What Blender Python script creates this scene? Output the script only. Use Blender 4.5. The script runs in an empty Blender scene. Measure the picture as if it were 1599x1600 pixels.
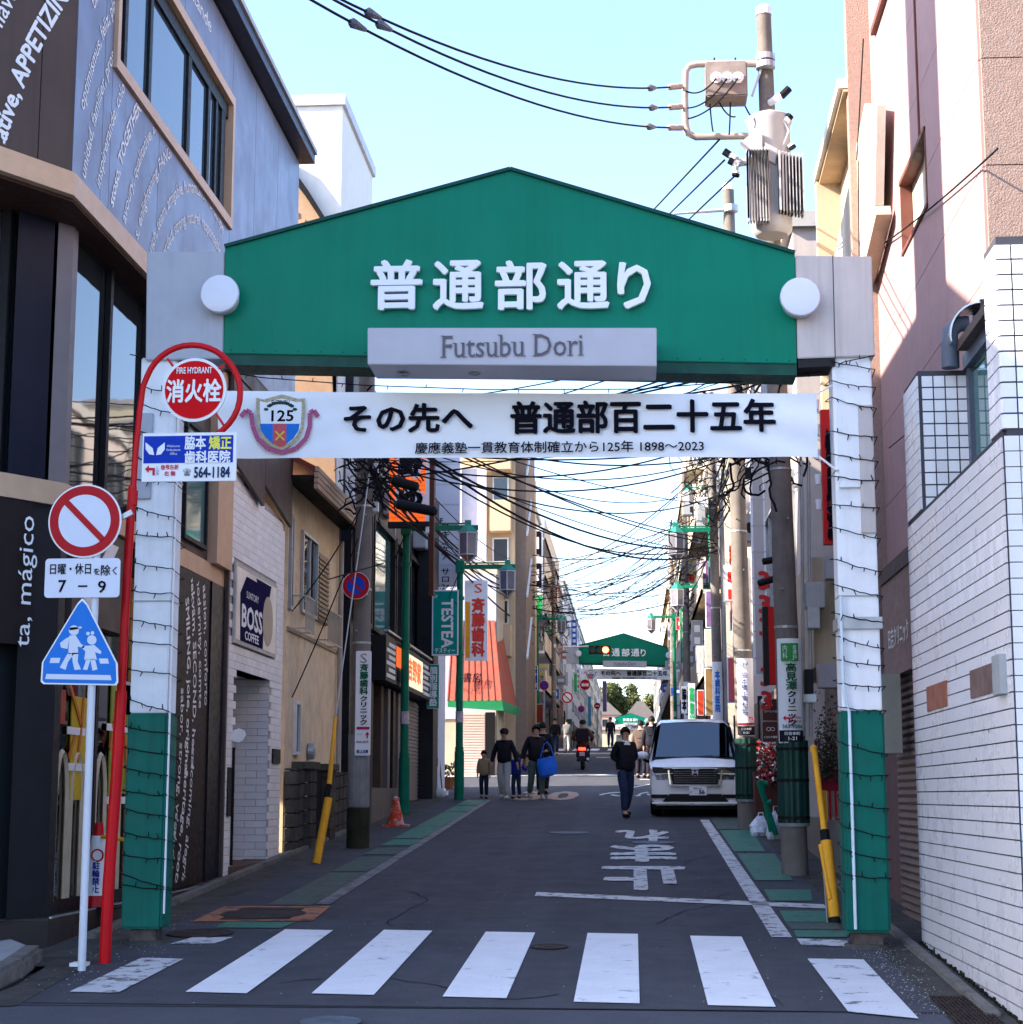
import bpy, bmesh, math, random
from mathutils import Vector, Matrix
R = math.radians
rng = random.Random(7)
sc = bpy.context.scene
col = sc.collection

# ------------------------------------------------------------------ camera, sky, sun, exposure
FPX = 2800.0
PITCH = math.atan(444 / FPX)
YAW = math.atan(190 / FPX * math.cos(PITCH))
CZ = 1.6
cd = bpy.data.cameras.new('camera')
cd.sensor_width = 36; cd.sensor_fit = 'HORIZONTAL'; cd.lens = FPX / 1599 * 36
cd.clip_start = 0.1; cd.clip_end = 3000
cam = bpy.data.objects.new('camera', cd); col.objects.link(cam)
cam.location = (0, 0, CZ); cam.rotation_euler = (math.pi / 2 + PITCH, 0, YAW)
sc.camera = cam

SUN_AZ, SUN_EL = 74.0, 30.5       # behind-left of the street direction
w = bpy.data.worlds.new('World'); sc.world = w; w.use_nodes = True
nt = w.node_tree
sky = nt.nodes.new('ShaderNodeTexSky'); sky.sky_type = 'NISHITA'; sky.sun_disc = False
sky.sun_elevation = R(SUN_EL); sky.sun_rotation = R(180 + SUN_AZ)
sky.altitude = 0; sky.air_density = 1.0; sky.dust_density = 1.3; sky.ozone_density = 3.0
tn = nt.nodes.new('ShaderNodeMix'); tn.data_type = 'RGBA'; tn.blend_type = 'MULTIPLY'; tn.inputs[0].default_value = 1; tn.inputs[7].default_value = (1, .965, 1.0, 1)
nt.links.new(sky.outputs[0], tn.inputs[6]); nt.links.new(tn.outputs[2], nt.nodes['Background'].inputs[0])
nt.nodes['Background'].inputs[1].default_value = 0.15
sl = bpy.data.lights.new('sun', 'SUN'); sl.energy = 4.3; sl.angle = R(0.5); sl.color = (1, .9, .74)
so = bpy.data.objects.new('sun', sl); col.objects.link(so)
sd = Vector((-math.sin(R(SUN_AZ)) * math.cos(R(SUN_EL)), -math.cos(R(SUN_AZ)) * math.cos(R(SUN_EL)), math.sin(R(SUN_EL))))
so.rotation_euler = sd.to_track_quat('Z', 'Y').to_euler(); so.location = sd * 50
vs = sc.view_settings
vs.view_transform = 'Standard'; vs.look = 'None'; vs.gamma = 1; vs.exposure = 2.0; vs.use_curve_mapping = False
sc.cycles.max_bounces = 6; sc.cycles.diffuse_bounces = 4; sc.cycles.glossy_bounces = 3
sc.cycles.transmission_bounces = 4; sc.cycles.transparent_max_bounces = 8
sc.cycles.caustics_reflective = False; sc.cycles.caustics_refractive = False
sc.cycles.use_denoising = True

# ------------------------------------------------------------------ survey: sight lines from the camera onto real planes
def ray(px, py):
    x = (px - 800) / FPX; u = -(py - 800) / FPX
    fy = math.cos(PITCH) - u * math.sin(PITCH); fz = math.sin(PITCH) + u * math.cos(PITCH)
    c, s = math.cos(YAW), math.sin(YAW)
    return Vector((x * c - fy * s, x * s + fy * c, fz))
def PX(px, py, X):
    r = ray(px, py); t = X / r.x; return Vector((X, t * r.y, CZ + t * r.z))
def PY(px, py, Y):
    r = ray(px, py); t = Y / r.y; return Vector((t * r.x, Y, CZ + t * r.z))
def zg(y):
    if y < 11: return .13
    if y < 103: return -.376 + .046 * y
    return 4.362 + .0226 * (y - 103)
def xat(px, Y):                      # street X of an upright line seen at column px (near the horizon row)
    return PY(px, 1150, Y).x

# ------------------------------------------------------------------ materials
_m = {}
def mat(name, rgb, rough=.6, metal=0., var=.12, scale=5., bump=0., streak=0., dirt=None, grain=0., emit=0., rnd=0., spec=.14, coat=0., blotch=None, lane=0., cell=None):
    if name in _m: return _m[name]
    m = bpy.data.materials.new(name); m.use_nodes = True; n = m.node_tree; L = n.links.new
    b = n.nodes['Principled BSDF']
    b.inputs['Roughness'].default_value = rough; b.inputs['Metallic'].default_value = metal
    b.inputs['Specular IOR Level'].default_value = spec
    if coat: b.inputs['Coat Weight'].default_value = coat; b.inputs['Coat Roughness'].default_value = .06
    tc = n.nodes.new('ShaderNodeTexCoord')
    cur = None
    def noise(sc_, det=4, vec=None, rg=.6):
        t = n.nodes.new('ShaderNodeTexNoise'); t.inputs['Scale'].default_value = sc_; t.inputs['Detail'].default_value = det; t.inputs['Roughness'].default_value = rg
        L(vec if vec else tc.outputs['Object'], t.inputs['Vector']); return t.outputs['Fac']
    def ramp(f, a, c, va=0., vb=1.):
        r = n.nodes.new('ShaderNodeMapRange'); r.inputs[1].default_value = a; r.inputs[2].default_value = c; r.inputs[3].default_value = va; r.inputs[4].default_value = vb
        L(f, r.inputs[0]); return r.outputs[0]
    def mixc(f, A, B, mode='MIX'):
        x = n.nodes.new('ShaderNodeMix'); x.data_type = 'RGBA'; x.blend_type = mode
        if isinstance(f, float): x.inputs[0].default_value = f
        else: L(f, x.inputs[0])
        for v, i in ((A, 6), (B, 7)):
            if isinstance(v, tuple): x.inputs[i].default_value = (*v, 1)
            else: L(v, x.inputs[i])
        return x.outputs[2]
    lo = tuple(max(0, c * (1 - var)) for c in rgb); hi = tuple(min(1, c * (1 + var)) for c in rgb)
    cur = mixc(ramp(noise(scale, 6), .3, .7), lo, hi)
    if rnd:
        oi = n.nodes.new('ShaderNodeObjectInfo')
        cur = mixc(ramp(oi.outputs['Random'], 0, 1), cur, tuple(c * (1 - rnd) for c in rgb))
    if lane:                            # wheel polish: long soft bands along the street
        mp = n.nodes.new('ShaderNodeMapping'); mp.inputs['Scale'].default_value = (1.6, .04, 1); L(tc.outputs['Object'], mp.inputs[0])
        cur = mixc(ramp(noise(1.0, 3, mp.outputs[0]), .45, .62, 0, lane), cur, tuple(c * 1.5 for c in rgb))
    if cell:                            # every tile its own slight tone
        sn = n.nodes.new('ShaderNodeVectorMath'); sn.operation = 'SNAP'; sn.inputs[1].default_value = cell; L(tc.outputs['Object'], sn.inputs[0])
        wn = n.nodes.new('ShaderNodeTexWhiteNoise'); L(sn.outputs[0], wn.inputs[0])
        cur = mixc(ramp(wn.outputs['Value'], 0, 1, 0, .3), cur, tuple(c * .7 for c in rgb))
    if grain:
        cur = mixc(ramp(noise(90, 2), .35, .65, 0, grain), cur, tuple(c * .45 for c in rgb))
    if blotch:
        bc, ba, bs, th = blotch
        cur = mixc(ramp(noise(bs, 8, rg=.7), th, th + .08, 0, ba), cur, bc)
    if streak:
        mp = n.nodes.new('ShaderNodeMapping'); mp.inputs['Scale'].default_value = (7, 7, .35); L(tc.outputs['Object'], mp.inputs[0])
        cur = mixc(ramp(noise(1.3, 5, mp.outputs[0], .7), .48, .75, 0, streak), cur, tuple(c * .35 for c in rgb))
    if dirt:
        dc, da = dirt
        cur = mixc(ramp(noise(2.2, 8, rg=.75), .5, .72, 0, da), cur, dc)
    L(cur, b.inputs['Base Color'])
    if emit:
        L(cur, b.inputs['Emission Color']); b.inputs['Emission Strength'].default_value = emit
    if rough > .15:
        rr = ramp(noise(scale * 3, 3), .3, .7, max(0, rough - .08), min(1, rough + .1)); L(rr, b.inputs['Roughness'])
    if bump:
        bp = n.nodes.new('ShaderNodeBump'); bp.inputs['Strength'].default_value = bump; bp.inputs['Distance'].default_value = .02
        L(noise(60, 6), bp.inputs['Height']); L(bp.outputs[0], b.inputs['Normal'])
    _m[name] = m; return m

def glassy(name, tint=(.02, .025, .03), rough=.03, ior=1.75):
    if name in _m: return _m[name]
    m = bpy.data.materials.new(name); m.use_nodes = True; n = m.node_tree; L = n.links.new
    b = n.nodes['Principled BSDF']; b.inputs['Base Color'].default_value = (*tint, 1); b.inputs['Roughness'].default_value = rough
    b.inputs['Specular IOR Level'].default_value = .5; b.inputs['IOR'].default_value = ior
    t = n.nodes.new('ShaderNodeTexNoise'); t.inputs['Scale'].default_value = .8; tc = n.nodes.new('ShaderNodeTexCoord'); L(tc.outputs['Object'], t.inputs[0])
    bp = n.nodes.new('ShaderNodeBump'); bp.inputs['Strength'].default_value = .04; bp.inputs['Distance'].default_value = .1; L(t.outputs[0], bp.inputs['Height']); L(bp.outputs[0], b.inputs['Normal'])
    _m[name] = m; return m

WHITE = mat('white_paint', (.83, .85, .88), .5, var=.05, streak=.18, dirt=((.35, .34, .34), .15))
PALE = mat('pale_sheet', (.84, .85, .87), .45, var=.03)
BLACK = mat('black_matter', (.01, .01, .012), .6, var=.2, spec=.12)
INK = mat('black_ink', (.006, .006, .012), .6, var=.1, spec=.03)
RED = mat('red_paint', (.55, .006, .012), .35, var=.12, coat=.05)
BLUE = mat('blue_paint', (.012, .17, .62), .4, var=.06)
NAVY = mat('navy_ink', (.015, .03, .3), .5)
GREENG = mat('gate_green_face', (.0, .19, .115), .4, spec=.12, var=.1, scale=1.1, streak=.22, dirt=((.0, .1, .07), .3))
GREENP = mat('faded_green_paint', (.002, .125, .095), .45, var=.12, scale=3, streak=.35, dirt=((.03, .06, .05), .3), bump=.08)
LAMPG = mat('lamp_post_green', (.004, .17, .1), .4, var=.15, streak=.3)
TEAL = mat('teal_sign', (.0, .3, .24), .4, var=.05)
CONC = mat('concrete_pole_grey', (.19, .165, .15), .85, var=.18, scale=3, streak=.35, bump=.25, dirt=((.1, .08, .06), .4))
METAL = mat('galvanised_metal', (.42, .43, .45), .4, metal=.5, var=.15)
GREYM = mat('grey_enamel', (.42, .42, .43), .45, var=.08, streak=.25)
DARKM = mat('dark_metal', (.02, .019, .022), .5)
YEL = mat('yellow_guard_plastic', (.85, .4, .03), .45, var=.08, streak=.35, dirt=((.2, .12, .05), .35))
GLASS = glassy('dark_window_glass')
GLASSB = glassy('blue_window_glass', (.04, .07, .1))
GLASST = glassy('teal_window_glass', (.1, .22, .22), .05)
BROWN = mat('brown_cladding', (.085, .062, .055), .5, var=.08, scale=1, streak=.25)
SILVER = mat('silver_cladding', (.2, .215, .29), .38, metal=.3, var=.16, scale=.8, streak=.3)
COPPER = mat('tan_metal_band', (.6, .4, .26), .45, metal=.1, var=.08)
SOFFIT = mat('dark_soffit', (.06, .03, .022), .6)
KHAKI = mat('beige_render', (.76, .59, .4), .85, var=.1, streak=.3, bump=.1, dirt=((.22, .17, .1), .35))
CREAM = mat('cream_render', (.52, .42, .31), .8, var=.06, streak=.2)
PINK = mat('pink_panel', (.4, .262, .26), .75, var=.05, streak=.1)
STUCCO = mat('rough_stucco', (.34, .235, .2), .95, var=.12, bump=1., scale=20)
BLACKW = mat('black_cladding', (.022, .022, .028), .45, var=.2, streak=.2)

# ------------------------------------------------------------------ mesh building
class MB:
    def __init__(s): s.v = []; s.f = []
    def add(s, vs_, fs):
        o = len(s.v); s.v += [Vector(a) for a in vs_]; s.f += [tuple(i + o for i in f) for f in fs]; return s
    def box(s, x0, x1, y0, y1, z0, z1):
        x0, x1 = min(x0, x1), max(x0, x1); y0, y1 = min(y0, y1), max(y0, y1); z0, z1 = min(z0, z1), max(z0, z1)
        return s.add([(x0, y0, z0), (x1, y0, z0), (x1, y1, z0), (x0, y1, z0), (x0, y0, z1), (x1, y0, z1), (x1, y1, z1), (x0, y1, z1)],
                     [(0, 3, 2, 1), (4, 5, 6, 7), (0, 1, 5, 4), (1, 2, 6, 5), (2, 3, 7, 6), (3, 0, 4, 7)])
    def slab(s, pts, th):            # planar polygon extruded by vector th
        n = len(pts); th = Vector(th); a = [Vector(p) for p in pts]
        return s.add(a + [p + th for p in a], [tuple(range(n)), tuple(range(2 * n - 1, n - 1, -1))] + [(i, i + n, (i + 1) % n + n, (i + 1) % n) for i in range(n)])
    def poly(s, pts): return s.add(pts, [tuple(range(len(pts)))])
    def bar(s, a, b, wx, wz, up=(0, 0, 1)):   # rectangular bar from a to b
        a, b = Vector(a), Vector(b); d = (b - a).normalized(); u = Vector(up)
        if abs(d.dot(u)) > .95: u = Vector((0, 1, 0))
        e = d.cross(u).normalized(); g = e.cross(d).normalized()
        c = [e * wx / 2 * i + g * wz / 2 * j for i, j in ((-1, -1), (1, -1), (1, 1), (-1, 1))]
        return s.slab([a + q for q in c], b - a)
    def tube(s, pts, r, n=8, cap=True):
        pts = [Vector(p) for p in pts]; rs = r if isinstance(r, (list, tuple)) else [r] * len(pts)
        o = len(s.v); prev = None
        for i, p in enumerate(pts):
            d = (pts[min(i + 1, len(pts) - 1)] - pts[max(i - 1, 0)]).normalized()
            if prev is None:
                u = Vector((0, 0, 1)) if abs(d.z) < .9 else Vector((0, 1, 0))
                e = d.cross(u).normalized()
            else: e = (prev - d * prev.dot(d)).normalized()
            prev = e; g = d.cross(e)
            for k in range(n):
                t = 2 * math.pi * k / n; s.v.append(p + (e * math.cos(t) + g * math.sin(t)) * rs[i])
        for i in range(len(pts) - 1):
            for k in range(n):
                s.f.append((o + i * n + k, o + i * n + (k + 1) % n, o + (i + 1) * n + (k + 1) % n, o + (i + 1) * n + k))
        if cap:
            s.f.append(tuple(o + k for k in range(n - 1, -1, -1))); s.f.append(tuple(o + (len(pts) - 1) * n + k for k in range(n)))
        return s
    def build(s, name, m, parent=None, smooth=False, bevel=0, kind=None):
        me = bpy.data.meshes.new(name)
        base = Vector((0, 0, 0)); p = parent
        while p is not None: base = base + p.location; p = p.parent
        me.from_pydata([tuple(v - base) for v in s.v], [], s.f)
        bm = bmesh.new(); bm.from_mesh(me); bmesh.ops.recalc_face_normals(bm, faces=bm.faces)
        if bevel: bmesh.ops.bevel(bm, geom=[e for e in bm.edges if len(e.link_faces) == 2 and e.calc_face_angle(0) > .6], offset=bevel, segments=2, affect='EDGES', clamp_overlap=True)
        bm.to_mesh(me); bm.free()
        me.materials.append(m)
        if smooth:
            for q in me.polygons: q.use_smooth = True
            try: me.set_sharp_from_angle(angle=R(38))
            except Exception: pass
        o = bpy.data.objects.new(name, me); col.objects.link(o)
        if parent is not None: o.parent = parent
        if kind: o['kind'] = kind
        return o
def B(*a): return MB().box(*a)
def tag(o, label, cat, group=None, kind=None):
    o['label'] = label
    if cat: o['category'] = cat
    if group: o['group'] = group
    if kind: o['kind'] = kind
    return o
def thing(name, label, cat, loc=(0, 0, 0), group=None):
    o = bpy.data.objects.new(name, None); col.objects.link(o); o.location = loc; o.empty_display_size = .1
    return tag(o, label, cat, group)
def copy_tree(o, parent=None, loc=None, label=None, rot=None):
    c = o.copy(); col.objects.link(c); c.parent = parent
    if loc is not None: c.location = loc
    if label: c['label'] = label
    if rot is not None: c.rotation_euler = rot
    for ch in list(o.children): copy_tree(ch, c)
    return c
def lathe(mb, c, axis, prof, n=24):   # prof: list of (distance along axis, radius)
    axis = Vector(axis).normalized(); c = Vector(c)
    u = Vector((0, 0, 1)) if abs(axis.z) < .9 else Vector((1, 0, 0))
    e = axis.cross(u).normalized(); g = axis.cross(e); o = len(mb.v)
    for d, r in prof:
        for k in range(n):
            t = 2 * math.pi * k / n; mb.v.append(c + axis * d + (e * math.cos(t) + g * math.sin(t)) * max(r, 1e-4))
    for i in range(len(prof) - 1):
        for k in range(n): mb.f.append((o + i * n + k, o + i * n + (k + 1) % n, o + (i + 1) * n + (k + 1) % n, o + (i + 1) * n + k))
    mb.f.append(tuple(o + k for k in range(n - 1, -1, -1))); mb.f.append(tuple(o + (len(prof) - 1) * n + k for k in range(n)))
    return mb

# ------------------------------------------------------------------ lettering
_g = {}
def glyphs(body, bold=0., ext=0.):
    bold = min(bold, 0.)
    k = (body, bold, ext)
    if k in _g: return _g[k]
    cu = bpy.data.curves.new('t', 'FONT'); cu.body = body; cu.offset = min(bold, 0); cu.resolution_u = 2; cu.extrude = ext
    ob = bpy.data.objects.new('t', cu); col.objects.link(ob)
    dg = bpy.context.evaluated_depsgraph_get()
    me = bpy.data.meshes.new_from_object(ob.evaluated_get(dg))
    v = [tuple(q.co) for q in me.vertices]; f = [tuple(p.vertices) for p in me.polygons]
    bpy.data.objects.remove(ob); bpy.data.curves.remove(cu); bpy.data.meshes.remove(me)
    _g[k] = (v, f); return _g[k]
def text(body, m, parent, c, u, v, W=None, H=None, bold=0., ext=0., off=.004, vertical=False, name='lettering', cell=None, warp=None):
    """lettering centred at c; u = reading direction, v = up; fitted into W x H metres"""
    c, u, v = Vector(c), Vector(u).normalized(), Vector(v).normalized(); n = u.cross(v)
    V = []; F = []
    if vertical:
        for i, ch in enumerate(body):
            if ch == ' ': continue
            gv, gf = glyphs(ch, bold, ext); o = len(V)
            if not gv: continue
            x0 = min(a[0] for a in gv); x1 = max(a[0] for a in gv); y0 = min(a[1] for a in gv); y1 = max(a[1] for a in gv)
            cx = (x0 + x1) / 2; cy = (y0 + y1) / 2 if ch in 'ー-|' or ord(ch) < 200 else .33
            for a in gv:
                x, y = a[0] - cx, a[1] - cy
                if ch in 'ー-': x, y = y, -x
                V.append((x, y - i * 1.0, a[2]))
            F += [tuple(j + o for j in f) for f in gf]
    else:
        V, F = glyphs(body, bold, ext)
    if not V: return None
    x0 = min(a[0] for a in V); x1 = max(a[0] for a in V); y0 = min(a[1] for a in V); y1 = max(a[1] for a in V)
    if bold > 0:                       # heavier strokes: the outline repeated with tiny shifts
        V0, F0, V, F = V, F, [], []
        for q, (ax, ay) in enumerate(((0, 0), (1, .4), (-1, -.4), (.4, -1), (-.4, 1), (.8, -.7), (-.8, .7))):
            o = len(V); V += [(a[0] + ax * bold, a[1] + ay * bold, a[2] + q * .0004) for a in V0]; F += [tuple(i + o for i in f) for f in F0]
    sx = W / (x1 - x0) if W else None; sy = H / (y1 - y0) if H else None
    sx = sx or sy; sy = sy or sx; cx, cy = (x0 + x1) / 2, (y0 + y1) / 2
    mb = MB()
    for a in V:
        p = ((a[0] - cx) * sx, (a[1] - cy) * sy)
        if warp: p = warp(*p)
        mb.v.append(c + u * p[0] + v * p[1] + n * (off + a[2]))
    mb.f = list(F)
    me = bpy.data.meshes.new(name); base = Vector((0, 0, 0)); q = parent
    while q is not None: base = base + q.location; q = q.parent
    me.from_pydata([tuple(a - base) for a in mb.v], [], mb.f); me.materials.append(m)
    o = bpy.data.objects.new(name, me); col.objects.link(o); o.parent = parent
    return o
EX, EZ, EY = Vector((1, 0, 0)), Vector((0, 0, 1)), Vector((0, 1, 0))
def rect_pts(c, u, v, W, H, rad=0., n=4):
    c, u, v = Vector(c), Vector(u), Vector(v); pts = []
    if rad <= 0: return [c + u * (W / 2 * a) + v * (H / 2 * b) for a, b in ((-1, -1), (1, -1), (1, 1), (-1, 1))]
    for qx, qy, a0 in ((1, -1, -90), (1, 1, 0), (-1, 1, 90), (-1, -1, 180)):
        for k in range(n + 1):
            t = R(a0 + 90 * k / n)
            pts.append(c + u * (qx * (W / 2 - rad) + rad * math.cos(t)) + v * (qy * (H / 2 - rad) + rad * math.sin(t)))
    return pts
def plate(name, m, parent, c, u, v, W, H, th=.02, off=0., rad=0.):
    """flat plate, front face at c + n*off, thickness going backwards"""
    u, v = Vector(u).normalized(), Vector(v).normalized(); n = u.cross(v)
    return MB().slab(rect_pts(Vector(c) + n * off, u, v, W, H, rad), -n * th).build(name, m, parent)
def disc(name, m, parent, c, n_, r, th=.02, off=0., seg=32):
    n_ = Vector(n_).normalized()
    return lathe(MB(), Vector(c) + n_ * off, -n_, [(0, r), (th, r)], seg).build(name, m, parent)
# ------------------------------------------------------------------ ground, road and painted marks
ASPH = mat('asphalt', (.078, .08, .094), .85, lane=.35, var=.2, scale=1.3, grain=.55, bump=.5, blotch=((.045, .045, .05), .5, .8, .58))
ASPH2 = mat('asphalt_newer', (.088, .091, .108), .85, var=.12, scale=1.0, grain=.4, bump=.4)
GUT = mat('gutter_concrete', (.085, .08, .075), .9, var=.3, scale=4, grain=.5, bump=.6, dirt=((.03, .028, .022), .8))
KERB = mat('kerb_concrete', (.2, .19, .175), .9, var=.25, scale=5, bump=.6, dirt=((.06, .05, .04), .7), grain=.4)
def paint(name, rgb, th=.6, amt=.9, s=5): return mat(name, rgb, .6, var=.06, scale=3, grain=.18, bump=.15, blotch=((.075, .075, .08), amt, s, th))
PW = paint('road_paint_white', (.84, .84, .85), .6, .7)
PW2 = paint('road_paint_worn', (.6, .6, .61), .52, .95, 7)
PW3 = paint('road_paint_faint', (.2, .2, .21), .5, .8, 4)
PG = paint('road_paint_green', (.05, .19, .13), .55, .75, 6)
PG2 = paint('road_paint_green_worn', (.07, .11, .09), .5, .8, 4)
PO = paint('road_paint_orange', (.42, .17, .08), .5, .9, 5)
PO2 = paint('road_paint_orange_faint', (.4, .24, .16), .55, .7, 4)
COVER = mat('iron_cover', (.05, .035, .032), .7, metal=.3, var=.3, scale=8, bump=.8)
COVERB = mat('iron_cover_blue', (.1, .13, .16), .6, metal=.3, var=.3, scale=8, bump=.8)

YS = [-120, 0, 11, 12.5, 20, 30, 45, 60, 80, 103, 150, 220, 304]
def strip(x0, x1, y0, y1, dz, name, m, parent=None, kind=None, ys=None):
    yy = sorted(set([y0, y1] + [y for y in YS if y0 < y < y1])); mb = MB()
    for y in yy: mb.v += [Vector((x0, y, zg(y) + dz)), Vector((x1, y, zg(y) + dz))]
    for i in range(len(yy) - 1): mb.f.append((2 * i, 2 * i + 1, 2 * i + 3, 2 * i + 2))
    return mb.build(name, m, parent, kind=kind)
strip(-1500, 1500, -120, 304, -.06, 'ground', mat('town_ground', (.09, .085, .08), .9, var=.3, scale=.2), kind='structure')
MB().poly([(-1500, 304, zg(304) - .06), (1500, 304, zg(304) - .06), (1500, 2000, 16), (-1500, 2000, 16)]).build('terrain', _m['town_ground'], kind='structure')
strip(-40, 40, -14, 12.35, -.004, 'cross_street', ASPH2, kind='structure')
road = strip(-4.32, 2.02, 12.35, 304, 0, 'road', ASPH, kind='structure')
strip(-30, -4.32, 44, 57, 0, 'side_street', ASPH, kind='structure')
strip(2.02, 30, 46, 57, 0, 'side_street', ASPH, kind='structure')
gl = strip(-5.3, -4.32, 14.2, 44, .0, 'gutter_left', GUT, kind='structure')
strip(-6.0, -4.32, 57, 304, .02, 'pavement_left', GUT, kind='structure')
gr = strip(2.02, 4.2, 11, 46, .0, 'gutter_right', GUT, kind='structure')
strip(2.02, 4.5, 57, 304, .02, 'pavement_right', GUT, kind='structure')
# narrow kerb stones along the gutters
def kerb_run(x, y0, y1, wd, h, n, name='kerb_left'):
    root = bpy.data.objects.new(name, None); col.objects.link(root); root['kind'] = 'structure'
    L_ = (y1 - y0) / n
    for i in range(n):
        a, b_ = y0 + i * L_ + .006, y0 + (i + 1) * L_ - .006; j = rng.uniform(-.006, .006)
        MB().add([(x + j, a, zg(a) - .05), (x + wd + j, a, zg(a) - .05), (x + wd + j, b_, zg(b_) - .05), (x + j, b_, zg(b_) - .05),
                  (x + j, a, zg(a) + h), (x + wd + j, a, zg(a) + h), (x + wd + j, b_, zg(b_) + h), (x + j, b_, zg(b_) + h)],
                 [(0, 3, 2, 1), (4, 5, 6, 7), (0, 1, 5, 4), (1, 2, 6, 5), (2, 3, 7, 6), (3, 0, 4, 7)]).build('kerb_stone', KERB, root, bevel=.012)
kerb_run(-4.86, 15.9, 30, .12, .05, 24)
kerb_run(2.28, 12.2, 22.5, .1, .035, 16, 'kerb_right')
# raised pavement corner at the lower left with its rounded kerb
cb = bpy.data.objects.new('corner_pavement', None); col.objects.link(cb); cb['kind'] = 'structure'
edge = [(-6.5, 11.6), (-5.2, 12.2), (-4.78, 12.6), (-4.62, 13.1), (-4.66, 13.8), (-4.78, 14.6)]
MB().slab([(x - .16, y + .03, zg(y) + .11) for x, y in edge] + [(-5.2, 15.0, zg(15) + .11), (-9, 12, .24)], (0, 0, -.2)).build('slab_top', mat('pale_paving', (.36, .36, .37), .85, var=.1, bump=.3, grain=.2), cb)
for i in range(len(edge) - 1):
    a, b_ = Vector((*edge[i], 0)), Vector((*edge[i + 1], 0)); d = (b_ - a).normalized(); nrm = Vector((d.y, -d.x, 0))
    za, zb = zg(a.y), zg(b_.y)
    MB().slab([a + Vector((0, 0, za - .05)), b_ + Vector((0, 0, zb - .05)), b_ + Vector((0, 0, zb + .115)), a + Vector((0, 0, za + .115))], nrm * -.17).build('kerb_stone', KERB, cb, bevel=.03)
MB().poly([(-4.6, 12.2, zg(12.2) + .004), (-4.2, 12.3, zg(12.3) + .004), (-4.32, 14.5, zg(14.5) + .006), (-4.66, 14.6, zg(14.6) + .006), (-4.5, 13.2, zg(13.2) + .006)]).build('gutter_patch', GUT, cb)

def rp(pts, name, m, dz=.008, parent=road):
    return MB().poly([(x, y, zg(y) + dz) for x, y in pts]).build(name, m, parent)
def rq(x0, x1, y0, y1, name, m, sk=0., dz=.008):
    return rp([(x0, y0 + sk * 0), (x1, y0 - sk), (x1, y1 - sk), (x0, y1)], name, m, dz)
# zebra crossing
rp([(-4.02, 12.9), (-3.66, 12.86), (-3.63, 14.62), (-3.99, 14.68)], 'crosswalk_stripe', PW2)
for x0, yn, yf in ((-3.19, 12.93, 16.62), (-2.28, 12.9, 16.62), (-1.34, 12.8, 16.52), (-.42, 12.62, 16.46), (.49, 12.52, 16.3)):
    rq(x0, x0 + .45, yn, yf, 'crosswalk_stripe', PW, .05)
rp([(1.4, 12.3), (1.82, 12.05), (1.82, 14.83), (1.38, 14.86)], 'crosswalk_stripe', paint('road_paint_half_worn', (.68, .69, .72), .57, .9, 5))
rp([(-3.98, 15.55), (-3.6, 15.6), (-3.54, 16.03), (-3.9, 16.0)], 'crosswalk_stripe', PW2)
rp([(1.41, 15.7), (1.84, 15.62), (1.82, 16.06), (1.41, 16.14)], 'crosswalk_stripe', PW2)
rp([(-1.07, 19.7), (1.94, 18.55), (1.94, 18.95), (-1.07, 20.12)], 'stop_line', PW2)
rp([(1.2, 16.25), (1.38, 16.22), (1.38, 33.5), (1.22, 33.5)], 'edge_line', PW2)
for y0, y1 in ((16.25, 16.75), (17.4, 18.35), (19.3, 20.5), (21.6, 25.6), (26, 30.6)):
    rp([(1.42, y0), (1.86, y0), (1.96, y1), (1.44, y1)], 'green_patch', PG)
rp([(1.42, 16.8), (1.86, 16.8), (1.9, 17.35), (1.42, 17.35)], 'green_patch', PG2)
rp([(1.42, 30.8), (2.0, 30.8), (2.0, 34), (1.44, 34)], 'green_patch', PG2)
for y0, y1, m in ((18.7, 22.5, PG2), (22.6, 24.9, PG2), (25.3, 26.5, PG2), (27, 28.3, PG), (28.5, 31.5, PG), (31.6, 36, PG), (36.2, 38.4, PG), (38.6, 41, PG)):
    rp([(-3.78, y0), (-3.32, y0), (-3.28, y1), (-3.76, y1)], 'green_patch', m)
rp([(-3.3, 18.8), (-3.14, 18.8), (-3.2, 41), (-3.3, 41)], 'edge_line', PW3)
rp([(-3.86, 16.72), (-3.24, 16.72), (-3.2, 17.2), (-3.86, 17.2)], 'green_patch', PG)
def road_text(s, x, y, W_, H_, m, flip=False):
    u, v = (-EX, Vector((0, -1, -.046))) if flip else (EX, Vector((0, 1, .046)))
    text(s, m, road, (x, y, zg(y)), u, v, W_, H_, bold=.035, off=.009, name='road_lettering')
road_text('止', .12, 21.9, .98, 2.9, PW2, True)
road_text('ま', .12, 25.7, .86, 2.9, PW2, True)
road_text('れ', .14, 29.3, .82, 2.5, PW2, True)
road_text('30', -2.0, 43.0, 1.35, 4.2, PO2)
road_text('ン', -.55, 43.8, .5, 2.2, PW2, True); road_text('ゾ', .25, 43.8, .4, 2.2, PW2, True)
rp([(-.2, 47.2), (.6, 50.5), (.65, 50.5), (-.05, 47.2)], 'edge_line', PW2)
rp([(.6, 49.2), (2.0, 49.2), (2, 49.6), (.6, 49.6)], 'edge_line', PW2)
rp([(-6.5, 55.2), (-3.5, 56.3), (-1.5, 57), (2.0, 55.0), (2.0, 55.8), (-1.5, 57.9), (-3.5, 57.2), (-6.5, 56.1)], 'edge_line', PW2)
rp([(.2, 53.0), (2.0, 52.2), (2, 52.8), (.2, 53.6)], 'edge_line', PW2)
rp([(-1.6, 78.5), (0, 78.5), (0, 79.6), (-1.6, 79.6)], 'stop_line', PW2)
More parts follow.
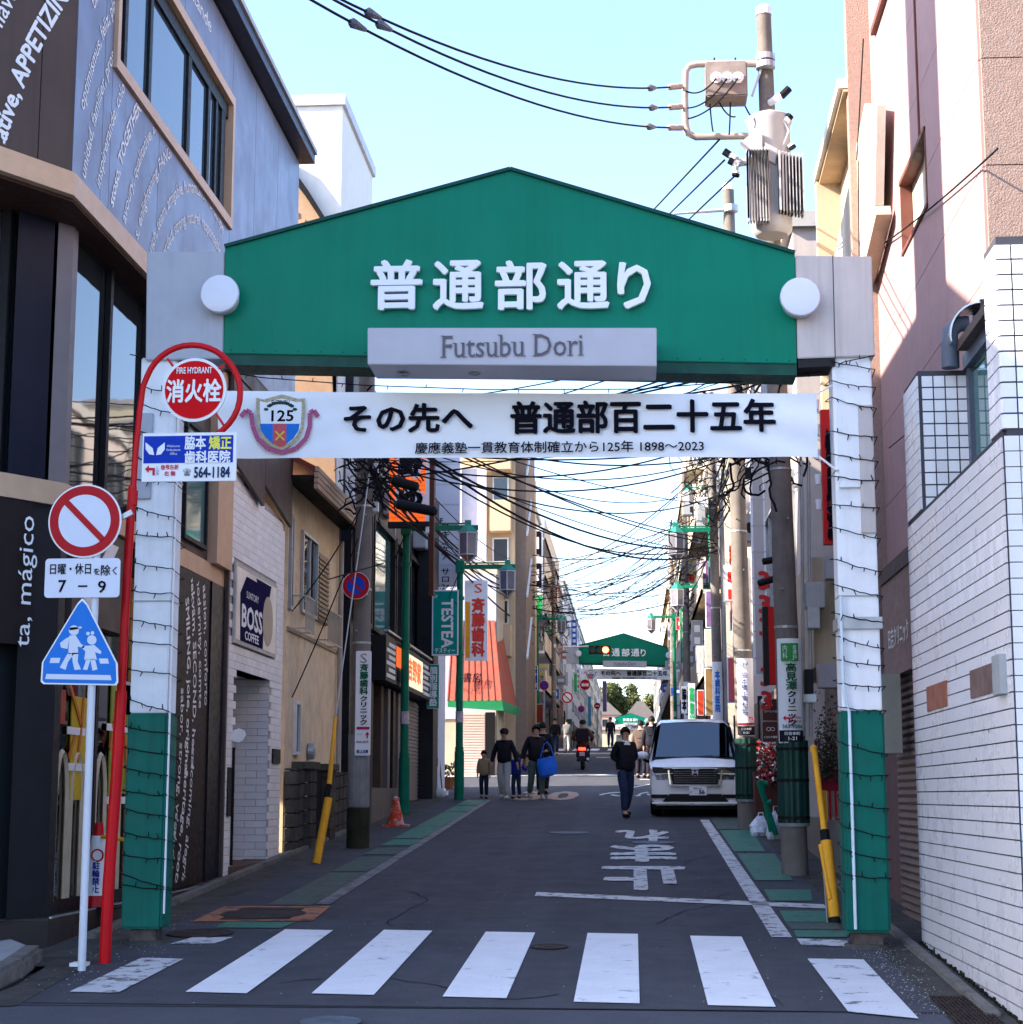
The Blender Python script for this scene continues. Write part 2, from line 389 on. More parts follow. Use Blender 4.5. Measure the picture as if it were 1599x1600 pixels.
for x in (-4, -3.1, -2.2, -1.3, -.4, .5, 1.4): rp([(x, 93), (x + .45, 93), (x + .45, 98), (x, 98)], 'crosswalk_stripe', PW)
# covers
def cover(x, y, r, m):
    lathe(MB(), (x, y, zg(y) + .006), (0, -.046, 1), [(0, r), (.006, r), (.007, r * .93), (.003, r * .9), (.003, r * .3), (.007, r * .27)], 28).build('manhole_cover', m, road)
cover(-1.05, 29.9, .33, COVERB); cover(.3, 27.7, .33, COVERB); cover(-3.65, 17.86, .42, COVER); cover(-3.9, 16.3, .3, COVER); cover(-.72, 15.5, .16, COVER); cover(-1.95, 11.75, .2, COVERB)
for a in (((-4.2, 17.2), (-3.06, 17.3), (-3.06, 17.42), (-4.2, 17.32)), ((-4.2, 18.42), (-3.1, 18.46), (-3.1, 18.6), (-4.2, 18.56)), ((-4.2, 17.3), (-3.98, 17.3), (-3.98, 18.5), (-4.2, 18.5)), ((-3.3, 17.35), (-3.06, 17.35), (-3.1, 18.5), (-3.34, 18.5))):
    rp(a, 'orange_frame', PO)
rp([(-3.98, 17.4), (-3.34, 17.4), (-3.34, 18.44), (-3.98, 18.44)], 'cover_frame', COVER, .007)
# drain grate at the lower right
gt = thing('drain_grate', 'rusty iron drain grate in the gutter below the white tiled wall', 'drain grate', (2.2, 12.3, zg(12.3)))
for i in range(11):
    x = 2.04 + i * .028; MB().bar((x, 11.75, zg(11.75) + .012), (x, 12.95, zg(12.95) + .012), .01, .012).build('bar', COVER, gt)
for i in range(14):
    y = 11.8 + i * .085; MB().bar((2.03, y, zg(y) + .014), (2.33, y, zg(y) + .014), .01, .01).build('bar', COVER, gt)
# small litter beside the red post and pale stone crumbs
tag(B(-4.42, -4.3, 14.15, 14.3, zg(14.2), zg(14.2) + .03).build('scrap', PALE), 'crumpled white scrap lying at the foot of the red hydrant post', 'litter')
st = MB()
for i in range(900):
    s_ = rng.random()
    if s_ < .4: x, y = rng.gauss(1.98, .13), rng.uniform(12.2, 16.2)
    elif s_ < .7: x, y = rng.gauss(-4.25, .25), rng.uniform(13.2, 18)
    else: x, y = rng.uniform(-4.3, 2), rng.uniform(12.4, 24)
    z = zg(y) + .004; r = rng.uniform(.0025, .007)
    st.add([(x - r, y - r, z), (x + r, y - r * .7, z), (x + r * .8, y + r, z), (x - r, y + r * .8, z), (x, y, z + r)], [(0, 1, 4), (1, 2, 4), (2, 3, 4), (3, 0, 4)])
st.build('gravel', mat('stone_crumbs', (.3, .29, .3), .9, var=.3, scale=40), kind='stuff')

# cracks and repair patches in the asphalt
CRK = mat('crack_filler', (.028, .028, .03), .9)
for (x, y, n_, ax) in ((-2.6, 13.4, 16, .2), (.2, 17.2, 14, 1.4), (-3.0, 20.5, 18, .5), (.6, 23.5, 20, 1.2), (-1.6, 26, 18, .9), (1.0, 12.5, 10, 1.8), (-2.2, 33, 22, 1.3), (-.6, 38, 20, .3)):
    mb = MB(); p = Vector((x, y, 0)); a_ = ax
    for k in range(n_):
        a_ += rng.uniform(-.55, .55); q = p + Vector((math.cos(a_) * .14, math.sin(a_) * .3, 0)); wd = rng.uniform(.004, .011); e = Vector((-(q - p).y, (q - p).x, 0)).normalized() * wd
        mb.poly([Vector((v.x, v.y, zg(v.y) + .004)) for v in (p - e, q - e, q + e, p + e)]); p = q
    mb.build('crack', CRK, road)
st = MB()
MB().poly([(x, y, zg(y) + .004) for x, y in ((-4.3, 12.42), (2.1, 12.3), (2.1, 12.325), (-4.3, 12.445))]).build('seam', CRK, road)
def winbox(parent, X, y0, y1, z0, z1, fm, gm, sgn=1, d=.05, mull=(), name='window', fw=.05):
    """window on a street-side wall at X; sgn=+1 wall faces +X"""
    a, b_ = X, X + sgn * d
    fr = MB().box(a, b_, y0, y1, z0, z0 + fw).box(a, b_, y0, y1, z1 - fw, z1).box(a, b_, y0, y0 + fw, z0 + fw, z1 - fw).box(a, b_, y1 - fw, y1, z0 + fw, z1 - fw)
    for f in mull: y = y0 + (y1 - y0) * f; fr.box(a, b_ - sgn * .01, y - .02, y + .02, z0 + fw, z1 - fw)
    fr = fr.build(name, fm, parent); B(X, X + sgn * .012, y0 + fw, y1 - fw, z0 + fw, z1 - fw).build('pane', gm, fr); return fr
def winfront(parent, Y, x0, x1, z0, z1, fm, gm, d=.05, name='window', fw=.05, mull=()):
    fr = MB().box(x0, x1, Y - d, Y, z0, z0 + fw).box(x0, x1, Y - d, Y, z1 - fw, z1).box(x0, x0 + fw, Y - d, Y, z0 + fw, z1 - fw).box(x1 - fw, x1, Y - d, Y, z0 + fw, z1 - fw)
    for f in mull: x = x0 + (x1 - x0) * f; fr.box(x - .02, x + .02, Y - d + .01, Y, z0 + fw, z1 - fw)
    fr = fr.build(name, fm, parent); B(x0 + fw, x1 - fw, Y - .012, Y, z0 + fw, z1 - fw).build('pane', gm, fr); return fr
ALU = mat('aluminium_frame', (.4, .4, .42), .35, metal=.6); WFR = mat('white_frame', (.65, .65, .66), .5)
# ------------------------------------------------------------------ left: dark fast-food building with lettered cladding
XU = -4.9
mc = thing('restaurant_building', 'two storey restaurant clad in brown and silver panels covered with white words', 'building', (-5.2, 15.6, .4))
cdir = Vector((-.53, -.848, 0))
def mcface(s, z, off=0.):            # unrolled wall coordinate s -> point (s>=14.9 on the street side, below on the corner face)
    if s >= 14.9: return Vector((XU + off, s, z))
    n = Vector((.848, -.53, 0)); return Vector((XU, 14.9, z)) + cdir * (14.9 - s) + n * off
def panel(s0, s1, z0, z1, m, g=.006):
    a = [mcface(s0 + g, z0 + g), mcface(s1 - g, z0 + g), mcface(s1 - g, z1 - g), mcface(s0 + g, z1 - g)]
    n = Vector((1, 0, 0)) if s0 >= 14.9 else Vector((.848, -.53, 0))
    MB().slab(a, n * -.05).build('panel', m, mc)
# core walls
MB().slab([(-4.99, 14.98, 7), (-4.99, 25.5, 7), (-14, 25.5, 7), (-14, 7, 7), (-9.3, 7.9, 7)], (0, 0, 4.0)).build('upper_core', DARKM, mc)
MB().slab([(-5.75, 15.9, 4.1), (-5.75, 21.5, 4.1), (-14, 21.5, 4.1), (-14, 7, 4.1), (-9.9, 8.6, 4.1)], (0, 0, 2.8)).build('lower_core', BLACK, mc)
MB().slab([(-7.6, 15.5, .3), (-7.6, 21.5, .3), (-14, 21.5, .3), (-14, 7, .3), (-11, 8.6, .3)], (0, 0, 3.8)).build('lower_core', mat('warm_interior_wall', (.42, .26, .12), .7, var=.3, scale=1.5), mc)
B(-7.6, -5.25, 19.7, 19.75, .5, 4.1).build('interior_wall', _m['warm_interior_wall'], mc)
B(-7.6, -5.3, 15.8, 19.7, .5, .56).build('shop_floor', mat('shop_floor', (.2, .15, .1), .4), mc); B(-7.6, -5.25, 15.6, 21.2, 4.02, 4.1).build('shop_ceiling', SOFFIT, mc)
for x_, y_ in ((-5.8, 16.4), (-5.8, 17.6), (-5.8, 18.8), (-6.8, 17.0), (-6.8, 18.4)):
    lathe(MB(), (x_, y_, 4.02), (0, 0, -1), [(0, .11), (.03, .1)], 12).build('ceiling_lamp', mat('warm_lamp', (1, .75, .45), .4, var=0, emit=14), mc)
for i in range(3): B(-6.9, -6.5, 16.2 + i * 1.15, 16.8 + i * 1.15, 1.25, 1.3).build('table', mat('table_wood', (.35, .2, .09), .5), mc)
SB = [14.9, 15.74, 16.05]
for s0, s1 in ((12.2, 13.4), (13.4, 14.52), (14.52, 14.9)): panel(s0, s1, 7.05, 10.99, BROWN)
for s0, s1 in ((9.5, 10.8), (10.8, 12.2), (8, 9.5)): panel(s0, s1, 7.05, 10.99, BROWN)
for s0, s1, z0, z1 in ((14.9, 15.74, 7.05, 10.99), (15.74, 16.0, 7.05, 10.99), (16.0, 17.71, 7.05, 8.5), (17.71, 21.02, 7.05, 8.5), (16.0, 18.6, 10.2, 10.99), (18.6, 21.02, 10.2, 10.99),
                       (21.02, 22.4, 7.05, 10.99), (22.4, 23.9, 7.05, 10.99), (23.9, 25.48, 7.05, 10.99)):
    panel(s0, s1, z0, z1, SILVER)
for s0, s1 in ((21.5, 23.5), (23.5, 25.45)): MB().slab([(-4.9, s0 + .006, 5.75), (-4.9, s1 - .006, 5.45), (-4.9, s1 - .006, 7.04), (-4.9, s0 + .006, 7.04)], (-.05, 0, 0)).build('panel', BROWN, mc)
# roof edge
MB().slab([(-4.69, 14.5, 11.02), (-4.69, 25.62, 11.02), (-14, 25.62, 11.02), (-14, 7, 11.02), (-9.1, 7.4, 11.02)], (0, 0, .15)).build('roof', mat('dark_roof_edge', (.03, .035, .06), .4, var=.1), mc)
MB().slab([(-4.66, 14.45, 11.17), (-4.66, 25.66, 11.17), (-4.76, 25.66, 11.17), (-4.76, 14.5, 11.17)], (0, 0, .07)).build('roof_edge_trim', GREYM, mc)
# unseen roof corner tower, added for its shadow band on the pink wall
MB().box(-6.7, -5.7, 14.1, 15.6, 11.2, 16.5).build('unseen_roof_tower', BROWN, mc)
B(-10.3, -9.0, 8.9, 10.3, 11.2, 13.9).build('roof_shade_block', BROWN, mc)  # unseen roof block added to keep the near tiled pier in shade
# first floor window in its tan frame
wf = MB().box(-4.99, -4.86, 16.0, 21.02, 8.5, 8.62).box(-4.99, -4.86, 16.0, 21.02, 10.08, 10.2).box(-4.99, -4.86, 16.0, 16.1, 8.62, 10.08).box(-4.99, -4.86, 20.92, 21.02, 8.62, 10.08).build('window', COPPER, mc)
B(-4.988, -4.96, 16.1, 20.92, 8.62, 10.08).build('pane', GLASSB, wf)
for y, w_ in ((16.45, .1), (17.35, .1), (19.0, .09), (19.9, .12), (20.3, .08), (18.95, .04), (20.6, .2)):
    B(-4.955, -4.93, y, y + w_, 8.62, 10.08).build('mullion', DARKM, wf)
B(-4.955, -4.925, 16.1, 20.92, 9.9, 10.08).build('frame', DARKM, wf)
def heavy(s, bold):
    V0, F0 = glyphs(s); V, F = [], []
    for q, (ax, ay) in enumerate(((0, 0), (1, .4), (-1, -.4), (.4, -1), (-.4, 1))):
        o = len(V); V += [(a[0] + ax * bold, a[1] + ay * bold, q * .0004) for a in V0]; F += [tuple(i + o for i in f) for f in F0]
    return V, F
# lettering that swings in arcs round (y=19.9, z=5.7)
def arc_words(s, r, a0, h=.145, bold=0.):
    V, F = heavy(s, .01 + bold)
    x0 = min(a[0] for a in V); k = h / .73; mb = MB(); ok = []
    for a in V:
        t = R(a0) - (a[0] - x0) * k / r; q = r + a[1] * k; y, z = 19.9 + q * math.cos(t), 5.7 + q * math.sin(t)
        ok.append(z > 7.07 and not (z > 8.47 and 15.98 < y < 21.04) and y < 21.0); mb.v.append(mcface(y, z, .004 + a[2]))
    mb.f = [f for f in F if all(ok[i] for i in f)]; me = bpy.data.meshes.new('lettering'); me.from_pydata([tuple(v - mc.location) for v in mb.v], [], mb.f)
    me.materials.append(PALE); o = bpy.data.objects.new('lettering', me); col.objects.link(o); o.parent = mc
for s, r, a0, bd in (('verdad, strong, naturel, responsable', 2.4, 143, 0), ('rich, team, amigable, humanizado, life, equipe', 2.74, 149, 0), ('s, enlightening, FANGANDE', 3.2, 154, 0),
                            ('avoury, qualitative, aperitivo', 3.62, 157, 0), ('stoso, TOGETHER, italiano', 4.02, 159, .02), ('inspirerande, colour', 4.44, 160.5, 0),
                            ('unidad, familier, prospero', 4.84, 163, 0), ('optimismus, feliz, play', 5.16, 157, 0), ('tilidade, alegria', 5.5, 146, 0),
                            ('tative, APPETIZING, alegria', 5.9, 167, .02), ('e, fort, flavour, respect, kraft', 6.3, 164, 0)):
    arc_words(s, r, a0, .17 if r > 5.6 else .145, bd)
text('un, skattande', PALE, mc, (XU, 18.8, 10.6), EY, EZ, 2.0, .2, off=.004)
# tan bands
def band(z0, z1, X, yc, y1, out=.06, far=True):
    c = Vector((X, yc, 0)); a = c + cdir * 6
    n1 = Vector((1, 0, 0)); n2 = Vector((.848, -.53, 0)); cc = Vector((X + out, yc - out * .6, 0))
    MB().slab([(X + out, y1, z0), (cc.x, cc.y, z0), (a.x + n2.x * out, a.y + n2.y * out, z0), (a.x - .1, a.y, z0), (X - .1, yc, z0), (X - .1, y1, z0)], (0, 0, z1 - z0)).build('tan_band', COPPER, mc)
band(6.83, 7.04, -4.92, 14.9, 19.0)
band(4.17, 4.38, -5.12, 15.62, 21.95)
MB().slab([(-4.9, 14.95, 6.8), (-4.9, 25.45, 6.8), (-5.8, 25.45, 6.8), (-5.8, 15.6, 6.8), (-9.6, 9.1, 6.8), (-9.1, 8.4, 6.8)], (0, 0, .03)).build('soffit', SOFFIT, mc)
def clear_glass(name, ior, tint):
    m = bpy.data.materials.new(name); m.use_nodes = True; n = m.node_tree; L = n.links.new; n.nodes.remove(n.nodes['Principled BSDF'])
    tr = n.nodes.new('ShaderNodeBsdfTransparent'); tr.inputs[0].default_value = (*tint, 1); gl = n.nodes.new('ShaderNodeBsdfGlossy'); gl.inputs['Roughness'].default_value = .02; gl.inputs[0].default_value = (.85, .92, 1, 1)
    fr = n.nodes.new('ShaderNodeFresnel'); fr.inputs[0].default_value = ior; mx = n.nodes.new('ShaderNodeMixShader'); L(fr.outputs[0], mx.inputs[0]); L(tr.outputs[0], mx.inputs[1]); L(gl.outputs[0], mx.inputs[2]); L(mx.outputs[0], n.nodes['Material Output'].inputs[0]); return m
CLEAR = clear_glass('shop_glass', 1.6, (.8, .82, .8))
# columns at the corner and window walls on two floors
def post(px0, px1, z0, z1, m, X=-5.14, d=.12, name='column'):
    ya, yb = PX(px0, 1000, X).y, PX(px1, 1000, X).y
    return B(X - d, X, ya, yb, z0, z1).build(name, m, mc)
cpost = MB().slab([(-5.1, 15.62, .56), (-5.1, 15.8, .56), (-5.45, 15.8, .56), (-5.33, 15.26, .56)], (0, 0, 3.62)).build('column', DARKM, mc)
MB().slab([(-5.22, 15.46, 4.38), (-5.3, 15.7, 4.38), (-5.6, 15.5, 4.38), (-5.44, 15.12, 4.38)], (0, 0, 2.43)).build('dark_column', mat('navy_black_post', (.008, .01, .022), .4), mc)
MB().slab([(-5.1, 15.64, 4.38), (-5.1, 15.78, 4.38), (-5.3, 15.78, 4.38), (-5.2, 15.5, 4.38)], (0, 0, 2.43)).build('column', mat('mauve_grey_steel', (.2, .165, .17), .5, var=.06), mc)
for z0, z1, nm in ((4.38, 6.82, 'upper'), (.56, 4.17, 'lower')):
    for ya, yb in ((15.8, 17.0), (17.0, 18.35), (18.35, 19.7)):
        fr = B(-5.22, -5.2, ya + .09, yb - .02, z0 + .02, z1 - .02).build('window', GLASS if nm == 'upper' else CLEAR, mc)
        for q in (ya, ya + .045): B(-5.2, -5.14, q + .0, q + .04, z0, z1).build('mullion', DARKM, fr)
        if nm == 'lower': B(-5.2, -5.15, ya, yb, z0, z0 + .12).build('sill', DARKM, fr)
    # glass on the corner face
    for t0, t1 in ((.12, .5), (.55, 1.7), (1.75, 3.2), (3.3, 4.8)):
        a = Vector((-5.28, 15.62, 0)) + cdir * t0; b_ = Vector((-5.28, 15.62, 0)) + cdir * t1
        MB().slab([(a.x, a.y, z0), (b_.x, b_.y, z0), (b_.x, b_.y, z1), (a.x, a.y, z1)], Vector((-.848, .53, 0)) * .02).build('window', GLASS, mc)
        MB().bar((a.x + .02, a.y, z0), (a.x + .02, a.y, z1), .08, .08).build('mullion', DARKM, mc)
# posters inside the ground floor windows
POY = mat('poster_yellow', (.6, .42, .03), .5, var=.1); POG = mat('poster_olive', (.28, .3, .05), .5, var=.2); POO = mat('poster_orange', (.6, .16, .03), .5); POR = mat('poster_red', (.42, .06, .03), .5)
def poster(px0, px1, py0, py1, m, X=-5.19, nm='poster'):
    a, b_ = PX(px0, py1, X), PX(px1, py1, X); t = PX(px0, py0, X).z
    return B(X, X + .012, a.y, b_.y, a.z, t).build(nm, m, mc)
pst = poster(106, 134, 1086, 1250, POY); poster(168, 203, 1064, 1240, POG)
for px0, px1, py, m in ((106, 134, 1135, PALE), (106, 134, 1192, PALE), (168, 203, 1130, PALE), (168, 203, 1245, PALE)):
    a = PX(px0, py, -5.17); b_ = PX(px1, py, -5.17); B(-5.175, -5.168, a.y, b_.y, a.z - .07, a.z).build('poster_stripe', m, pst)
for px0, py0, px1, py1 in ((110, 1070, 128, 1135), (132, 1090, 122, 1190), (108, 1185, 118, 1150), (176, 1130, 190, 1200), (196, 1150, 200, 1235), (172, 1170, 182, 1120)):
    MB().bar(PX(px0, py0, -5.17), PX(px1, py1, -5.17), .012, .05).build('poster_stroke', POO, pst)
poster(85, 100, 1075, 1130, POR); B(-5.175, -5.165, 16.1, 16.3, 2.9, 3.05).build('notice', PALE, mc)
poster(185, 207, 1062, 1115, mat('notice_grey', (.5, .5, .5), .5))
# corner face poster at the left edge
a = Vector((-5.28, 15.62, 0)) + cdir * .62; b_ = Vector((-5.28, 15.62, 0)) + cdir * 1.6
MB().slab([(a.x + .02, a.y - .02, 1.3), (b_.x + .02, b_.y - .02, 1.3), (b_.x + .02, b_.y - .02, 2.65), (a.x + .02, a.y - .02, 2.65)], (.008, -.005, 0)).build('poster', POY, mc)
MB().bar((a.x + .03, a.y - .05, 1.4), (b_.x + .03, b_.y - .05, 2.5), .02, .12).build('poster_stroke', POO, mc)
# pale arched screens behind the glass
ARCH = mat('pale_wood_arch', (.6, .5, .36), .6)
for y in (16.15, 16.6, 17.35, 17.85):
    pts = [(-5.185, y + .17 * math.cos(R(t)), .75 + (.75 if 0 < t < 180 else 0) * 1.0 + .5 * math.sin(R(t))) for t in range(0, 181, 15)]
    pts = [(-5.185, y + .17, .62)] + pts + [(-5.185, y - .17, .62)]
    MB().tube(pts, .028, 4).build('arch', ARCH, mc)
# lettered dark panels of the ground floor
MUR = mat('dark_mural_panel', (.022, .015, .016), .5, var=.1)
mur = B(-5.2, -5.06, 19.7, 21.2, .6, 4.16).build('mural_panel', MUR, mc)
B(-5.2, -5.04, 21.21, 21.9, .6, 4.16).build('mural_panel', mat('black_gloss_pier', (.008, .008, .014), .35), mc)
B(-5.2, -5.0, 21.9, 21.97, .6, 4.4).build('mural_panel', BROWN, mc)
B(-5.15, -4.98, 21.15, 21.97, 4.38, 6.8).build('tan_pier', COPPER, mc); B(-5.2, -5.1, 19.75, 21.15, 4.38, 6.8).build('upper_wall', BROWN, mc)
winbox(mc, -5.1, 19.85, 20.95, 4.5, 5.9, DARKM, GLASST)
def arc2(s, r, a0, h=.16, bold=0., X=-5.055):
    V, F = heavy(s, .008 + bold); x0 = min(a[0] for a in V); k = h / .73; mb = MB(); ok = []
    for a in V:
        t = R(a0) - (a[0] - x0) * k / r; q = r + a[1] * k; y, z = 15.35 + q * math.cos(t), 2.4 + q * math.sin(t)
        ok.append(.65 < z < 4.1 and 19.74 < y < 21.16); mb.v.append(Vector((X + a[2], y, z)))
    mb.f = [f for f in F if all(ok[i] for i in f)]; me = bpy.data.meshes.new('lettering'); me.from_pydata([tuple(v - mc.location) for v in mb.v], [], mb.f); me.materials.append(PALE)
    o = bpy.data.objects.new('lettering', me); col.objects.link(o); o.parent = mc
for s, r, a0, bd in (('passion, conforto', 5.68, 18, 0), ('modernity, comte', 5.4, 19, 0), ('bekväm, SECOND, heart', 5.12, 19.5, .01), ('SMILING, joie, original', 4.84, 17, .015), ('welcoming, alegria', 5.12, -2, 0),
                            ('heritage, roots REAL', 4.84, -6, .01), ('sabor, strong, verdad', 4.56, 5, 0), ('levande, meaning, mit', 4.56, -13, 0), ('health, mmmm', 4.84, -21, .01)):
    arc2(s, r, a0, .16, bd)
cpm = MB().slab([(-5.26, 15.3, 2.9), (-5.6, 14.75, 2.9), (-5.6, 14.75, 4.17), (-5.26, 15.3, 4.17)], (-.02, 0, 0)).build('mural_panel', MUR, mc)
text('ta, mágico', PALE, mc, Vector((-5.27, 15.22, 3.45)) , (0.0, 0.0, 1), Vector((.53, .848, 0)) * -1, 1.15, .2, off=.02)
redp = B(-5.2, -5.1, 16.0, 17.9, 3.2, 4.15).build('fascia_panel', BROWN, mc)
MB().slab([(-5.1, 16.2, 3.3), (-5.1, 16.5, 3.3), (-5.1, 17.4, 4.05), (-5.1, 17.1, 4.05)], (.01, 0, 0)).slab([(-5.1, 16.2, 4.05), (-5.1, 16.5, 4.05), (-5.1, 17.0, 3.6), (-5.1, 16.8, 3.5)], (.011, 0, 0)).build('fascia_mark', PALE, mc)
# tiled plinth
for i in range(9):
    y0 = 15.3 + i * .7
    B(-5.6, -4.98, y0 + .004, y0 + .696, zg(y0) - .1, .56).build('plinth_tile', mat('dark_plinth_tile', (.05, .04, .038), .5, var=.15, scale=2), mc)
for i in range(6):
    a = Vector((-4.98, 15.3, 0)) + cdir * (i * .8); b_ = Vector((-4.98, 15.3, 0)) + cdir * (i * .8 + .79)
    MB().slab([(a.x, a.y, -.1), (b_.x, b_.y, -.1), (b_.x, b_.y, .55), (a.x, a.y, .55)], Vector((-.848, .53, 0)) * .6).build('plinth_tile', _m['dark_plinth_tile'], mc)
MB().bar((-4.99, 15.4, .57), (-4.99, 21.4, .57), .02, .015).build('plinth_edge', METAL, mc)

# ------------------------------------------------------------------ left: white brick shop front under the overhang
wb = thing('white_brick_shop', 'narrow white brick shopfront with a coffee poster and a recessed doorway', 'building', (-4.95, 23.4, .6))
WBR = mat('white_brick', (.9, .86, .84), .6, var=.05, rnd=.1, bump=.1); MORT = mat('brick_joint', (.42, .38, .37), .9)
MB().slab([(-5.0, 21.97, .3), (-5.0, 22.3, .3), (-5.0, 22.3, 3.2), (-5.0, 24.55, 3.2), (-5.0, 24.55, .3), (-5.0, 25.4, .3), (-5.0, 25.4, 5.5), (-5.0, 21.97, 5.72)], (-.3, 0, 0)).build('wall', MORT, wb)
brick_me = {}
def brick_wall(parent, X, rects, holes, bl, bh, m, name='brick', maxn=300, nx=1, dx=.012, gap=.006):
    cells = []
    for (y0, y1, z0, z1f) in rects:
        nrow = int((max(z1f(y0), z1f(y1)) - z0) / bh) + 1
        for r_ in range(nrow):
            z = z0 + r_ * bh; y = y0 - (bl / 2 if r_ % 2 else 0)
            while y < y1:
                a, b_ = max(y, y0), min(y + bl, y1)
                if b_ - a > .02 and z + bh <= z1f((a + b_) / 2) + .02 and not any(h[0] < (a + b_) / 2 < h[1] and h[2] < z + bh / 2 < h[3] for h in holes):
                    cells.append((a, b_, z))
                y += bl
    cells.sort(key=lambda c: (c[0] // 1.0, -c[2]))
    rest = MB()
    for i, (a, b_, z) in enumerate(cells):
        if i < maxn:
            key = (name, parent.name, round(b_ - a, 3))
            if key not in brick_me:
                mb = MB().box(0, dx * nx, gap / 2, b_ - a - gap / 2, gap / 2, bh - gap / 2); o = mb.build(name, m); brick_me[key] = o.data; bpy.data.objects.remove(o)
            o = bpy.data.objects.new(name, brick_me[key]); col.objects.link(o); o.parent = parent
            o.location = Vector((X + rng.uniform(-.001, .001), a, z)) - parent.location
        else: rest.box(X, X + dx * nx, a + gap / 2, b_ - gap / 2, z + gap / 2, z + bh - gap / 2)
    if rest.v: rest.build(name + '_courses', m, parent, kind='stuff')
brick_wall(wb, -5.0, [(21.97, 25.4, .58, lambda y: 5.75 - (y - 21.5) * .077)], [(22.3, 24.55, 0, 3.2), (22.1, 24.75, 3.5, 4.55)], .3, .1, WBR)
# recess with its bricks facing the camera and side
MB().box(-7, -5.02, 24.55, 24.6, .3, 3.2).build('recess_wall', MORT, wb)
for r_ in range(27):
    for c_ in range(5):
        x0 = -5.005 - c_ * .3 + (.15 if r_ % 2 else 0)
        B(x0 - .294, min(x0, -5.005), 24.538, 24.55, .6 + r_ * .096, .6 + r_ * .096 + .09).build('brick', mat('white_brick_shade', (.8, .8, .84), .6, var=.04, rnd=.08), wb)
B(-7, -5.0, 22.3, 24.55, 3.2, 3.3).build('recess_ceiling', PALE, wb)
B(-6.8, -6.7, 22.3, 24.55, .5, 3.2).build('recess_back', mat('door_grey', (.25, .25, .26), .5), wb)
B(-7, -4.9, 22.2, 24.6, .3, zg(23) + .06).build('doorstep', mat('brown_tile_step', (.12, .07, .055), .7, var=.2), wb)
lathe(MB(), (-4.92, 22.32, 2.35), (0, -1, 0), [(-.03, .09), (.03, .09)], 8).build('wall_lamp', PALE, wb)
MB().tube([(-4.97, 22.28, .75), (-4.97, 22.28, 2.2)], .018, 6).build('pipe', BLACK, wb)
B(-4.99, -4.96, 24.75, 25.25, 2.05, 2.25).build('plaque', DARKM, wb)
MB().box(-4.99, -4.97, 22.02, 22.2, 1.35, 1.95).build('plaque', DARKM, wb)
# coffee poster
bp_ = thing('poster_board', 'framed coffee poster reading BOSS COFFEE on the white brick wall', 'poster', (-4.97, 23.45, 3.5))
MB().box(-4.985, -4.955, 22.1, 24.75, 3.5, 4.52).build('frame', METAL, bp_)
B(-4.955, -4.95, 22.16, 24.69, 3.55, 4.47).build('sheet', mat('poster_photo', (.85, .76, .66), .4, var=.2, scale=1.5), bp_)
MB().slab([(-4.95, 22.35, 4.15), (-4.95, 22.7, 4.4), (-4.95, 23.5, 4.4), (-4.95, 23.85, 4.15), (-4.95, 23.8, 3.55), (-4.95, 22.4, 3.55)], (.003, 0, 0)).build('can', mat('poster_navy', (.012, .008, .055), .8, spec=.02), bp_)
MB().slab([(-4.95, 23.3, 4.45), (-4.95, 24.3, 4.45), (-4.95, 24.1, 4.15), (-4.95, 23.6, 4.2)], (.002, 0, 0)).build('can_shade', _m['poster_navy'], bp_)
lathe(MB(), (-4.948, 24.1, 3.95), (1, 0, 0), [(0, .34), (.003, .34)], 20).build('pale_disc', CREAM, bp_)
text('SUNTORY', PALE, bp_, (-4.946, 23.08, 4.17), EY, EZ, .75, .09, off=.002)
text('BOSS', PALE, bp_, (-4.946, 23.08, 3.88), EY, EZ, 1.25, .28, bold=.03, off=.002)
text('COFFEE', PALE, bp_, (-4.946, 23.08, 3.64), EY, EZ, .85, .11, bold=.02, off=.002)
# ------------------------------------------------------------------ the green street gate
GY = 15.5
gate = thing('street_gate', 'large green gate over the street entrance with raised white characters, nearest of the three', 'gate', (-1.13, GY, .33), 'green gates spanning the street')
def gp(px, py, dy=0.): return PY(px, py, GY) + Vector((0, dy, 0))
MB().slab([gp(350, 552), gp(1246, 568), gp(1243, 396), gp(798, 265), gp(352, 386)], (0, .42, 0)).build('green_board', GREENG, gate, bevel=.006)
e1 = MB()
for a, b_ in (((352, 386), (798, 265)), ((798, 265), (1243, 396))): e1.bar(gp(*a, dy=.2) + Vector((0, 0, .006)), gp(*b_, dy=.2) + Vector((0, 0, .006)), .46, .03)
mat('green_joint', (.0, .06, .045), .6)
for i in range(26):
    f = i / 25; p = gp(362 + f * 872, 547 + f * 16, -.002); lathe(MB(), p, (0, -1, 0), [(0, .007), (.003, .005)], 6).build('rivet', _m['green_joint'], gate)
e1.build('top_edge', mat('dark_green_edge', (.005, .06, .05), .4), gate)
MB().slab([gp(350, 552, .02), gp(1246, 568, .02), gp(1246, 568, .40), gp(350, 552, .40)], (0, 0, -.1)).build('lower_beam', mat('dark_green_beam', (.01, .07, .05), .35, var=.3), gate)
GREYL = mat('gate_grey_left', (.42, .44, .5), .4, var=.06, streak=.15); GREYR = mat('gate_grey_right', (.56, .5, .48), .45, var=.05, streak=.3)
MB().slab([gp(228, 563), gp(349, 560), gp(351, 393), gp(230, 393)], (0, .4, 0)).build('end_box', GREYL, gate, bevel=.008)
MB().slab([gp(1247, 560), gp(1368, 556), gp(1363, 400), gp(1244, 399)], (0, .4, 0)).build('end_box', GREYR, gate, bevel=.008)
MB().bar(gp(1302, 400, -.002), gp(1306, 560, -.002), .006, .004).build('end_box_joint', DARKM, gate)
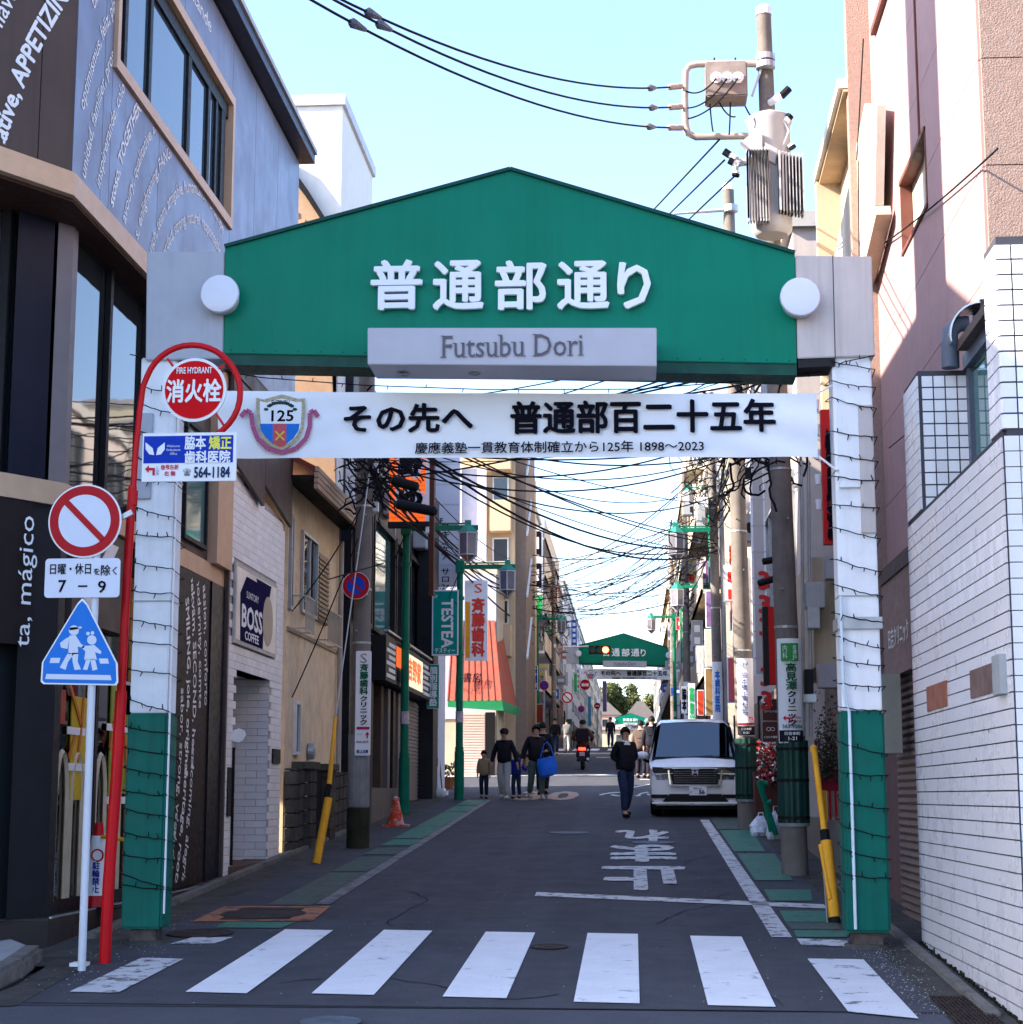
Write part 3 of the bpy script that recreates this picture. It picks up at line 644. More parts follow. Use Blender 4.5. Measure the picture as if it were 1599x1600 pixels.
MB().slab([gp(1306, 559, .01), gp(1248, 562, .01), gp(1248, 562, .38), gp(1306, 559, .38)], (0, 0, -.07)).build('lower_beam', DARKM, gate)
# legs
for side, x0, x1, m1 in ((-1, -4.40, -4.07, GREYL), (1, 1.79, 2.13, GREYR)):
    leg = B(x0, x1, GY + .04, GY + .36, 2.32, 5.52).build('leg', WHITE, gate, bevel=.01)
    MB().box(x0 - .012, x1 + .012, GY + .02, GY + .38, .47, 2.32).build('leg_cover', GREENP, gate, bevel=.02)
    B(x0 + .05, x1 - .05, GY + .08, GY + .3, .18, .5).build('foot', mat('rusty_foot', (.1, .08, .075), .8, var=.4, scale=9, bump=.5), gate)
    lathe(MB(), ((x0 + x1) / 2, GY + .2, .28), (0, 0, 1), [(0, .27), (.05, .22), (.09, .18)], 14).build('footing', GUT, gate)
    for z in (3.3, 4.4): B(x0 - .004, x1 + .004, GY + .03, GY + .37, z, z + .012).build('joint', GREYM, leg)
MB().tube([(-4.045, GY + .05, .6), (-4.045, GY + .05, 5.4)], .01, 6).build('conduit', PALE, gate)
MB().tube([(1.845, GY - .005, .5), (1.845, GY - .005, 2.3), (1.8, GY - .005, 2.5), (1.8, GY - .005, 3.3)], .014, 6).build('conduit', mat('blue_white_conduit', (.6, .72, .8), .4), gate)
B(1.82, 2.0, GY + .0, GY + .04, 4.25, 5.0).build('inspection_panel', WHITE, gate, bevel=.004)
B(2.0, 2.12, GY + .0, GY + .04, 3.85, 4.98).build('inspection_panel', GREYR, gate, bevel=.004)
B(1.77, 2.15, GY - .0, GY + .38, 3.02, 3.12).build('band', METAL, gate)
B(-4.41, -4.27, GY + .0, GY + .04, 4.22, 5.0).build('inspection_panel', GREYL, gate, bevel=.004)
# round end lamps
for px, py in ((349, 466), (1249, 471)):
    c = gp(px, py)
    lm = lathe(MB(), c + Vector((0, -.1, .005)), (0, -1, 0), [(0, .17), (.01, .176), (.035, .176), (.05, .168), (.058, .13), (.062, .07), (.063, .01)], 40).build('round_lamp', mat('milky_lamp_cover', (.72, .73, .82), .25, var=.02, coat=.4), gate, smooth=True)
    lathe(MB(), c + Vector((0, 0, -.01)), (0, -1, 0), [(0, .15), (.11, .15)], 40).build('lamp_ring', GREYR, lm, smooth=True)
# name box
bx = MB().slab([gp(575, 512), gp(1027, 512), gp(1027, 572), gp(575, 569)], (0, 0.55, 0))
for v in bx.v: v.y -= .55; 
d_ = (GY - .55) / GY
for v in bx.v:
    if v.y < GY - .2: v.x *= d_; v.z = CZ + (v.z - CZ) * d_
    else: v.x *= d_; v.z = CZ + (v.z - CZ) * d_
nb = bx.build('name_box', mat('name_box_grey', (.46, .45, .5), .45, var=.04), gate, bevel=.006)
c_ = PY(801, 540, GY - .56)
EN = mat('engraved_dark', (.12, .11, .13), .6); EW, EH = 230 / 184.5 * d_, 37 / 184.5 * d_
eb = 'Futsubu Dori'; text(eb, EN, nb, c_, EX, EZ, EW, EH, off=.003)
gv = glyphs(eb)[0]; gx0 = min(a[0] for a in gv); gx1 = max(a[0] for a in gv); gy0 = min(a[1] for a in gv); gy1 = max(a[1] for a in gv); kx, ky = EW / (gx1 - gx0), EH / (gy1 - gy0)
sr = MB()
def serif(x, y, l=.13, vert=False):
    p = c_ + EX * ((x - (gx0 + gx1) / 2) * kx) + EZ * ((y - (gy0 + gy1) / 2) * ky) + Vector((0, -.004, 0))
    if vert: sr.box(p.x - .003, p.x + .003, p.y - .001, p.y, p.z - l * ky / 2, p.z + l * ky / 2)
    else: sr.box(p.x - l * kx / 2, p.x + l * kx / 2, p.y - .001, p.y, p.z - .0035, p.z + .0035)
for i, ch in enumerate(eb):
    if ch == ' ': continue
    xr = max(a[0] for a in glyphs(eb[:i + 1])[0]); g1 = glyphs(ch)[0]; wd = max(a[0] for a in g1) - min(a[0] for a in g1); xl = xr - wd; st_w = .035
    xh = max(a[1] for a in glyphs('x')[0]); cap = max(a[1] for a in glyphs('F')[0]); asc = max(a[1] for a in glyphs('b')[0])
    if ch == 'F': serif(xl + st_w, .005, .24); serif(xl, cap - .005, .16); serif(xr, cap - .06, .14, True); serif(xr - .08, cap * .5, .18, True)
    if ch == 'D': serif(xl, .005, .16); serif(xl, cap - .005, .16)
    if ch == 'u': serif(xl - .02, xh - .005, .14); serif(xr + .03, .005, .12); serif(xr - .08, xh - .005, .14)
    if ch == 'b': serif(xl - .03, asc - .005, .12)
    if ch == 'r': serif(xl + .04, .005, .22); serif(xl - .02, xh - .005, .12)
    if ch == 'i': serif(xl + .045, .005, .22); serif(xl + .0, xh - .005, .12)
    if ch == 's': serif(xr - .02, xh - .06, .12, True); serif(xl + .01, .06, .12, True)
sr.build('lettering', EN, nb)
for px in (631, 742, 853, 963):
    c = PY(px, 580, GY - .25); c.z = PY(801, 570, GY - .55).z - .001
    lathe(MB(), c, (0, 0, -1), [(0, .055), (.006, .052), (.007, .04), (-.002, .038)], 20).build('downlight', mat('downlight_rim', (.3, .29, .31), .4), nb)
# raised characters
for ch, x0, y0, x1, y1 in (('普', 582, 408, 659, 483), ('通', 679, 409, 755, 483), ('部', 776, 409, 853, 483), ('通', 873, 410, 951, 482), ('り', 967, 412, 1016, 481)):
    c = PY((x0 + x1) / 2, (y0 + y1) / 2, GY - .05); k = 1 / PY(1, 450, GY).y
    W_ = (PY(x1, 450, GY - .05) - PY(x0, 450, GY - .05)).x; H_ = PY(800, y0, GY - .05).z - PY(800, y1, GY - .05).z
    text(ch, PALE, gate, c, EX, EZ, W_, H_, bold=.022, ext=.022, off=.0, name='character')
# far copies
for Y, X in ((103, -.42), (304, -.3)):
    copy_tree(gate, None, (X - .1, Y, zg(Y) - .4), {103: 'green gate seen far down the street behind the traffic signal', 304: 'smallest green gate at the very end of the street'}[Y])
# ------------------------------------------------------------------ string lights
def string_wrap(x0, x1, zs, label, sgn):
    y0, y1 = GY - .012, GY + .40
    t = thing('string_lights', label, 'string lights', ((x0 + x1) / 2, GY, zs[-1]), 'wires of small lamps wound round the gate legs')
    wire = MB(); bulbs = MB()
    for i in range(len(zs) - 1):
        z, zn = zs[i], zs[i + 1]; dz = rng.uniform(.02, .12) * sgn
        pts = []
        for k in range(9):
            f = k / 8; pts.append(Vector((x0 - .015 + (x1 - x0 + .03) * f, y0 + rng.uniform(-.003, .002), z - dz * f - .012 * math.sin(math.pi * f) + rng.uniform(-.006, .006))))
        pts += [Vector((x1 + .02, y1, z - dz - .04)), Vector((x0 - .02, y1, zn + .05)), Vector((x0 - .02, y0 + .02, zn))]
        wire.tube(pts, .0048, 4)
        for k in (1, 3, 5, 7):
            if rng.random() < .75:
                p = pts[k]; q = p + Vector((rng.uniform(-.02, .02), -.012, rng.choice((-1, -1, 1)) * rng.uniform(.03, .05))); bulbs.tube([p, q], [.006, .004], 4)
    wire.build('wire', BLACK, t); bulbs.build('bulb', BLACK, t, kind='stuff')
string_wrap(-4.41, -4.06, [5.25, 5.1, 4.85, 4.6, 4.4, 4.15, 3.9, 3.65, 3.4, 3.15, 2.95, 2.7, 2.45, 2.2, 2.02, 1.85, 1.65, 1.5, 1.3, 1.1, .95, .85, .7], 'string of small lamps wound round the left gate leg', 1)
string_wrap(1.78, 2.14, [5.38, 5.2, 5.05, 4.75, 4.55, 4.35, 4.1, 3.9, 3.62, 3.4, 3.15, 2.95, 2.75, 2.55, 2.35, 2.05, 1.8, 1.55, 1.35, 1.15, .95, .8], 'string of small lamps wound round the right gate leg', 1)
t = thing('string_lights', 'string of small lamps stretched under the green beam between the gate legs', 'string lights', (-1, GY, 5.3))
mb = MB(); bl = MB()
pts = [gp(205, 555, -.03), gp(280, 565, .1), gp(400, 578, .3), gp(560, 590, .3), gp(760, 597, .3), gp(1000, 596, .3), gp(1180, 582, .3), gp(1290, 572, .2), gp(1320, 566, -.02), gp(1368, 556, -.02)]
mb.tube(pts, .005, 4)
for i in range(len(pts) - 1):
    for f in (.2, .5, .8):
        p = pts[i].lerp(pts[i + 1], f); bl.tube([p, p + Vector((rng.uniform(-.02, .02), 0, rng.choice((-1, 1)) * .035))], [.005, .003], 4)
mb.build('wire', BLACK, t); bl.build('bulb', BLACK, t, kind='stuff')

# ------------------------------------------------------------------ banner
BYD = .06
bn = thing('anniversary_banner', 'large white cloth banner with a crest hung between the legs of the nearest gate', 'banner', gp(810, 660, BYD), 'white banners under the gates')
BC = [gp(338, 608, BYD), gp(1278, 612, BYD), gp(1280, 712, BYD), gp(338, 714, BYD)]
mb = MB(); nx, nz = 120, 14
for j in range(nz + 1):
    for i in range(nx + 1):
        f, g_ = i / nx, j / nz
        p = BC[3].lerp(BC[2], f).lerp(BC[0].lerp(BC[1], f), g_)
        edge = 4 * f * (1 - f); p.z -= .012 * edge * g_
        e_r = math.exp(-(1 - f) * 7); e_l = math.exp(-f * 7)
        wv = .006 * math.sin(f * 31 + g_ * 2) + .02 * e_r * math.sin((g_ - 1) * 14 * (1.2 - f) * 3 + 3 * f) + .02 * e_l * math.sin((g_ - 1) * 14 * (.2 + f) * 3)
        p.y += wv; mb.v.append(p)
for j in range(nz):
    for i in range(nx):
        a = j * (nx + 1) + i; mb.f.append((a, a + 1, a + nx + 2, a + nx + 1))
CL = mat('banner_cloth', (.86, .87, .9), .7, var=.02)
mb.build('cloth', CL, bn, smooth=True)
def btext(s, x0, y0, x1, y1, b=.03):
    c = gp((x0 + x1) / 2, (y0 + y1) / 2, BYD - .03); k = 184.5 * 15.5 / 15.53
    text(s, INK, bn, c, EX - EZ * .004, EZ, (PY(x1, 660, 15.5) - PY(x0, 660, 15.5)).x, PY(800, y0, 15.53).z - PY(800, y1, 15.53).z, bold=b, off=.0)
btext('その先へ', 538, 630, 738, 674); btext('普通部百二十五年', 798, 625, 1211, 674)
btext('慶應義塾一貫教育体制確立から125年 1898～2023', 648, 688, 1099, 706, .012)
def bpoly(pts, m, name, lay): return MB().poly([gp(x, y, BYD - .028 - .0015 * lay) for x, y in pts]).build(name, m, bn)
shield = [(400, 620), (412, 623), (428, 618), (440, 615), (452, 618), (466, 622), (476, 621), (476, 640), (474, 668), (466, 684), (453, 696), (440, 702), (425, 697), (411, 686), (402, 668), (400, 640)]
bpoly(shield, mat('crest_gold', (.45, .4, .25), .6, var=.4, scale=60), 'crest', 0)
ins = [(440 + (x - 440) * .86, 659 + (y - 659) * .86) for x, y in shield]; bpoly(ins, PALE, 'crest', 1)
bpoly([(406, 661), (426, 661), (426, 692), (414, 681), (407, 670)], BLUE, 'crest', 2); bpoly([(426, 661), (447, 661), (447, 694), (438, 698), (426, 692)], mat('crest_red', (.6, .1, .12), .6), 'crest', 2); bpoly([(447, 661), (468, 661), (466, 672), (458, 684), (447, 693)], BLUE, 'crest', 2)
for a, b_ in (((430, 673), (444, 687)), ((444, 673), (430, 687))): MB().bar(gp(*a, BYD - .034), gp(*b_, BYD - .034), .004, .014).build('crest', mat('crest_yellow', (.75, .55, .08), .5), bn)
btext('125', 424, 640, 458, 657, .02); btext('FUTSUBU', 424, 624, 452, 631, .01)
for s in (-1, 1):
    for k in range(6):
        a = R(200 + k * 22) if s < 0 else R(-20 - k * 22); cx_, cy_ = 438 + 24 * math.cos(a) * 1.0, 644 - 16 * math.sin(a) * -1
        MB().poly([gp(cx_ + 4 * math.cos(t_) , cy_ + 2.6 * math.sin(t_) , BYD - .033) for t_ in [R(u_) for u_ in range(0, 360, 60)]]).build('crest_leaf', mat('crest_leaf_green', (.03, .06, .05), .6), bn)
RB = mat('crest_ribbon', (.42, .1, .2), .6, var=.15, scale=20)
rib = [(376, 650), (384, 640), (392, 644), (394, 664), (402, 684), (418, 700), (440, 706), (462, 700), (478, 684), (484, 664), (484, 644), (490, 640), (497, 650)]
mbr = MB()
for i in range(len(rib) - 1):
    (xa, ya), (xb, yb) = rib[i], rib[i + 1]; dx, dy = xb - xa, yb - ya; l = math.hypot(dx, dy); nx_, ny_ = -dy / l * 3.6, dx / l * 3.6
    mbr.poly([gp(x, y, BYD - .031) for x, y in ((xa + nx_, ya + ny_), (xb + nx_, yb + ny_), (xb - nx_, yb - ny_), (xa - nx_, ya - ny_))])
mbr.build('crest_ribbon', RB, bn)
rp_ = MB(); rp_.tube([gp(1278, 613, BYD), gp(1300, 601, .05), gp(1310, 600, .05)], .008, 5).tube([gp(1281, 711, BYD), gp(1312, 735, .05)], .01, 5).tube([gp(338, 608, BYD), gp(282, 600, .05)], .008, 5).tube([gp(338, 714, BYD), gp(282, 735, .05)], .008, 5)
rp_.build('rope', PALE, bn)
for Y, X in ((103, -.42), (304, -.3)):
    copy_tree(bn, None, (X - .1 + .3, Y + .06, zg(Y) - .4 + bn.location.z - .33), {103: 'distant white banner with black characters under the second gate', 304: 'tiny white banner under the last gate at the end of the street'}[Y])

# ------------------------------------------------------------------ signs on posts at the left front
hy = thing('fire_hydrant_sign', 'round red fire hydrant sign inside a red hoop on a leaning red post', 'sign', (-4.21, 14.4, zg(14.4)))
HYR = 14.4
hp = [(164, 1507), (170, 1380), (182, 1220), (190, 1080)]
hb = MB().tube([PY(x, y, HYR) for x, y in hp], .047, 14); hb.build('post', RED, hy, smooth=True)
up = [(190, 1082), (199, 900), (205, 800), (208, 760)]
MB().tube([PY(x, y, HYR) for x, y in up], .036, 14).build('post_upper', RED, hy, smooth=True)
arc_ = [(208, 775), (214, 700), (220, 630), (228, 600)] + [(300 + 76 * math.cos(R(t_)), 616 - 76 * math.sin(R(t_))) for t_ in range(165, -100, -12)]
arc_ = [(208, 775), (213, 700), (219, 640), (224, 604)] + [(301 + 75 * math.cos(R(t_)), 614 - 75 * math.sin(R(t_))) for t_ in range(160, -85, -10)]
MB().tube([PY(x, y, HYR) for x, y in arc_], .026, 10).build('hoop', RED, hy, smooth=True)
lathe(MB(), PY(208, 778, HYR), (0.03, 0, 1), [(-.06, .042), (.06, .042), (.07, .03)], 12).build('collar', RED, hy)
hc = PY(304, 609, HYR)
disc('sign_disc', PALE, hy, hc, (0, -1, 0), .272, .02, .0, 48)
disc('sign_face', mat('sign_red', (.62, .006, .012), .45, var=.04, spec=.05), hy, hc, (0, -1, 0), .247, .004, .006, 48)
text('FIRE HYDRANT', PALE, hy, PY(305, 579, HYR), EX, EZ, .3, .052, bold=.015, off=.012)
text('消火栓', PALE, hy, PY(304, 611, HYR), EX, EZ, .455, .19, bold=.028, off=.012)
for a, b_ in (((262, 560), (271, 572)), ((352, 570), (342, 576)), ((338, 646), (350, 664))): MB().bar(PY(*a, HYR), PY(*b_, HYR), .012, .02).build('bracket', RED, hy)
ad = thing('clinic_sign', 'blue and white clinic board with a phone number hung under the hydrant sign', 'sign', PY(296, 714, HYR))
AY = HYR - .03
tl_, br_ = PY(224, 677, AY), PY(369, 751, AY); ac = (tl_ + br_) / 2; aw, ah = (br_ - tl_).x, (tl_ - br_).z
plate('panel', PALE, ad, ac, EX, EZ, aw, ah, .02)
plate('blue_field', mat('clinic_blue', (.012, .045, .42), .5, spec=.05), ad, PY(295, 702, AY), EX, EZ, aw * .95, ah * .56, .002, .003)
_m['navy_ink'].node_tree.nodes  # keep
text('脇本', PALE, ad, PY(306, 692, AY), EX, EZ, 34 / 195, 21 / 195, bold=.03, off=.006); text('矯正', mat('yellow_ink', (.85, .8, .1), .5), ad, PY(345, 692, AY), EX, EZ, 36 / 195, 21 / 195, bold=.03, off=.006)
text('歯科医院', PALE, ad, PY(325, 714, AY), EX, EZ, 74 / 195, 20 / 195, bold=.03, off=.006)
for s in (-1, 1): MB().poly([PY(243 + 1.5 * s, 711, AY - .006), PY(243 + 4 * s, 700, AY - .006), PY(243 + 15 * s, 691, AY - .006), PY(243 + 15 * s, 702, AY - .006), PY(243 + 9 * s, 710, AY - .006)]).build('emblem', PALE, ad)
for i, s in enumerate(('Wakimoto', 'Orthodontic', 'Office')): text(s, PALE, ad, PY(272, 697 + i * 6, AY), EX, EZ, (.11, .12, .06)[i], .02, off=.006)
RI = mat('red_ink', (.6, .01, .05), .5)
def turn_arrow(par, c, s):
    MB().poly([c + EX * (a * s) + EZ * (b * s) for a, b in ((-.5, .12), (-.1, .5), (-.1, .24), (.5, .24), (.5, -.5), (.26, -.5), (.26, 0), (-.1, 0), (-.1, -.26))]).build('arrow', RI, par)
turn_arrow(ad, PY(235, 735, AY) + Vector((0, -.006, 0)), .085)
text('信号左折', RI, ad, PY(266, 730, AY), EX, EZ, .15, .04, bold=.02, off=.006); text('右 側', RI, ad, PY(266, 740, AY), EX, EZ, .09, .04, bold=.02, off=.006); text('この先', NAVY, ad, PY(247, 736, AY), EX, EZ, .03, .07, off=.006, vertical=True)
text('☎', INK, ad, PY(293, 738, AY), EX, EZ, .065, .06, off=.006); text('564-1184', mat('deep_blue_ink', (.01, .03, .1), .5), ad, PY(332, 738, AY), EX, EZ, 58 / 195, 17 / 195, bold=.03, off=.006)
# traffic signs on the white post
sp = thing('traffic_sign_post', 'white post with a no vehicles sign, an hours plate and a blue school crossing sign', 'traffic sign', (-4.25, 13.94, zg(13.94)))
SY = 13.94
MB().tube([PY(x, y, SY) for x, y in ((128, 1517), (140, 1180), (150, 900), (153, 810))], .031, 14).build('post', mat('post_white', (.62, .64, .7), .4, var=.04, streak=.15), sp, smooth=True)
MB().bar(PY(188, 810, SY), PY(207, 800, SY), .03, .04).build('bracket', METAL, sp)
FY = SY - .045
nc = PY(133, 814, FY)
disc('no_vehicles_disc', PALE, sp, nc, (0, -1, 0), .297, .012, 0, 48)
SR = mat('sign_crimson', (.42, .004, .012), .4, var=.03); SW = mat('sign_face_white', (.66, .7, .82), .4, var=.03)
ring = lathe(MB(), nc + Vector((0, -.003, 0)), (0, -1, 0), [(0, .284), (.003, .284)], 48).build('red_ring', SR, sp)
disc('disc_face', SW, sp, nc, (0, -1, 0), .212, .001, .008, 48)
MB().bar(nc + Vector((-.152, -.0105, .152)), nc + Vector((.152, -.0105, -.152)), .05, .002, up=(0, 1, 0)).build('red_slash', SR, sp)
pc = PY(129, 903, FY); plate('hours_plate', SW, sp, pc, EX, EZ, 122 / 201, 63 / 201, .012, 0, .03)
text('日曜・休日', INK, sp, PY(111, 889, FY), EX, EZ, .33, .085, bold=.012, off=.004); text('を', INK, sp, PY(152, 893, FY), EX, EZ, .05, .05, bold=.01, off=.004); text('除', INK, sp, PY(166, 891, FY), EX, EZ, .075, .085, bold=.012, off=.004); text('く', INK, sp, PY(180, 892, FY), EX, EZ, .035, .065, bold=.01, off=.004)
text('7', INK, sp, PY(98, 916, FY), EX, EZ, .06, .095, bold=.012, off=.004); text('9', INK, sp, PY(160, 917, FY), EX, EZ, .062, .095, bold=.012, off=.004); plate('dash', INK, sp, PY(130, 916, FY), EX, EZ, .075, .014, .002, .004)
def shp(pts, m, name, lay, par=sp): return MB().poly([PY(x, y, FY - .0025 * lay) for x, y in pts]).build(name, m, par)
pent = [(66, 1035), (122, 942), (129, 935), (136, 942), (184, 1037), (185, 1066), (182, 1071), (68, 1069), (64, 1065)]
MB().slab([PY(x, y, FY) for x, y in pent], (0, .012, 0)).build('school_plate', PALE, sp)
pin_ = [(125 + (x - 125) * .955, 1020 + (y - 1020) * .955) for x, y in pent]; shp(pin_, BLUE, 'blue_field', 1)
SI = mat('sign_silver', (.62, .68, .78), .4, var=.02)
def circ(cx_, cy_, r, n=14): return [(cx_ + r * math.cos(2 * math.pi * k / n), cy_ + r * math.sin(2 * math.pi * k / n)) for k in range(n)]
# two walking child pictograms
for pts in (circ(116, 985, 8), [(108, 981), (128, 979), (128, 982), (110, 985)], [(109, 993), (119, 993), (127, 1006), (133, 1010), (131, 1013), (122, 1010), (123, 1022), (107, 1022)], [(103, 998), (109, 995), (106, 1014), (96, 1012), (94, 1005)],
            [(107, 1020), (116, 1022), (107, 1034), (103, 1047), (94, 1043), (101, 1030)], [(113, 1020), (123, 1020), (122, 1034), (127, 1046), (117, 1047), (114, 1034)],
            circ(144, 1000, 7.5), circ(138, 990, 3, 8), circ(145, 989, 3, 8), [(138, 1009), (148, 1008), (159, 1018), (158, 1022), (149, 1019), (152, 1031), (132, 1031), (134, 1018), (128, 1012), (130, 1009)],
            [(135, 1030), (142, 1031), (137, 1047), (130, 1046), (133, 1038)], [(142, 1030), (149, 1030), (153, 1046), (145, 1048), (143, 1038)], [(80, 1028), (95, 1028), (93, 1036), (78, 1036)], [(155, 1029), (169, 1029), (171, 1037), (157, 1037)], [(73, 1053), (173, 1055), (175, 1063), (71, 1061)]):
    shp(pts, SI, 'pictogram', 2)
# ------------------------------------------------------------------ left: houses and shops beyond the restaurant
# beige house with a pantiled verge
bh = thing('beige_house', 'stained beige two storey house with louvred shutters and a striped metal eave', 'house', (-5.1, 28.0, .8))
B(-12, -5.0, 25.7, 30.25, .4, 6.2).build('wall', KHAKI, bh)
ev = MB().slab([(-4.55, 25.3, 6.25), (-4.55, 30.55, 6.25), (-9, 30.55, 8.6), (-9, 25.3, 8.6)], (0, 0, .08)).build('roof', mat('red_brown_roof', (.2, .04, .03), .5), bh)
for k in range(4): B(-4.56 - .0 * k, -4.5, 25.3, 30.55, 6.0 + k * .085, 6.07 + k * .085).build('eave_board', mat('eave_tan', (.42, .28, .2), .5, streak=.2), bh)
B(-5.0, -4.56, 25.3, 30.5, 6.16, 6.2).build('eave_soffit', BLACK, bh)
def shutter(y0, y1, z0, z1, m):
    s = B(-5.0, -4.96, y0, y1, z0, z1).build('shutter', m, bh); n = int((z1 - z0) / .075)
    for i in range(n): MB().slab([(-4.96, y0 + .04, z0 + i * .075 + .01), (-4.96, y1 - .04, z0 + i * .075 + .01), (-4.935, y1 - .04, z0 + i * .075 + .02), (-4.935, y0 + .04, z0 + i * .075 + .02)], (0, 0, .04)).build('slat', m, s)
SHB = mat('shutter_tan', (.34, .25, .16), .6, var=.1)
winbox(bh, -5.0, 26.7, 28.0, 4.35, 5.6, ALU, GLASS, mull=(.5,)); shutter(28.0, 29.0, 4.35, 5.45, SHB)
winbox(bh, -5.0, 25.75, 25.95, 4.3, 5.7, ALU, GLASS)
rl = MB()
for y0, y1 in ((25.85, 26.6), (27.8, 29.15)):
    for z in (4.0, 4.5): rl.bar((-4.75, y0, z), (-4.75, y1, z), .02, .02)
    n = int((y1 - y0) / .09)
    for i in range(n + 1): rl.bar((-4.75, y0 + i * .09, z - .5), (-4.75, y0 + i * .09, z), .012, .012)
    for y in (y0, y1): rl.bar((-5.0, y, 4.02), (-4.75, y, 4.02), .02, .02).bar((-5.0, y, 4.5), (-4.75, y, 4.5), .02, .02)
rl.build('window_guard', mat('beige_guard', (.45, .4, .33), .5), bh)
winbox(bh, -5.0, 26.35, 26.75, 2.2, 3.0, WFR, GLASS)
B(-5.0, -4.975, 25.7, 30.25, 3.98, 4.04).build('wall_band', SHB, bh)
MB().tube([(-4.93, 30.1, .9), (-4.93, 30.1, 5.9)], .045, 8).build('downpipe', mat('grey_pipe', (.4, .38, .36), .5), bh)
lathe(MB(), (-4.98, 27.6, 2.28), (1, 0, 0), [(0, .13), (.08, .12), (.1, .05)], 14).build('exhaust_hood', METAL, bh)
# stained block wall with gate piers
bw = thing('block_wall', 'low stained concrete block wall with two gate piers before the beige house', 'wall', (-4.85, 28, .85))
BLK = mat('stained_block', (.1, .09, .08), .95, var=.35, scale=3, bump=.8, streak=.6, dirt=((.015, .015, .012), .8), rnd=.3)
def blocks(x0, x1, y0, y1, z1, bl, bhh):
    y = y0
    while y < y1 - .05:
        e = min(y + bl, y1); z = zg((y + e) / 2) - .05; r_ = 0
        while z < z1 - .02:
            B(x0, x1, y + .006, e - .006, z + .006, min(z + bhh, z1) - .006).build('block', BLK, bw, bevel=.008); z += bhh
        y = e
blocks(-4.95, -4.8, 25.5, 26.35, 2.0, .42, .2); blocks(-4.98, -4.72, 26.35, 26.85, 2.0, .5, .2); blocks(-4.98, -4.72, 28.1, 28.6, 2.05, .5, .2); blocks(-4.95, -4.8, 28.6, 31.4, 2.0, .42, .2)
for y in (26.28, 28.03): B(-5.02, -4.68, y, y + .64, 2.0, 2.1).build('pier_cap', BLK, bw)
for i in range(12): MB().bar((-4.85, 26.9 + i * .1, zg(27) + .1), (-4.85, 26.9 + i * .1, 1.95), .03, .02).build('gate_bar', DARKM, bw)
B(-4.79, -4.78, 28.75, 28.9, 1.7, 1.85).build('name_plate', PALE, bw)
# white tower and grey house behind the restaurant
tw = thing('white_tower_building', 'tall white tower rising behind the gate beside the silver restaurant wall', 'building', (-7, 31, 1))
B(-14, -5.12, 30.6, 34.4, 6.9, 13.95).build('wall', mat('tower_white', (.75, .73, .68), .7, var=.04, streak=.15), tw)
B(-14.05, -5.06, 30.55, 34.45, 13.95, 14.15).build('coping', mat('tower_coping', (.55, .55, .6), .5), tw)
MB().tube([(-5.0, 33.9, 7), (-5.0, 33.9, 12.0), (-5.1, 33.9, 12.15)], .06, 8).build('pipe', GREYM, tw)
gh = thing('brick_gable_house', 'house with a tan brick gable and dark sloping verge under the white tower', 'house', (-6.5, 30.4, 1))
MB().slab([(-12, 30.5, 6.5), (-5.1, 30.5, 6.5), PY(512, 352, 30.5), PY(476, 300, 30.5), PY(440, 246, 30.5), (-12, 30.5, 12.9)], (0, .08, 0)).build('wall', mat('tan_brick_far', (.42, .27, .17), .8, var=.1), gh)
gbr = MB()
gv_ = [PY(440, 240, 30.4), PY(470, 280, 30.4), PY(482, 297, 30.4), PY(512, 345, 30.4), PY(520, 360, 30.4), PY(507, 350, 30.4), PY(476, 303, 30.4), PY(462, 285, 30.4), PY(440, 252, 30.4)]
MB().slab(gv_, (0, .12, 0)).build('verge', BLACK, gh)
for r_ in range(14):
    for c_ in range(6):
        x = -5.02 - c_ * .24 - (.12 if r_ % 2 else 0)
        if x > -6.3: (B(x - .234, x, 30.485, 30.5, 10.1 + r_ * .13, 10.22 + r_ * .13) if (x < -5.45 - (r_ - 10) * .1 if r_ > 9 else True) else MB().box(x - .2, x, 30.485, 30.5, 9.0, 9.1)).build('brick', mat('tan_brick_piece', (.5, .33, .2), .8, rnd=.2), gh)
B(-12, -5.15, 30.6, 31.4, 1.0, 10.2).build('gap_block_wall', BLACKW, gh)  # added wall, blocks the sun streak leaking between the houses onto the road
# black clad building with an orange sign
bk = thing('black_shop_building', 'black clad shop building with a tall orange projecting sign and lit shop board', 'building', (-5.2, 36, 1.2))
B(-12, -4.98, 31.45, 31.5, 1.0, 9.6).build('side_wall', BLACKW, bk)
for i in range(6):
    for j, (x0, x1) in enumerate(((-5.72, -4.97), (-6.6, -5.73))): B(x0, x1, 31.41, 31.45, 1.3 + i * 1.35, 2.64 + i * 1.35).build('cladding_panel', BLACKW, bk)
B(-12, -5.05, 31.5, 42.6, 1.0, 9.6).build('wall', BLACKW, bk)
for y in (33.9, 37.3, 39.7): MB().tube([(-4.98, y, 4.75), (-4.98, y, 7.4)], .025, 6).build('pipe', METAL, bk)
for y in (36.0, 41.0): B(-5.05, -4.75, y, y + .7, 7.3, 7.8).build('air_conditioner', GREYM, bk, bevel=.02)
w1 = MB().box(-5.42, -4.92, 31.34, 31.4, 6.85, 8.6).build('window', WFR, bk); B(-5.28, -5.08, 31.32, 31.34, 6.95, 8.5).build('pane', GLASS, w1)
B(-5.5, -4.85, 31.25, 31.4, 6.75, 6.85).build('sill', WFR, bk)
YELLOWG = mat('lit_yellow_window', (.6, .55, .25), .2, var=.5, scale=2.5)
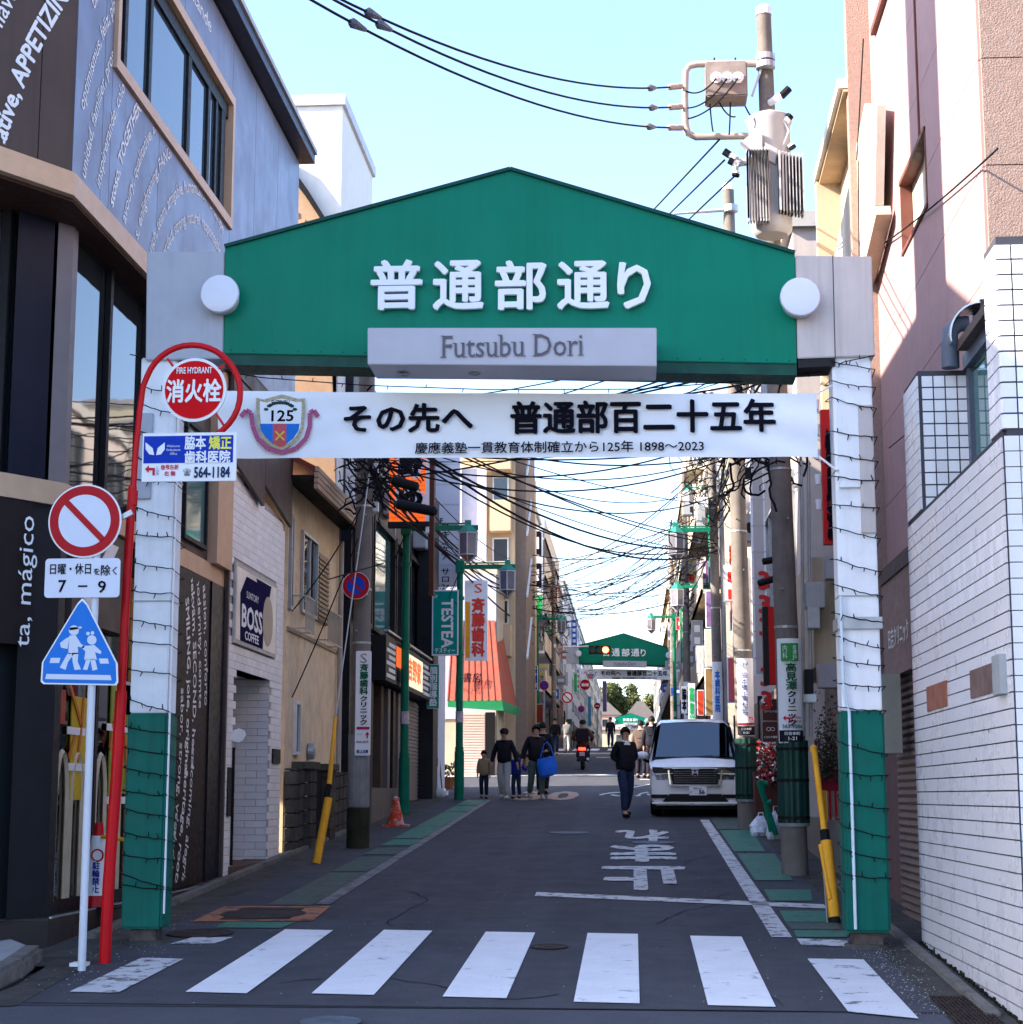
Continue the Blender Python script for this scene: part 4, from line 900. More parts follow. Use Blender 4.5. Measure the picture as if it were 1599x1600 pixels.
for (a, b_, m) in ((32.2, 33.9, mat('yellow_window_film', (.5, .55, .3), .15, var=.5, scale=2)), (34.1, 37.2, GLASST), (37.4, 39.6, GLASS), (39.8, 41.8, GLASS)):
    winbox(bk, -5.05, a, b_, 4.75, 7.0, DARKM, m, d=.12, fw=.09)
sg = B(-5.05, -4.6, 33.4, 40.8, 3.75, 4.6).build('shop_board', DARKM, bk)
def yz(y0, y1, z0, z1, X, m, nm, par): return B(X, X + .01, y0, y1, z0, z1).build(nm, m, par)
OR = mat('orange_sign', (.85, .13, .02), .35, var=.03, emit=.25)
for i in range(6): yz(33.5 + (i % 2) * .3, 34.7, 3.82 + i * .12, 3.89 + i * .12, -4.6, PALE, 'board_stripe', sg)
for i in range(6): yz(39.4, 40.7 - (i % 2) * .3, 3.82 + i * .12, 3.89 + i * .12, -4.6, PALE, 'board_stripe', sg)
yz(34.8, 36.1, 4.1, 4.5, -4.59, OR, 'board_field', sg); yz(35.0, 36.2, 3.84, 4.05, -4.59, BLACK, 'board_field', sg); yz(36.3, 39.2, 3.84, 4.5, -4.59, mat('sign_lit_cream', (.75, .65, .45), .4, emit=.3), 'board_field', sg)
text('吉野家', OR, sg, (-4.578, 37.7, 4.2), EY, EZ, 2.2, .45, bold=.04)
MB().bar((-4.6, 33.4, 4.68), (-4.6, 40.8, 4.68), .1, .04).build('light_bar', METAL, bk)
for y, m in ((33.2, DARKM), (34.6, mat('brown_curtain_wall', (.09, .06, .05), .6)), (35.6, _m['mauve_grey_steel']), (36.4, DARKM), (37.2, _m['mauve_grey_steel'])):
    B(-5.05, -4.85, y, y + .35, 1.7, 3.72).build('shopfront_post', m, bk)
B(-5.05, -4.7, 32.4, 37.9, .9, 1.75).build('shopfront_base', mat('grey_tile_base', (.16, .14, .13), .7, var=.15), bk)
rs = B(-5.05, -4.95, 38.2, 41.4, 1.5, 3.7).build('roller_shutter', mat('shutter_dim', (.28, .24, .22), .5), bk)
for i in range(26): B(-4.95, -4.93, 38.2, 41.4, 1.52 + i * .083, 1.58 + i * .083).build('slat', _m['shutter_dim'], rs)
B(-4.99, -4.6, 41.5, 42.5, 1.4, 8.6).build('corner_pier', BLACKW, bk)
og = thing('orange_sign', 'large orange projecting sign with black brush characters above the no parking disc', 'sign', (-4.3, 34, 6.8))
B(-4.64, -3.93, 33.9, 34.1, 6.82, 8.7).build('panel', OR, og)
for i in range(20): MB().bar((-4.63, 33.89, 6.9 + i * .09), (-3.94, 33.89, 6.9 + i * .09), .004, .008).build('rib', mat('orange_dark', (.6, .08, .015), .5), og)
MB().box(-3.93, -3.86, 33.9, 34.1, 6.6, 8.7).build('edge', PALE, og); MB().box(-3.86, -3.77, 33.9, 34.1, 5.4, 8.8).build('pole', mat('rust_pole', (.1, .03, .02), .6), og)
B(-4.66, -3.86, 33.88, 34.12, 6.72, 6.82).build('edge', DARKM, og)
for ch, z in (('野', 7.95), ('ゆ', 7.25), ('町', 8.5)):
    text(ch, PALE, og, (-4.22, 33.885, z), EX, EZ, .48, .48, bold=.11); text(ch, INK, og, (-4.22, 33.875, z), EX, EZ, .42, .42, bold=.06)
# block of shops: grey office with signs
def sign_front(name, label, px0, py0, px1, py1, Y, body, field, edge=PALE, th=.12, rim=.03, cat='sign', group=None):
    a, b_ = PY(px0, py0, Y), PY(px1, py1, Y); c = (a + b_) / 2; W_, H_ = b_.x - a.x, a.z - b_.z
    t = thing(name, label, cat, (c.x, Y, b_.z), group)
    plate('case', edge, t, c, EX, EZ, W_, H_, th); plate('face', field, t, c, EX, EZ, W_ - 2 * rim, H_ - 2 * rim, .004, .006)
    return t, c, W_, H_
t, c, W_, H_ = sign_front('tutoring_sign', 'tall teal sign with white TESTEA lettering hung over the left pavement', 676, 922, 717, 1024, 41, '', TEAL)
V_ = 'TESTEA'
text('TESTEA', PALE, t, c + Vector((.05, -.012, -.02)), -EZ, EX, H_ * .74, W_ * .42, bold=.03)
text('テスティー', PALE, t, c + Vector((.0, -.012, -H_ * .43)), EX, EZ, W_ * .75, .1, bold=.02)
text('2F', PALE, t, c + Vector((-W_ * .36, -.012, H_ * .4)), EX, EZ, .09, .07)
t, c, W_, H_ = sign_front('tutoring_sign', 'narrow teal sign with five white characters under the big teal sign', 668, 1038, 687, 1107, 40.8, '', TEAL, rim=.01)
text('個別指導塾', PALE, t, c + Vector((0, -.012, 0)), EX, EZ, W_ * .62, H_ * .88, bold=.03, vertical=True)
t, c, W_, H_ = sign_front('banner_flag', 'white and pink vertical banner standing on the pavement below the teal signs', 668, 1108, 685, 1198, 42.5, '', PALE, rim=.0, th=.02, cat='banner')
text('リーズな', mat('magenta_ink', (.6, .02, .15), .5), t, c + Vector((-.02, -.012, .1)), EX, EZ, W_ * .5, H_ * .7, bold=.05, vertical=True)
plate('pink_foot', _m['magenta_ink'], t, c + Vector((0, 0, -H_ * .42)), EX, EZ, W_, H_ * .15, .002, .01)
MB().tube([(c.x, 42.5, zg(42.5)), (c.x, 42.5, 5)], .02, 6).build('pole', METAL, t)
B(c.x - .25, c.x + .35, 42.3, 42.9, zg(42.5) - .02, zg(42.5) + .2).build('foot', PALE, t, bevel=.06)
t, c, W_, H_ = sign_front('dental_sign', 'white sign with four large red characters and an orange strip on the left', 727, 907, 762, 1032, 46, '', PALE)
plate('orange_strip', mat('amber_strip', (.8, .35, .02), .5), t, c + Vector((-W_ * .36, 0, -.25)), EX, EZ, W_ * .2, H_ * .7, .002, .01)
text('斉藤歯科', mat('dental_red', (.75, .06, .04), .5), t, c + Vector((W_ * .1, -.014, -.18)), EX, EZ, W_ * .55, H_ * .72, bold=.05, vertical=True)
text('S', _m['dental_red'], t, c + Vector((W_ * .1, -.014, H_ * .4)), EX, EZ, .2, .24)
# white office behind, with lettering
wo = thing('white_office_building', 'pale grey office block with black vertical lettering behind the teal sign', 'building', (-6, 43, 1.5))
B(-13, -3.95 - .98, 42.62, 43.0, 1.4, 10.9).build('front_wall', mat('office_grey', (.5, .5, .56), .6, var=.04), wo); B(-13, -4.75, 43.0, 45.6, 1.4, 10.9).build('wall', _m['office_grey'], wo)
ofp = thing('sign_tower', 'tall white lettered sign panel in front of the grey office block', 'sign', (-4.2, 43, 6.4))
a, b_ = PY(682, 700, 43), PY(718, 915, 43); B(a.x, b_.x, 43.0, 43.25, b_.z, a.z + .4).build('panel', mat('panel_lilac', (.55, .55, .63), .5, var=.03), ofp)
text('スキンケア サロン', INK, ofp, PY(697, 870, 42.99), EX, EZ, .2, 1.6, vertical=True, bold=.01); text('3F', INK, ofp, PY(688, 814, 42.99), EX, EZ, .14, .13, bold=.02)
text('ハリナチュレ', INK, ofp, PY(697, 917, 42.99), EX, EZ, .5, .1, bold=.02)
for i in range(7): MB().bar((a.x, 42.99, b_.z + i * .5), (b_.x, 42.99, b_.z + i * .5), .006, .012).build('joint', GREYM, ofp)
# cream tower with balconies (px 720-826)
yt = thing('cream_apartment_block', 'tall sunlit cream apartment block with brown corner beyond the red awning', 'building', (-6, 60, 2))
CRM = mat('sunlit_cream', (.56, .42, .27), .75, var=.04, streak=.1)
a, b_ = PY(722, 715, 60), PY(805, 715, 60)
B(-14, b_.x, 60, 74, 2, 14.6).build('wall', CRM, yt)
B(a.x, PY(762, 715, 60).x, 59.7, 60, 6, 12.6).build('wall', mat('lilac_wall', (.5, .48, .55), .7, var=.04), yt)
B(PY(717, 715, 60).x, PY(724, 715, 60).x, 59.55, 59.7, 6, 14.0).build('corner_strip', PALE, yt)
B(b_.x, b_.x + .36, 60.4, 66, 3, 14.4).build('stair_wall', mat('brown_render', (.25, .18, .14), .7), yt)
for i in range(4):
    z = 6.2 + i * 2.1
    B(PY(764, 715, 60).x + .1, b_.x - .1, 59.3, 60, z, z + 1.05).build('balcony', CRM, yt)
    winfront(yt, 59.98, PY(766, 715, 60).x + .1, b_.x - .2, z + 1.1, z + 1.95, WFR, GLASS)
    MB().bar((b_.x + .4, 60.3, z), (b_.x + .4, 63, z + 1.6), .06, .1).build('stair_rail', PALE, yt)
B(a.x - .2, b_.x + .15, 59.5, 61, 14.6, 14.8).build('coping', mat('tower_coping', (.5, .5, .5), .5), yt)
# shop with the red awning
aw_ = thing('awning_shop', 'corner bookshop under a big faded red awning edged in green', 'shop', (-5.2, 56.5, 2.2))
SHR = mat('shutter_pale_pink', (.62, .48, .42), .5, var=.05)
B(-12, -4.25, 56.6, 60, 2.0, 9.0).build('wall', CREAM, aw_); B(-12, -4.28, 56.55, 56.6, 4.0, 8.6).build('front_wall', mat('lilac_wall', (.5, .5, .5)), aw_)
AWN = mat('awning_red', (.38, .09, .06), .75, var=.15, streak=.35, dirt=((.2, .1, .07), .3)); AWG = mat('awning_green', (.02, .22, .08), .6)
A1, A2, A3, A4 = (-5.65, 55.0, 4.5), (-4.0, 55.0, 4.5), (-4.35, 56.5, 7.1), (-5.65, 56.5, 7.1)
MB().poly([A1, A2, A3, A4]).poly([A2, (-3.8, 59.5, 4.5), (-4.3, 59.5, 7.1), A3]).build('awning', AWN, aw_)
for i in range(9):
    f = i / 8; p = Vector(A1).lerp(Vector(A2), f); q = Vector(A4).lerp(Vector(A3), f); MB().bar(p, q, .03, .05).build('awning_rib', AWN, aw_)
MB().slab([A1, A2, (-3.95, 55.0, 4.18), (-5.65, 55.0, 4.3)], (0, .03, 0)).slab([A2, (-3.75, 59.5, 4.5), (-3.75, 59.5, 4.2), (-3.95, 55.0, 4.18)], (.02, .0, 0)).build('valance', AWG, aw_)
text('書房', INK, aw_, PY(739, 1062, 55.3), EX, Vector((0, .5, 1)), .55, .34, bold=.015, off=.12); text('562 5465', INK, aw_, PY(738, 1081, 55.2), EX, Vector((0, .5, 1)), .5, .11, off=.12)
st_ = B(-5.5, -4.3, 56.45, 56.5, 2.15, 4.2).build('roller_shutter', SHR, aw_)
for i in range(24): B(-5.48, -4.62, 56.42, 56.45, 2.18 + i * .084, 2.24 + i * .084).build('slat', SHR, st_)
B(-4.6, -4.3, 56.4, 56.44, 2.15, 4.2).build('post', BLACK, aw_)
# things on the left pavement
cn = thing('traffic_cone', 'battered red traffic cone with a smudged white notice by the lamp post', 'traffic cone', (-4.15, 31.6, zg(31.6)))
lathe(MB(), (-4.15, 31.6, zg(31.6)), (0, 0, 1), [(0, .2), (.04, .19), (.045, .155), (.36, .075), (.44, .06), (.49, .065), (.52, .02)], 18).build('cone', mat('cone_red', (.6, .07, .03), .55, var=.2, scale=8, dirt=((.25, .1, .08), .7), blotch=((.55, .5, .52), .8, 7, .5)), cn, smooth=True)
B(-4.38, -3.92, 31.4, 31.85, zg(31.6) - .01, zg(31.6) + .03).build('base', _m['cone_red'], cn)
pl = thing('potted_plant', 'small green plant in a terracotta pot beside the pavement banner', 'plant', (-4.85, 47, zg(47)))
lathe(MB(), (-4.85, 47, zg(47)), (0, 0, 1), [(0, .18), (.3, .26)], 12).build('pot', mat('terracotta', (.3, .1, .04), .8), pl)
lf = MB()
for i in range(120):
    a = Vector((-4.85, 47, zg(47) + .35)) + Vector((rng.gauss(0, .16), rng.gauss(0, .16), rng.gauss(.05, .1))); d = Vector((rng.uniform(-1, 1), rng.uniform(-1, 1), rng.uniform(-.2, 1))) * .09
    lf.poly([a, a + d + Vector((.03, 0, 0)), a + d * 1.6, a + d - Vector((.03, 0, 0))])
lf.build('foliage', mat('plant_green', (.05, .09, .03), .7, var=.4), pl, kind='stuff')
ez = thing('folded_easel', 'folded reddish wooden easel rack leaning by the shop at the left', 'rack', (-4.95, 44.5, zg(44.5)))
for i in range(5): MB().bar((-5.25 + i * .14, 44.5, zg(44.5)), (-5.1 + i * .07, 44.5, zg(44.5) + 1.35), .03, .03).build('leg', mat('red_wood', (.22, .07, .04), .6), ez)
B(-5.2, -4.75, 44.48, 44.52, zg(44.5) + .6, zg(44.5) + .66).build('rail', _m['red_wood'], ez)
# guyed stay with yellow guard
ys = thing('stay_wire', 'leaning steel stay wire with a yellow guard tube at the left kerb', 'stay wire', (-4.17, 23.79, zg(23.79)))
MB().tube([PY(495, 1350, 23.8), PY(514, 1247, 24.0)], .055, 12).build('guard_tube', YEL, ys, smooth=True)
MB().tube([PY(511, 1245, 24.0), PY(515, 1226, 24.05)], .04, 10).build('clamp', BLACK, ys)
MB().tube([PY(515, 1226, 24.05), PY(525, 1120, 24.4)], [.035, .022], 10).build('guard_tube', YEL, ys, smooth=True)
MB().tube([PY(525, 1120, 24.4), PY(578, 740, 26.3)], .009, 5).build('wire', METAL, ys)
# cone advert by the hydrant post
wc = thing('notice_cone', 'white and red cone shaped no cycling notice standing behind the white post', 'notice', (-4.95, 16.9, .56))
cx_ = PY(155, 1300, 16.9).x
lathe(MB(), (cx_, 16.9, .56), (0, 0, 1), [(0, .135), (.12, .12)], 16).build('red_foot', RED, wc); lathe(MB(), (cx_, 16.9, .68), (0, 0, 1), [(0, .119), (.55, .065)], 16).build('sleeve', PALE, wc); lathe(MB(), (cx_, 16.9, 1.23), (0, 0, 1), [(0, .05), (.12, .04)], 12).build('red_top', RED, wc)
lathe(MB(), (cx_ + .02, 16.9 - .085, 1.05), (0, -1, 0), [(0, .062), (.002, .062)], 16).build('red_ring', RED, wc); lathe(MB(), (cx_ + .02, 16.9 - .088, 1.05), (0, -1, 0), [(0, .045), (.002, .045)], 16).build('ring_face', PALE, wc)
text('駐輪禁止', NAVY, wc, (cx_ + .02, 16.79, .85), EX, EZ, .07, .28, bold=.03, vertical=True, off=.002)
B(cx_ - .25, cx_ + .25, 16.7, 17.1, .56, .58).build('base', BLACK, wc)
MB().tube([(cx_ + .05, 16.85, 1.22), (cx_ + .35, 16.6, 1.2)], .02, 6).build('chain', YEL, wc)
# ------------------------------------------------------------------ right: white tiled building and the pink building above it
tb = thing('white_tiled_building', 'white square tiled wall and piers with a teal window on the right', 'building', (2.9, 14, .3))
TILE = mat('white_tile', (.86, .87, .92), .3, var=.03, rnd=.22, scale=1.2, streak=.12, cell=(.5, .102, .105)); JOINT = mat('tile_joint', (.06, .062, .075), .9)
XT = 2.46
B(XT, XT + .2, 11.8, 15.88, 0, 3.98).build('low_wall', JOINT, tb)
B(XT, 3.9, 15.1, 15.88, 3.98, 5.18).build('far_pier', JOINT, tb); B(XT, 4.2, 11.75, 12.15, 3.98, 5.3).build('near_pier', JOINT, tb)
B(XT + .02, 3.9, 11.75, 11.8, 0, 3.98).build('end_wall', JOINT, tb)
TS = .1; key = {}
def tile(nm, dims, loc, m=TILE):
    k = (nm, tuple(round(d, 3) for d in dims))
    if k not in key:
        o = MB().box(0, dims[0], 0, dims[1], 0, dims[2]).build(nm, m); key[k] = o.data; bpy.data.objects.remove(o)
    o = bpy.data.objects.new(nm, key[k]); col.objects.link(o); o.parent = tb; o.location = Vector(loc) - tb.location
rest = MB(); G = .007; cells = []
H_ = .105
for r_ in range(37):                                   # low wall, street side
    z = .06 + r_ * H_
    for c_ in range(40): cells.append((11.8 + c_ * .102, z))
holes = [(13.93, 14.63, 2.0, 2.42), (12.15, 12.85, 2.05, 2.55), (15.1, 15.45, 1.85, 2.35)]
TN = 0
for (y, z) in cells:
    if z + H_ < zg(y): continue
    if TN < 150 and 2.9 < z: tile('tile', (.012, .0996, H_ - .01), (XT - .012, y + .0012, z + .005)); TN += 1
    else: rest.box(XT - .012, XT, y + .0012, y + .1008, z + .005, z + H_ - .005)
for r_ in range(11):                                   # far pier: camera side and street side
    z = 3.99 + r_ * H_
    for c_ in range(13): tile('tile', (.088, .012, H_ - .013), (XT + .03 + c_ * .1, 15.088, z))
    for c_ in range(7): rest.box(XT - .012, XT, 15.1 + c_ * .11, 15.2 + c_ * .11, z, z + H_ - G)
for r_ in range(12):
    z = 3.99 + r_ * H_
    for c_ in range(3): tile('tile', (.089, .012, H_ - .012), (XT + .0 + c_ * .1, 11.738, z))
    for c_ in range(4): tile('tile', (.012, .09, H_ - .012), (XT - .012, 11.75 + c_ * .1, z))
for r_ in range(37):
    for c_ in range(2): rest.box(XT + c_ * .1, XT + c_ * .1 + .093, 11.738, 11.75, .06 + r_ * H_, .06 + r_ * H_ + H_ - G)
rest.build('tile_courses', TILE, tb, kind='stuff')
tw_ = MB().box(2.86, 2.92, 12.15, 15.1, 3.98, 4.05).box(2.84, 2.93, 12.15, 15.1, 5.18, 5.3).box(2.86, 2.92, 14.98, 15.1, 4.05, 5.18).build('window', mat('blue_grey_frame', (.08, .1, .14), .4), tb)
B(2.9, 2.915, 12.15, 14.98, 4.05, 5.18).build('pane', GLASST, tw_)
B(2.76, 2.95, 12.15, 14.9, 5.3, 5.38).build('eave', mat('brown_eave', (.1, .07, .06), .6), tb)
# fittings on the tiled wall
RST = mat('rusty_plate', (.3, .12, .08), .7, var=.3, scale=8)
for px0, py0, px1, py1, m, nm in ((1450, 1082, 1481, 1112, RST, 'rusty_plate'), (1518, 1052, 1559, 1092, mat('rust_grey_plate', (.16, .11, .1), .7, var=.5, scale=3), 'rusty_plate'), (1562, 1030, 1574, 1087, mat('grey_box', (.3, .33, .35), .5), 'junction_box')):
    a, b_ = PX(px0, py1, XT - .02), PX(px1, py1, XT - .02); zt = PX((px0 + px1) / 2, (py0 + py1) / 2 - 16 if nm == 'rusty_plate' else py0, XT - .02).z
    B(XT - (.06 if nm == 'junction_box' else .022), XT, a.y, b_.y, a.z, a.z + (.2 if nm == 'rusty_plate' else .26)).build(nm, m, tb)
# vent cowl on the far pier
vc = lathe(MB(), (2.72, 15.0, 5.18), (0, 0, 1), [(0, .075), (.22, .075)], 14)
vc.tube([(2.72, 15.0, 5.38), (2.73, 15.0, 5.5), (2.8, 15.0, 5.56), (2.88, 15.0, 5.56)], .07, 12)
vc.build('vent_pipe', mat('slate_pipe', (.1, .12, .16), .5), tb, smooth=True)
ch = MB(); 
for i in range(9):
    t0, t1 = R(i * 11.25), R((i + 1) * 11.25)
    ch.slab([(2.95 - .26 * math.sin(t0), 14.8, 5.42 + .28 * math.cos(t0)), (2.95 - .26 * math.sin(t1), 14.8, 5.42 + .28 * math.cos(t1)), (2.95 - .25 * math.sin(t1), 15.15, 5.42 + .27 * math.cos(t1)), (2.95 - .25 * math.sin(t0), 15.15, 5.42 + .27 * math.cos(t0))], (.01, 0, -.01))
ch.build('vent_cowl', mat('steel_cowl', (.6, .58, .55), .25, metal=.8, var=.3), tb)
B(2.95, 2.99, 14.8, 15.16, 5.3, 5.72).build('cowl_plate', DARKM, tb)
# pink building
pk = thing('pink_building', 'tall building clad in pink panels with one window, sunlit above the tiles', 'building', (3.5, 15, .3))
XP = 3.0
PJ = mat('pink_joint', (.16, .1, .1), .8)
B(XP + .25, 12, 14.75, 21.3, 3.98, 14).build('core', PJ, pk); B(2.72, 12, 15.9, 21.3, .2, 3.98).build('core', PJ, pk)
ys_ = [14.72 + i * .94 for i in range(8)]; zz = [4.0 + i * .95 for i in range(11)]
pa_, pb_ = PX(1408, 285, XP), PX(1447, 210, XP); wy0, wy1 = min(pa_.y, pb_.y), max(pa_.y, pb_.y); wz1 = pa_.z; wz0 = PX(1410, 405, XP).z
for i in range(7):
    for j in range(10):
        y0, y1, z0, z1 = ys_[i], ys_[i + 1], zz[j], zz[j + 1]
        if y0 < wy1 and y1 > wy0 and z0 < wz1 and z1 > wz0:
            for (p, q, r_, s_) in ((y0, min(y1, wy0), z0, z1), (max(y0, wy1), y1, z0, z1), (max(y0, wy0), min(y1, wy1), z0, min(z1, wz0)), (max(y0, wy0), min(y1, wy1), max(z0, wz1), z1)):
                if q - p > .03 and s_ - r_ > .03: B(XP, XP + .25, p + .004, q - .004, r_ + .004, s_ - .004).build('panel', PINK, pk)
            continue
        B(XP, XP + .25, y0 + .004, y1 - .004, z0 + .004, z1 - .004).build('panel', PINK, pk)
BRF = mat('brown_frame', (.16, .06, .045), .5)
wn = MB().box(XP - .01, XP + .2, wy0, wy0 + .03, wz0, wz1).box(XP - .01, XP + .2, wy1 - .03, wy1, wz0, wz1).box(XP - .02, XP + .2, wy0, wy1, wz0, wz0 + .04).box(XP - .02, XP + .2, wy0, wy1, wz1 - .05, wz1).build('window', BRF, pk)
ym = wy0 + (wy1 - wy0) * .42
MB().box(XP + .1, XP + .16, ym, ym + .05, wz0 + .05, wz1 - .05).box(XP + .1, XP + .16, wy0 + .03, wy0 + .08, wz0 + .05, wz1 - .05).build('mullion', CREAM, wn)
B(XP + .13, XP + .14, wy0 + .04, ym, wz0 + .04, wz1 - .05).build('pane', GLASSB, wn); B(XP + .12, XP + .13, ym + .05, wy1 - .04, wz0 + .04, wz1 - .05).build('pane', mat('pale_blind', (.62, .6, .52), .5), wn)
MB().tube([(XP - .012, wy0 + .3, wz1), (XP - .012, wy0 + .3, 13.8)], .012, 6).build('downpipe', BRF, pk)
for j in range(11):
    for k in range(3): B(XP + .02 + k * 1.3, XP + 1.31 + k * 1.3, 14.67, 14.72, 4.0 + j * .95, 4.94 + j * .95).build('stucco_panel', STUCCO, pk)
B(XP - .06, XP, 17.2, 20.6, 10.62, 10.7).build('ledge', BRF, pk)
XL = 2.62
# clinic board and shutter at street level
B(XL - .08, XL + .04, 16.0, 18.3, 2.75, 3.7).build('clinic_board', mat('mauve_board', (.21, .15, .15), .5), pk)
text('日吉クリニック', PALE, pk, (XL - .08, 17.25, 3.12), -EY, EZ, 1.3, .2, bold=.01)
B(XL - .1, XL + .04, 15.9, 18.3, 3.7, 3.85).build('canopy_edge', mat('mauve_dark', (.09, .07, .07), .6), pk)
B(XL - .02, XL + .1, 15.92, 16.2, .2, 2.75).build('pier', mat('mauve_pier', (.17, .12, .12), .6), pk)
rs = B(XL + .06, XL + .1, 16.2, 18.4, .35, 2.75).build('roller_shutter', mat('shutter_mauve', (.25, .19, .18), .45, streak=.3), pk)
for i in range(32): MB().slab([(XL + .06, 16.2, .42 + i * .073), (XL + .06, 18.4, .42 + i * .073), (XL + .03, 18.4, .45 + i * .073), (XL + .03, 16.2, .45 + i * .073)], (0, 0, .035)).build('slat', _m['shutter_mauve'], rs)
# grey meter box behind the gate leg
tag(B(2.3, 2.55, 17.3, 17.8, 2.0, 2.75).build('meter_box', mat('olive_grey_box', (.25, .25, .22), .5)), 'olive grey meter box fixed beside the clinic shutter', 'meter box')
# beige balcony building beyond
bb = thing('balcony_building', 'beige plastered building with deep sunlit eaves and a stained white parapet', 'building', (3, 23, .7))
def X_(px, py, X): p = PX(px, py, X); return (X, p.y, p.z)
XW = 2.95
e_far, e_near = X_(1272, 288, 2.6), X_(1346, -4, 2.6)
f_ = (e_far[1] - 21.12) / (e_far[1] - e_near[1]); e_near = (2.6, 21.12, e_far[2] + (e_near[2] - e_far[2]) * f_)
MB().slab([(XW, 21.3, 4.2), (XW, e_far[1], 4.2), (XW, e_far[1], e_far[2]), (XW, e_near[1], e_near[2]), (XW, 21.3, e_near[2] + .3)], (8, 0, 0)).build('wall', CREAM, bb)
B(2.72, XW + .05, 21.1, 21.3, .4, 14.5).build('pilaster', STUCCO, bb)
n_ = Vector((0, 0, .12))
MB().slab([e_far, e_near, (XW, e_near[1], e_near[2]), (XW, e_far[1], e_far[2])], n_).build('eave', mat('white_edge', (.7, .66, .6), .6), bb)
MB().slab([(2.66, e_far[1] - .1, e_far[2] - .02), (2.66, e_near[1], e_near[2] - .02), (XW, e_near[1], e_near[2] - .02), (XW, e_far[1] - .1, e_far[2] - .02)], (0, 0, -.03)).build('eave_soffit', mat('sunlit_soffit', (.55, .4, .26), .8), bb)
B(2.62, XW, e_far[1] - .15, e_far[1], 5.5, e_far[2]).build('side_screen', CREAM, bb)
MB().slab([X_(1352, 162, 2.8), X_(1305, 400, 2.8), X_(1296, 560, 2.8), X_(1345, 420, 2.8), X_(1368, 320, 2.8), X_(1371, 165, 2.8)], (.1, 0, 0)).build('parapet', mat('stained_parapet', (.72, .66, .55), .8, var=.12, scale=2, streak=.35, blotch=((.2, .18, .16), .8, 3, .62)), bb)
MB().slab([X_(1368, 322, 2.78), X_(1345, 422, 2.78), X_(1296, 562, 2.78), X_(1296, 572, 2.78), X_(1347, 434, 2.78), X_(1370, 335, 2.78)], (.17, 0, 0)).build('balcony_edge', CREAM, bb)
for y in (22.0, 23.4): winbox(bb, XW, y, y + 1.0, 4.8, 6.4, ALU, GLASS, -1)
B(XW - .05, XW, 21.3, 27.4, .5, 4.2).build('ground_wall', mat('dim_shopfront', (.13, .1, .09), .6, var=.2), bb)
for p_, q_ in (((1340, 250), (1350, 60)), ((1344, 430), (1342, 250))): MB().tube([PX(*p_, 2.7), PX(*q_, 2.7)], .008, 4).build('hanging_wire', BLACK, bb)
# red shop signs on the right
RS = mat('shop_red', (.55, .015, .015), .4, var=.05); 
t, c, W_, H_ = sign_front('red_sign', 'large red sign with black characters behind the right gate leg', 1283, 640, 1309, 850, 21.0, '', RS, RS, .12, .0)
text('焼鳥酒', INK, t, c + Vector((.03, -.014, -.1)), EX, EZ, W_ * .8, H_ * .8, vertical=True, bold=.08)
for i in range(5): lathe(MB(), (c.x - W_ / 2 - .05, 21, c.z + H_ / 2 - i * .3), (0, 0, 1), [(0, .03), (.12, .04)], 8).build('string_bulb', PALE, t)
t, c, W_, H_ = sign_front('red_sign', 'tall narrow red sign between the two big concrete poles', 1201, 948, 1222, 1070, 25, '', RS, RS, .1, .0)
plate('dark_edge', DARKM, t, c + Vector((-W_ / 2 - .04, 0, 0)), EX, EZ, .08, H_, .12)
t, c, W_, H_ = sign_front('red_sign', 'slim red sign beside the meter boxes right of the nearest concrete pole', 1243, 930, 1256, 1065, 26, '', RS, RS, .1, .0)
t, c, W_, H_ = sign_front('panelled_sign', 'pale panelled board with red spiral ornaments left of the red sign', 1172, 700, 1202, 1056, 27, '', mat('panel_pinkgrey', (.52, .46, .46), .6, var=.04), th=.1)
for i, z in enumerate((-.5, -.86, -1.2, -1.55, -1.95, -2.3)):
    if i in (3,): continue
    text('3' if i % 2 == 0 else '3', mat('spiral_red', (.6, .03, .03), .5), t, c + Vector((W_ * .3, -.014, z + .2)), EX, EZ, .14, .26, bold=.04)
for i in range(8): plate('joint', GREYM, t, c + Vector((0, 0, H_ / 2 - .4 * (i + 1))), EX, EZ, W_, .012, .002, .01)
mbx = thing('meter_boxes', 'cluster of grey electric boxes on a pipe beside the nearest concrete pole', 'utility boxes', (2.35, 22.5, 3.3))
for px0, py0, px1, py1, m in ((1259, 910, 1290, 950, GREYM), (1262, 948, 1282, 982, METAL), (1257, 1046, 1272, 1085, DARKM), (1279, 1037, 1314, 1075, mat('translucent_grey_sheet', (.33, .3, .33), .4)), (1257, 1085, 1276, 1098, PALE), (1290, 870, 1312, 905, GREYM)):
    a, b_ = PY(px0, py0, 22.5), PY(px1, py1, 22.5); B(a.x, b_.x, 22.45, 22.7, b_.z, a.z).build('box', m, mbx, bevel=.01)
for px in (1268, 1257): MB().tube([PY(px, 1150, 22.6), PY(px - 4, 720, 22.6)], .02, 6).build('pipe', METAL, mbx)
MB().tube([PY(1252, 700, 22.65), PY(1256, 905, 22.65)], .012, 5).build('pipe', BLACK, mbx)
B(2.3, 2.8, 22.8, 26, 3.2, 4.6).build('wall_box', CREAM, mbx)
